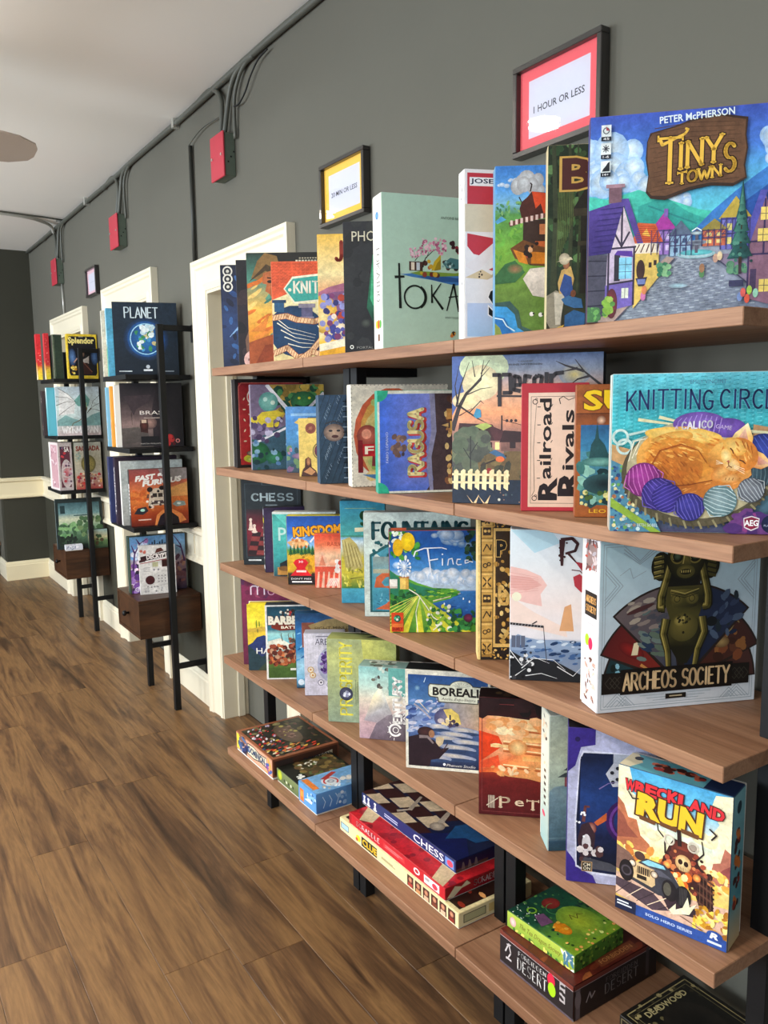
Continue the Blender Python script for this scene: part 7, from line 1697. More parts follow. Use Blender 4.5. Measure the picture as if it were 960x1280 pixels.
gbox(('s5', 1.050, 2.100, 0, .20, .046, .150), 'low dark green woodland box between two larger ones, bottom shelf', G5, '#30382c', None,
     lambda a: (a.grad([(0, '#5c6c44'), (1, '#7c8858')]), a.ell(.14, .6, .10, .4, '#d0d838', '#a8b828'), [a.ell(.35 + .1 * i, .4, .03, .12, '#d8dcc0' if i % 2 else '#2c3424') for i in range(5)]),
     lambda a: (a.rect(0, 0, 1, 1, '#171914'), a.grad([(0, '#4c4028'), (1, '#5c4c2c')], .25, .1, .95, .95), a.splat(60, .25, .1, .95, .95, .03, .08, ['#6a5030', '#3c3c20', '#8c7440', '#2c2c1c', '#5c6c3c'], .7), a.splat(12, .3, .6, .6, .9, .02, .04, ['#e8e4d0'], .5), a.splat(5, .1, .15, .2, .4, .02, .04, ['#e8e8e0'])), lid=.9)
def p_blue_l(a):
    a.rect(0, 0, 1, 1, '#5c98d0'); a.rect(.08, .08, .30, .72, '#e07830'); a.rect(.12, .3, .26, .6, '#f0a050'); a.poly([(.35, .3), (.6, .5), (.8, .45), (.75, .3)], '#e0ecf4'); a.poly([(.5, .5), (.7, .7), (.9, .8), (.85, .5)], '#8cc0e4'); a.splat(8, .4, .5, .95, .85, .02, .05, ['#c8dcf0', '#2c5c98'])
gbox(('s5', 1.046, 1.981, 0, .185, .066, .112), 'light blue box with red and white cartoon submarine, bottom shelf', G5, '#4f8ac6',
     lambda a: (a.grad([(0, '#3c6cb0'), (1, '#5c94d0')]), [a.line([(.12 + .12 * i, .2), (.16 + .12 * i, .5), (.11 + .12 * i, .8)], .012, '#b8d4ec') for i in range(3)], a.splat(10, .4, .2, .7, .75, .02, .05, ['#2c3440', '#c8d8e8', '#8cb0d8'], .9), a.rect(.55, .0, .72, 1, '#5888c0'), a.splat(6, .8, .1, .98, .9, .04, .07, ['#d8cfc0', '#b8a890'])), p_blue_l,
     lambda a: (a.rect(0, 0, 1, 1, '#7cb0dc'), a.rect(.03, .25, .14, .95, '#e08038'), a.ell(.42, .45, .16, .3, '#f0f0ec', '#c8d8e4', 22), a.ring(.42, .45, .10, .13, '#c83c38', 20, -60, 200), a.ell(.42, .45, .06, .1, '#e8e8e8', '#6a7c94'), a.poly([(.3, .7), (.6, .95), (.66, .85), (.4, .62)], '#b84038'), a.splat(12, .62, .1, .95, .5, .04, .08, ['#d8e4ec', '#98b8d4', '#f0e8dc'], .7), a.splat(8, .18, .1, .5, .3, .01, .03, ['#e0c8a0', '#ffffff'])), lid=.93)
def p_clue_l(a):
    a.rect(0, 0, 1, 1, '#ead9a6'); a.rect(.01, .2, .09, .72, '#3c5c6c'); a.rect(.015, .25, .085, .67, '#a8ccd8')
    a.ell(.185, .45, .022, .26, '#e8dc28'); a.ell(.17, .3, .012, .14, '#c84c38'); a.rect(.215, .08, .36, .86, '#2a241c'); a.text('CLUE', .29, .48, .13, .5, '#e0b830', bold=.04)
    a.rect(.40, .5, .5, .56, '#8c7c54'); a.rect(.40, .4, .52, .46, '#8c7c54')
    for i in range(6):
        x_ = .62 + .062 * i; a.rect(x_, .06, x_ + .05, .90, '#4c2c24'); a.ell(x_ + .025, .6, .014, .2, '#d8a078', '#a86450'); a.rect(x_ + .008, .06, x_ + .042, .35, ['#a83c34', '#c88c5c', '#d8b090', '#7c3c2c', '#e0b898', '#8c2c24'][i])
gbox(('s5', 1.065, 1.342, 0, .225, .039, .535), 'cream mystery game box at the bottom of the three box stack', G5, '#e7d5a2', lambda a: (a.rect(0, 0, 1, 1, '#d8cda0'), a.rect(.06, .2, .36, .8, '#3c3c34'), a.rect(.07, .25, .35, .75, '#a8a880'), a.rect(.4, .2, .62, .8, '#c8b070'), a.rect(.68, .15, .78, .85, '#3c3424')), p_clue_l,
     lambda a: (a.rect(0, 0, 1, 1, '#e0cf9c'), a.rect(.05, .02, .95, .98, '#2c1812'), a.splat(40, .06, .03, .94, .97, .03, .07, ['#6c3c1c', '#8c2c1c', '#c8742c', '#3c2018', '#e0a060'], .5, 90)), lid=.92)
def p_scr_l(a):
    a.rect(0, 0, 1, 1, '#c8222c'); a.stroke('SCRABBLE', .22, .52, .27, .42, .0026, '#e8e0e0', .6, .0012, gap=.35); a.rect(.40, .3, .62, .75, '#d83c40'); a.rect(.42, .6, .60, .64, '#e8a0a0'); a.rect(.42, .45, .56, .49, '#e8a0a0')
    a.ell(.74, .55, .03, .28, '#f0e8e8'); a.ell(.74, .55, .018, .16, '#b8242c'); a.rect(.81, .15, .95, .85, '#f0eaea'); a.ell(.91, .45, .025, .25, '#e03c50'); a.rect(.82, .45, .86, .7, '#a89c9c'); a.rect(.0, 0, .03, 1, '#a81c24')
gbox(('s5', 1.067, 1.394, 0, .20, .033, .435), 'red word tile game box, middle of the three box stack', G5, '#b81f28', lambda a: (a.rect(0, 0, 1, 1, '#8c1820'), a.poly([(.02, .1), (.14, .9), (.26, .6), (.12, 0)], '#c8b898'), a.poly([(.2, .5), (.32, 1), (.38, .6)], '#c8b898'), a.stroke('SCRABBLE', .66, .5, .46, .5, .0022, '#c8b8b8', .6, .001, gap=.35)), p_scr_l,
     lambda a: (a.rect(0, 0, 1, 1, '#c02028'), a.splat(30, 0, 0, .3, 1, .03, .07, ['#d82c30', '#a01c24', '#8c1420'], 1), a.poly([(.0, .88), (.3, .99), (.35, .86), (.1, .80)], '#d0b890'), a.poly([(.0, .02), (.4, .10), (.3, .2), (.0, .12)], '#d0b890')), z=.2984, lid=.92)
def p_ch_l(a):
    a.rect(0, 0, 1, 1, '#1c2c64'); 
    for x_ in (.03, .08, .16): a.ell(x_, .18, .022, .1, '#e8e4e4'); a.poly([(x_ - .014, .2), (x_ + .014, .2), (x_ + .006, .7), (x_ - .006, .7)], '#dcd8dc'); a.ell(x_, .76, .013, .12, '#f0ecec')
    a.rect(.27, .5, .42, .6, '#b8c0dc'); a.rect(.27, .3, .42, .4, '#b8c0dc'); a.text('CHESS', .74, .47, .30, .62, '#f0f0f4', bold=.01); a.rect(.905, .12, .985, .85, '#6c90d0'); a.ell(.95, .45, .028, .28, '#e04860')
gbox(('s5', 1.122, 1.424, 0, .20, .034, .425), 'navy chess box on top of the stack, bottom shelf', G5, '#16204a', lambda a: (a.rect(0, 0, 1, 1, '#10183c'), a.rect(0, 0, .5, .28, '#4c4034'), [a.poly([(.08 + .1 * i, .1), (.14 + .1 * i, .1), (.12 + .1 * i, .7), (.10 + .1 * i, .7)], '#6c6460') for i in range(3)], a.text('CHESS', .80, .5, .34, .5, '#8890a8')), p_ch_l,
     lambda a: (a.rect(0, 0, 1, 1, '#141c3c'), [a.poly([(-.1 + .28 * i, .38 + .15 * j), (.15 + .28 * i, .32 + .15 * j), (.18 + .28 * i, .47 + .15 * j), (-.07 + .28 * i, .53 + .15 * j)], '#d0b898' if (i + j) % 2 else '#3a1c1c') for i in range(5) for j in range(5)],
                a.poly([(0, .36), (.5, .2), (.2, .0), (0, 0)], '#141c50'), a.poly([(.2, .22), (.5, .3), (.95, .24), (.72, .05), (.45, .08), (.42, .16)], '#1c4c7c'), a.line([(.3, .36), (.75, .48)], .10, '#b0a090', .05), a.ell(.3, .36, .10, .05, '#c8b8a4', '#8c7c70'), a.line([(.25, .62), (.6, .72)], .07, '#a89888', .04), a.line([(.1, .66), (.3, .62)], .06, '#b8a898', .03)), z=.3324, lid=.92)
def p_des_l(a):
    a.rect(0, 0, 1, 1, '#231e20'); a.rect(0, .87, 1, 1, '#6c2c24', '#7c3a2c'); a.line([(0, .86), (1, .86)], .006, '#b8a8a8'); a.line([(.08, .45), (.13, .75), (.16, .5), (.12, .3), (.09, .25)], .016, '#c8c0c0'); a.line([(.09, .28), (.17, .28)], .02, '#c8c0c0'); a.line([(.10, .7), (.16, .75)], .012, '#c8c0c0')
    a.stroke('FORBIDDEN', .46, .70, .38, .13, .0015, '#d8d4d0', .6, .0008, gap=.35); a.stroke('DESERT', .46, .38, .40, .34, .0026, '#e0dcd8', .55, .0016, gap=.40); a.ell(.72, .68, .05, .2, '#d82844'); a.ell(.73, .42, .05, .2, '#a8d820'); a.rect(.83, .3, .90, .85, '#b8b0b0'); a.splat(4, .84, .35, .89, .8, .015, .02, ['#2c2828'], 2); a.rect(0, 0, 1, .06, '#5c5058')
def p_des_f(a):  # room-side print repeated dimmer, shade put into its colours
    a.rect(0, 0, 1, 1, '#1c181a'); a.rect(0, .87, 1, 1, '#5c2620', '#6c3228'); a.line([(0, .86), (1, .86)], .006, '#8c7c7c'); a.rect(.02, 0, .07, .85, '#5c5458'); a.ell(.045, .55, .035, .25, '#6c6468'); a.line([(.14, .35), (.18, .6), (.2, .4), (.24, .55)], .012, '#8c8484'); a.stroke('FORBIDDEN', .56, .68, .38, .14, .0014, '#6c6664', .6, .0007, gap=.35); a.stroke('DESERT', .56, .42, .4, .28, .0024, '#7c7674', .55, .0014, gap=.4); a.rect(.86, .1, .9, .95, '#3c3638')
gbox(('s5', 1.073, .998, 0, .245, .076, .212), 'dark tin with white serif side title and rusty lid', G5, '#4a1c18', p_des_f, p_des_l,
     lambda a: (a.rect(0, 0, 1, 1, '#5c2018'), a.splat(40, 0, 0, 1, 1, .03, .09, ['#6c2c1c', '#7c3420', '#4c1c18', '#8c4c28'], .4, 20), a.rect(.35, .03, .8, .14, '#7c4028'), a.text('FORBIDDEN', .57, .085, .38, .05, '#c88850')), lid=.99, name='game_tin', round_=.006)
def p_dra_t(a):
    a.grad([(0, '#7c9c28'), (.3, '#5c8c2c'), (.6, '#1c4c34'), (1, '#12382c')])
    a.splat(70, 0, .3, 1, 1, .01, .04, ['#1c3c2c', '#2c5c34', '#14302c', '#4c7c3c'], .8); a.ell(.62, .35, .3, .3, '#a8b830', '#6c9430'); a.poly([(.10, .55), (.2, .74), (.34, .70), (.30, .52)], '#6c4868'); a.ell(.30, .38, .10, .12, '#e89820', '#d07818'); a.splat(8, .2, .32, .4, .5, .02, .04, ['#f0b840', '#e08818']); a.ell(.60, .78, .14, .10, '#8c2c28', '#6c201c'); a.ring(.26, .82, .05, .075, '#7cac34', 20); a.ring(.55, .68, .12, .13, '#4c8c50', 20, 60, 240)
    a.splat(26, .0, .0, 1, .2, .012, .03, ['#e8c868', '#d8e080', '#2c4c1c', '#f0a858']); a.splat(20, 0, .6, .3, 1, .006, .012, ['#e8f0e8', '#c8e0d0'])
    a.line([(.55, .42), (.6, .5), (.64, .40), (.7, .46), (.78, .42)], .012, '#5c4c1c')
def p_dra_l(a):
    a.grad([(0, '#8cac3c'), (1, '#b8c850')]); a.ell(.09, .5, .05, .3, '#e8dcd0', '#d89c9c'); a.splat(20, .85, .05, 1, .9, .01, .025, ['#2c5c34', '#4c7c94', '#e8e8d8'], 3); a.splat(20, .1, 0, .95, .14, .01, .02, ['#3c6c2c', '#e8d868'], 2)
    a.text('The Tea Dragon Society', .5, .52, .62, .42, '#7c6c28', shear=.3)
gbox(('s5', 1.100, 1.022, 3, .150, .037, .185), 'green leafy storybook box resting on the dark tin', G5, '#4c7c2c', lambda a: (a.grad([(0, '#3c6424'), (1, '#4c7c2c')]), a.splat(60, 0, 0, 1, 1, .01, .03, ['#2c4c1c', '#6c8c2c', '#1c3c1c', '#8ca83c'], 1)), p_dra_l, p_dra_t, z=.3358, lid=.99)
gbox(('s5', 1.120, .706, 0, .190, .045, .22), 'dark gold bordered box lying in the bottom right corner', G5, '#191714', lambda a: a.rect(0, 0, 1, 1, '#1c1a16'), lambda a: (a.rect(0, 0, 1, 1, '#14120f'), a.line([(.02, .1), (.98, .1), (.98, .9), (.02, .9)], .01, '#6c6448', close=True)),
     lambda a: (a.rect(0, 0, 1, 1, '#14120f'), a.line([(.05, .04), (.95, .04), (.95, .96), (.05, .96)], .012, '#8c8058', close=True), a.line([(.10, .08), (.90, .08), (.90, .92), (.10, .92)], .006, '#6c6444', close=True), a.splat(30, .04, .75, .96, .97, .015, .03, ['#5c5438', '#8c8058', '#2c281c']), a.ell(.5, .55, .30, .28, '#0c0b0a', '#1c1814'), a.text('DEADWOOD', .5, .86, .6, .06, '#a89c70', bold=.02)), lid=.99)
# ------------------------------------------------------------------ racks
GA, GB = 'games on the nearer drawer rack', 'games on the farther drawer rack'
def p_planet(a):
    a.grad([(0, '#15202c'), (1, '#1c2c3c')]); a.ell(.50, .50, .36, .30, '#2c6cc0', '#182636', 34); a.ell(.50, .50, .29, .245, '#58b0e8', '#1c4c8c', 34); a.ell(.50, .50, .245, .21, '#2f7cc0', '#1c4c88', 34)
    a.splat(40, .32, .34, .68, .66, .02, .05, ['#58a868', '#8cc8e8', '#3c8c5c', '#d8c890', '#e8f4f8', '#4c9cd0'], .7, None, 8, lambda x, y: ((x - .5) / .2) ** 2 + ((y - .5) / .17) ** 2 < 1)
    a.splat(14, .42, .55, .62, .68, .03, .05, ['#e8f4f8', '#c8e4f0']); a.ring(.50, .50, .235, .25, '#a8dcf8', 34)
    a.stroke('PLANET', .44, .86, .52, .14, .0055, '#dcecf4', .8, gap=.2); a.rect(.06, .05, .26, .065, '#c8d0d4'); a.rect(.72, .05, .92, .065, '#8c949c'); a.rect(.44, .06, .58, .085, '#e0e4e8'); a.ell(.51, .12, .03, None, '#c8d0d8')
gbox(('a1', 1.06, 3.891, -16, .29, .337, .05), 'dark box with glowing globe and white title, top of nearer rack', GA, '#16202a', p_planet, lambda a: (a.rect(0, 0, 1, 1, '#4c4864'), [a.line([(.3, .2 + .05 * i), (.7, .22 + .05 * i)], .2, '#c8c8dc') for i in range(12)], a.ell(.5, .12, .3, .03, '#f0f0f0')))
gbox(('a1', 1.050, 3.965, -10, .29, .315, .05), 'cyan spined box just behind the globe box', GA, '#8cc8e0', lambda a: a.rect(0, 0, 1, 1, '#58a8c8'), lambda a: (a.grad([(0, '#48b09c'), (.4, '#3c9c78'), (.5, '#a8dcec'), (1, '#78bce0')]), a.splat(10, .2, .2, .8, .6, .1, .3, ['#d04c3c', '#e8d8b8', '#2c4c3c'], .3)))
gbox(('a1', 1.045, 4.030, -10, .29, .310, .045), 'pale patterned spine box at the back of the upper tier', GA, '#d8d0bc', lambda a: a.rect(0, 0, 1, 1, '#d8d0bc'), lambda a: (a.rect(0, 0, 1, 1, '#dcd8c8'), a.splat(36, .1, .05, .9, .98, .1, .3, ['#c8483c', '#58986c', '#e0a040', '#f0ece0', '#4c6c8c'], .25)))
def p_brass(a):
    a.grad([(0, '#4c4440'), (.2, '#6c5c58'), (.35, '#8c7470'), (.5, '#5c4c4c'), (.8, '#2c2428'), (1, '#1c181c')]); a.poly([(.5, 0), (1, 0), (1, 1), (.6, 1), (.5, .6)], ['#241c20', '#181418', '#141114', '#181418', '#2c2428'])
    a.poly([(.0, .3), (.25, .32), (.4, .28), (.45, .1), (0, .05)], ['#5c5450', '#6c645c', '#5c5450', '#4c4440', '#4c4440']); a.poly([(.05, .8), (.5, .82), (.45, .7), (.25, .6), (.2, .5), (.14, .62)], '#3c3034'); a.line([(.165, .55), (.17, .35)], .012, '#3c2c2c', .004)
    a.ell(.45, .38, .12, .10, '#a88478', '#4c3c3c'); a.poly([(.30, .24), (.3, .42), (.42, .44), (.42, .22)], '#3c1c18'); a.ell(.36, .34, .07, .09, '#5c2c24', '#2c1410'); a.rect(.32, .38, .40, .43, '#c8b098'); a.rect(.3, .02, .6, .17, '#141214'); a.splat(20, .68, .04, .85, .16, .02, .05, ['#8c1c20', '#b02c2c', '#5c1418']); a.ring(.90, .09, .02, .035, '#d88078')
    a.text('BRASS', .52, .54, .44, .06, '#e8e0d8'); a.rect(.36, .45, .7, .465, '#a89890'); a.text('MARTIN WALLACE', .46, .055, .34, .02, '#b8b0a8')
gbox(('a2', 1.06, 3.838, -14, .28, .299, .05), 'smoky brown box with industrial ship scene, second tier of nearer rack', GA, '#201a1c', p_brass, lambda a: (a.rect(0, 0, 1, 1, '#1c181a'), a.splat(8, .3, .05, .7, .3, .1, .25, ['#e8e0d8', '#a82c2c'], .3)))
for i, (yy, c, c2, lb) in enumerate(((3.905, '#e4e0d8', '#2c2c34', 'white spined box behind the smoky brown box'), (3.962, '#e09c3c', '#c84c2c', 'orange spined box in the second tier of nearer rack'), (4.018, '#7cb8d8', '#e8e4dc', 'sky blue spined box at the back of second tier'))):
    gbox(('a2', 1.052 - .004 * i, yy, -10, .28, .292 - .004 * i, .048), lb, GA, c, None, lambda a, c=c, c2=c2: (a.rect(0, 0, 1, 1, c), a.splat(16, .1, .05, .9, .6, .1, .3, [c2, '#e8d8b8', c], .3)), seed=i + 4)
def p_ff(a):
    a.grad([(0, '#6c2418'), (.2, '#a8401c'), (.45, '#d87838'), (.7, '#c86c48'), (.85, '#a84c44'), (1, '#8c4c4c')]); a.poly([(.5, .6), (1, .75), (1, .5), (.6, .5)], '#e0a05c'); a.poly([(.5, 1), (1, 1), (1, .8), (.6, .78)], '#8c8484'); a.splat(20, .0, .3, .4, .6, .04, .09, ['#e88c44', '#c8602c', '#d87c3c'], .5)
    a.poly([(.3, .35), (.34, .6), (.42, .66), (.58, .66), (.62, .55), (.62, .36)], '#c8b8a4'); a.rect(.38, .5, .46, .57, '#2c2420'); a.rect(.48, .5, .56, .57, '#3c3028'); a.rect(.36, .38, .6, .44, '#4c3c3c'); a.ell(.34, .64, .05, .045, '#241c1c'); a.ell(.55, .66, .05, .04, '#241c1c'); a.ell(.36, .33, .04, .03, '#f0d0c0'); a.splat(16, .28, .32, .62, .62, .015, .03, ['#241a1a', '#5c4440', '#e8dccc'])
    a.poly([(.05, .22), (.12, .32), (.26, .34), (.3, .26), (.2, .2)], '#2c2c34'); a.ell(.2, .28, .04, .025, '#a8d8c8'); a.poly([(.72, .36), (.8, .42), (.94, .40), (.96, .33), (.8, .31)], '#8c9c98'); a.ell(.84, .37, .04, .02, '#dce8e4')
    a.poly([(.40, 0), (.44, .18), (.55, .27), (.72, .27), (.88, .18), (.96, .06), (.9, .04), (.8, 0)], '#e88c4c'); a.poly([(.44, 0), (.5, .16), (.58, .22), (.7, .22), (.82, .12), (.84, 0)], '#241c24'); a.rect(.12, .10, .34, .12, '#e8c8b8')
    a.text('FAST &', .34, .86, .46, .085, '#f0ece8', bold=.06, shear=.3, rot=6); a.text('FURIOUS', .56, .78, .66, .085, '#f0ece8', bold=.06, shear=.3, rot=6)
gbox(('a3', 1.059, 3.761, -8, .265, .266, .045), 'orange desert car chase box on third tier of nearer rack', GA, '#5c2c24', p_ff, lambda a: (a.rect(0, 0, 1, 1, '#241c1e'), a.rect(.2, .2, .8, .75, '#e8e4e0'), [a.rect(.3, .22 + .06 * i, .7, .25 + .06 * i, '#241c1e') for i in range(8)]))
gbox(('a3', 1.040, 3.825, -8, .285, .302, .05), 'pale grey box behind the car chase box', GA, '#b8bcb8', lambda a: a.grad([(0, '#a8a8a4'), (.8, '#b4bcba'), (1, '#c4ccca')]), lambda a: (a.rect(0, 0, 1, 1, '#e0dcd8'), a.splat(6, .2, .2, .8, .9, .1, .3, ['#a8a8a8'], .3)))
gbox(('a3', 1.030, 3.885, -8, .29, .318, .065), 'dark plum box with large white spine letters, third tier', GA, '#2a1c2c', None, lambda a: (a.rect(0, 0, 1, 1, '#2a1c30'), a.text('VOIDFALL', .5, .5, .72, .46, '#e8e4e8', bold=.03, rot=-90)))
gbox(('a3', 1.022, 3.960, -8, .29, .318, .06), 'navy box at the back of the third tier of nearer rack', GA, '#28305c', None, lambda a: (a.rect(0, 0, 1, 1, '#28305c'), a.splat(10, .3, .2, .7, .8, .08, .2, ['#c8cce0', '#8c94b8'], .3)))
def p_gard(a):
    a.grad([(0, '#3c3450'), (.2, '#8c6878'), (.5, '#b0909c'), (.7, '#8cb0d0'), (1, '#6ca0d0')])
    a.splat(60, .03, .0, .42, .5, .03, .08, ['#7c4ca0', '#5c3480', '#a078c0', '#3c2c50', '#e0d0e8'], .8); a.splat(30, .05, .6, .4, .95, .03, .07, ['#c8d8f0', '#a878b0', '#6c9cd0', '#e8e8f4'], .8); a.splat(30, .6, .1, 1, .6, .03, .08, ['#b07068', '#8c5c64', '#c89880', '#5c3c54'], .6)
    for p_ in ([(.06, .4), (.1, .7), (.2, .88), (.34, .96)], [(.1, .72), (.05, .86)], [(.2, .86), (.14, .96)], [(.98, .5), (.92, .8), (.8, .98)], [(.93, .75), (.84, .8)]): a.line(p_, .035, '#4c2c64', .010)
    for i in range(7): a.rect(.36 + .045 * i, .84, .38 + .045 * i, .86 + .03 * (i % 3), '#1c2434')
    a.rect(.34, .83, .7, .845, '#1c2434'); a.splat(18, .12, .3, .28, .55, .02, .04, ['#4c2c5c', '#c03c6c', '#f0d8e8', '#241c34']); a.ring(.12, .07, .025, .04, '#e0d8e8'); a.line([(.01, 0), (.01, 1)], .02, '#3c4c34')
gbox(('a4', 1.072, 3.886, -6.5, .272, .278, .06), 'violet garden box with dark branches on the nearer drawer', GA, '#2c4038', p_gard)
def p_dec(a):
    a.rect(0, 0, 1, 1, '#dcd8d4', '#e4e0dc'); a.poly([(.05, .68), (.97, .78), (.97, .90), (.04, .78)], '#2c1418'); a.poly([(0, .66), (.17, .68), (.17, .74), (0, .71)], '#3c1c20'); a.poly([(.44, .84), (.5, .93), (.62, .95), (.7, .88)], '#5c2c24'); a.line([(.02, .64), (.97, .73)], .02, '#a02c34')
    a.text('DECRYPTO', .55, .785, .68, .085, '#f0e8e4', bold=.05, rot=5); a.rect(.36, .56, .52, .66, '#c0bc94'); a.rect(.62, .55, .84, .70, '#4c2420'); a.rect(.64, .57, .82, .68, '#341814')
    a.ell(.28, .29, .13, None, '#3c1418', '#4c2024')
    for j in range(3):
        for i in range(3): a.ell(.52 + .09 * i, .37 - .06 * j, .02, None, '#8c8488')
    for x_ in (.40, .52): a.ell(x_, .50, .03, None, '#8c8890')
    for j in range(3): a.rect(.12, .48 - .035 * j + .06, .30, .495 - .035 * j + .06, '#b0acac')
    a.line([(.1, .12), (.9, .2)], .008, '#a8a0a0'); a.splat(12, .1, .05, .6, .16, .015, .03, ['#b8b4b4', '#8c8888']); a.ell(.14, .06, .03, None, '#b0acac'); a.splat(3, .05, .85, .2, .95, .03, .05, ['#d87868'])
gbox(('a4', 1.106, 3.840, -13.6, .17, .238, .035), 'white retro control panel box in front of the violet box', GA, '#dedad6', p_dec)
# farther rack
def p_spl(a):
    a.rect(0, 0, 1, 1, '#e8c838'); a.ell(.12, .14, .08, None, '#141418'); a.poly([(.08, .07), (.92, .07), (.97, .13), (.97, .88), (.92, .95), (.08, .95), (.04, .88), (.04, .13)], '#14151c'); a.ell(.16, .48, .13, .2, '#6088c0', '#182440'); a.ell(.90, .5, .13, .2, '#5c84bc', '#182440'); a.ell(.5, .56, .07, .07, '#c8a084', '#5c3c34'); a.ell(.5, .62, .10, .04, '#141014')
    a.poly([(.34, .5), (.45, .42), (.6, .46), (.72, .52), (.7, .34), (.5, .36), (.4, .42)], '#c8c0bc'); a.poly([(.3, .1), (.4, .36), (.66, .36), (.8, .1)], '#3c1c1c'); a.line([(.5, .38), (.8, .15)], .03, '#7c4c3c'); a.splat(10, .12, .12, .3, .28, .02, .05, ['#e8b838', '#c88c28', '#f0d868']); a.line([(.2, .36), (.32, .46)], .04, '#b89080')
    a.text('Splendor', .48, .84, .84, .17, '#f0e088', bold=.04, ol='#3c2c10', olw=.01); a.rect(.40, .935, .55, .945, '#c8c0a0')
gbox(('b1', 1.182, 5.410, -4, .182, .278, .05), 'yellow bordered box with jeweller figure, top of farther rack', GB, '#e4c43c', p_spl, lambda a: (a.rect(0, 0, 1, 1, '#e0c03c'), a.splat(12, .2, .1, .8, .6, .1, .2, ['#e8e0d0', '#3c2c20', '#6c8cb0'], .3)))
gbox(('b1', 1.108, 5.470, -4, .058, .276, .22), 'dark green narrow box beside the yellow bordered one', GB, '#20302a', lambda a: (a.rect(0, 0, 1, 1, '#24342c'), a.rect(.0, 0, .12, 1, '#7c8474'), a.line([(.2, .05), (.2, .95)], .03, '#6c7c60')))
for i, (xx, lb) in enumerate(((1.048, 'red and yellow spined box at left of farther rack'), (1.014, 'leftmost red spined box on top of farther rack'))):
    gbox(('b1', xx + .028, 5.54 + .08 * i, -4, .028, .288, .07), lb, GB, '#c02c34', lambda a, i=i: (a.grad([(0, '#e8d838'), (.2, '#e8c040'), (.32, '#c83434'), (1, '#d03038')]), a.splat(8, .1, .3, .9, .9, .1, .2, ['#e8a090', '#f0e0d0'], .3)), lambda a: (a.grad([(0, '#e8e0b8'), (.3, '#d8a050'), (.4, '#c82c34'), (1, '#d83840')]),), seed=8 + i)
def p_wyr(a):
    a.grad([(0, '#c8b4b4'), (.3, '#b8c8c8'), (.6, '#c8d8d8'), (1, '#bccad4')]); a.poly([(0, .3), (.2, .42), (.4, .34), (.6, .3), (.8, .42), (1, .48), (1, .2), (0, .2)], '#78a0a0'); a.poly([(.4, .7), (.55, .84), (.68, .86), (.78, .74), (.74, .6), (.5, .6)], '#6ca098')
    a.poly([(.08, .95), (.28, .86), (.44, .68), (.40, .45), (.05, .42)], '#dcdcdc')
    for p_ in ([(.06, .97), (.3, .84), (.46, .68)], [(.0, .80), (.25, .78), (.46, .68)], [(.0, .62), (.25, .7), (.46, .68)], [(.05, .42), (.25, .55), (.44, .66)], [(1, .82), (.85, .70), (.80, .56)], [(1, .66), (.9, .62), (.80, .56)], [(1, .5), (.88, .54), (.8, .54)]): a.line(p_, .012, '#2c241c', .005)
    a.line([(.66, .66), (.70, .55), (.62, .38), (.5, .3), (.36, .25), (.3, .1)], .035, '#6c5c40', .012); a.splat(8, .6, .5, .72, .68, .015, .03, ['#c84c48', '#8ca880', '#5c4c34']); a.line([(.8, .56), (.70, .46)], .03, '#3c3024', .01)
    a.stroke('WYRMSPAN', .52, .12, .82, .13, .006, '#f0ecec', .5, .003, gap=.18)
gbox(('b2', 1.100, 5.430, -8, .26, .308, .05), 'pale box with winged dragon, second tier of farther rack', GB, '#c4d0d4', p_wyr, lambda a: a.grad([(0, '#c8d0d8'), (1, '#d8dce0')]))
gbox(('b2', 1.060, 5.492, -4, .27, .304, .06), 'turquoise spined box behind the dragon box', GB, '#58a8b8', None, lambda a: a.grad([(0, '#3c9cb8'), (.5, '#6cb8c0'), (1, '#d8e8ec')]))
gbox(('b2', 1.042, 5.562, -2, .27, .284, .05), 'dark spined box at the back of second tier, farther rack', GB, '#3c2c2c', None, lambda a: (a.rect(0, 0, 1, 1, '#2c2428'), a.splat(12, .1, .1, .9, .9, .1, .3, ['#8c4c3c', '#c8b8a8'], .3)))
gbox(('b3', 1.088, 5.410, 3, .085, .304, .22), 'narrow stained glass box with red roundel, third tier of farther rack', GB, '#b8acac', lambda a: (a.rect(0, 0, 1, 1, '#c0b4b4'), a.rect(.12, .06, .86, .92, '#5c2c3c'), a.ell(.55, .35, .4, .3, '#b04858', '#c8c0c0', 24), a.ring(.6, .38, .34, .42, '#c8c0c0', 24), a.splat(16, .3, .12, .85, .6, .06, .12, ['#b83c4c', '#a87c94', '#c8b8c0', '#5c3c5c'], 1), a.splat(8, .15, .7, .5, .9, .06, .12, ['#c83c48', '#2c3454', '#d890a0']), a.text('SA', .62, .86, .34, .10, '#e8e4e0', bold=.03)),
     lambda a: (a.rect(0, 0, 1, 1, '#d0c4c4'), a.rect(.1, .05, .9, .95, '#b89098'), a.splat(24, .1, .1, .9, .9, .04, .1, ['#c8a8b0', '#d8ccd0', '#8c5c6c'], .4)))
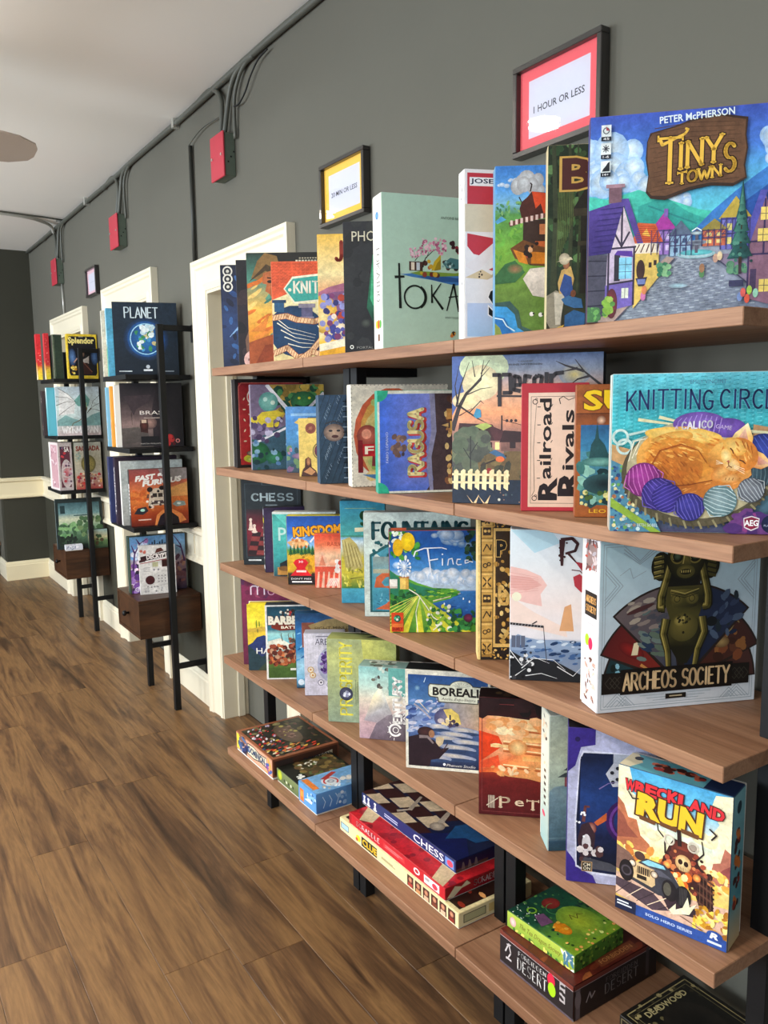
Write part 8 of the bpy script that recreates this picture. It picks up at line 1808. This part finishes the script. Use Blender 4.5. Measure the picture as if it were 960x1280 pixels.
def p_sag(a):
    a.grad([(0, '#b84844'), (.15, '#c89080'), (.35, '#b8b0a0'), (.6, '#b0a890'), (1, '#c0c0b4')]); a.ell(.5, .54, .28, .19, '#a89858', '#6c643c', 30); a.ell(.5, .54, .22, .15, '#c8b468', '#8c8048', 26); a.ell(.5, .54, .06, None, '#e8d880'); [a.line([(.5, .54), (.5 + .26 * math.cos(q * .5236), .54 + .17 * math.sin(q * .5236))], .008, '#5c5434') for q in range(12)]
    a.splat(60, .08, .05, .95, .34, .03, .06, ['#c83c3c', '#d8a060', '#8c2c44', '#e8c8a0', '#b05c48', '#f0d8d0'], 1); a.line([(.2, .3), (.5, .36), (.8, .3)], .02, '#d8d0c0'); a.line([(.35, .36), (.5, .26), (.65, .36)], .02, '#d8d0c0'); a.text('SAGRADA', .50, .87, .88, .10, '#8c3428', bold=.03, ol='#2c1c14', olw=.01); a.splat(16, .05, .6, .2, .8, .02, .04, ['#7c9c94', '#a8b4a8'])
gbox(('b3', 1.188, 5.412, 0, .165, .302, .22), 'stained glass window box with golden disc, third tier of farther rack', GB, '#b0a890', p_sag, lambda a: (a.grad([(0, '#b8a890'), (1, '#a8b0a0')]), a.splat(20, .1, .05, .9, .5, .04, .1, ['#c8705c', '#e0c0a0', '#7c8c80'], .4)))
def p_land(a):
    a.rect(0, 0, 1, 1, '#1c2828'); a.grad([(0, '#1c2820'), (.25, '#4c6c50'), (.45, '#88a888'), (.62, '#c8ccb0'), (.75, '#6c9094'), (1, '#3c5c64')], .06, .06, .94, .93)
    a.splat(30, .06, .25, .6, .5, .04, .09, ['#5c8c5c', '#7ca870', '#3c5c40'], .6); a.splat(30, .5, .25, .94, .62, .04, .09, ['#4c6c48', '#6c8458', '#344c34'], .8); a.splat(20, .06, .1, .4, .28, .03, .07, ['#141c18', '#1c2c20'], .5); a.rect(.1, .72, .2, .88, '#1c3438'); a.rect(.38, .66, .72, .68, '#2c4c50')
gbox(('b4', 1.060, 5.470, -10, .285, .325, .06), 'dark framed misty landscape box on the farther drawer', GB, '#1c2828', p_land, lambda a: (a.grad([(0, '#a8c8d0'), (1, '#b8d0d4')]), a.splat(10, .2, .5, .8, .9, .1, .3, ['#d8d868', '#3c5c64'], .3)))
gbox(('b4', 1.235, 5.392, -8, .12, .125, .04), 'little landscape box in front of the misty landscape box', GB, '#243430', lambda a: (a.grad([(0, '#24382c'), (.4, '#6c8c58'), (.6, '#d8d0a0'), (1, '#98b8b8')]), a.splat(10, .4, .2, .7, .7, .05, .12, ['#5c4c34', '#3c5c3c'])))
gbox(('b4', 1.092, 5.390, -6, .105, .034, .06), 'small flat white box at the front of farther drawer', GB, '#d8dce4', lambda a: (a.rect(0, 0, 1, 1, '#c8ccd8'), a.splat(8, .1, .2, .9, .8, .05, .12, ['#5c7cb0', '#e8e8f0', '#8c94a8'], .4)), None, lambda a: (a.rect(0, 0, 1, 1, '#dce0ea'), a.splat(14, 0, 0, 1, 1, .06, .14, ['#8ca8d0', '#f0f0f4', '#b8a8c0'], .6)), lid=.9)
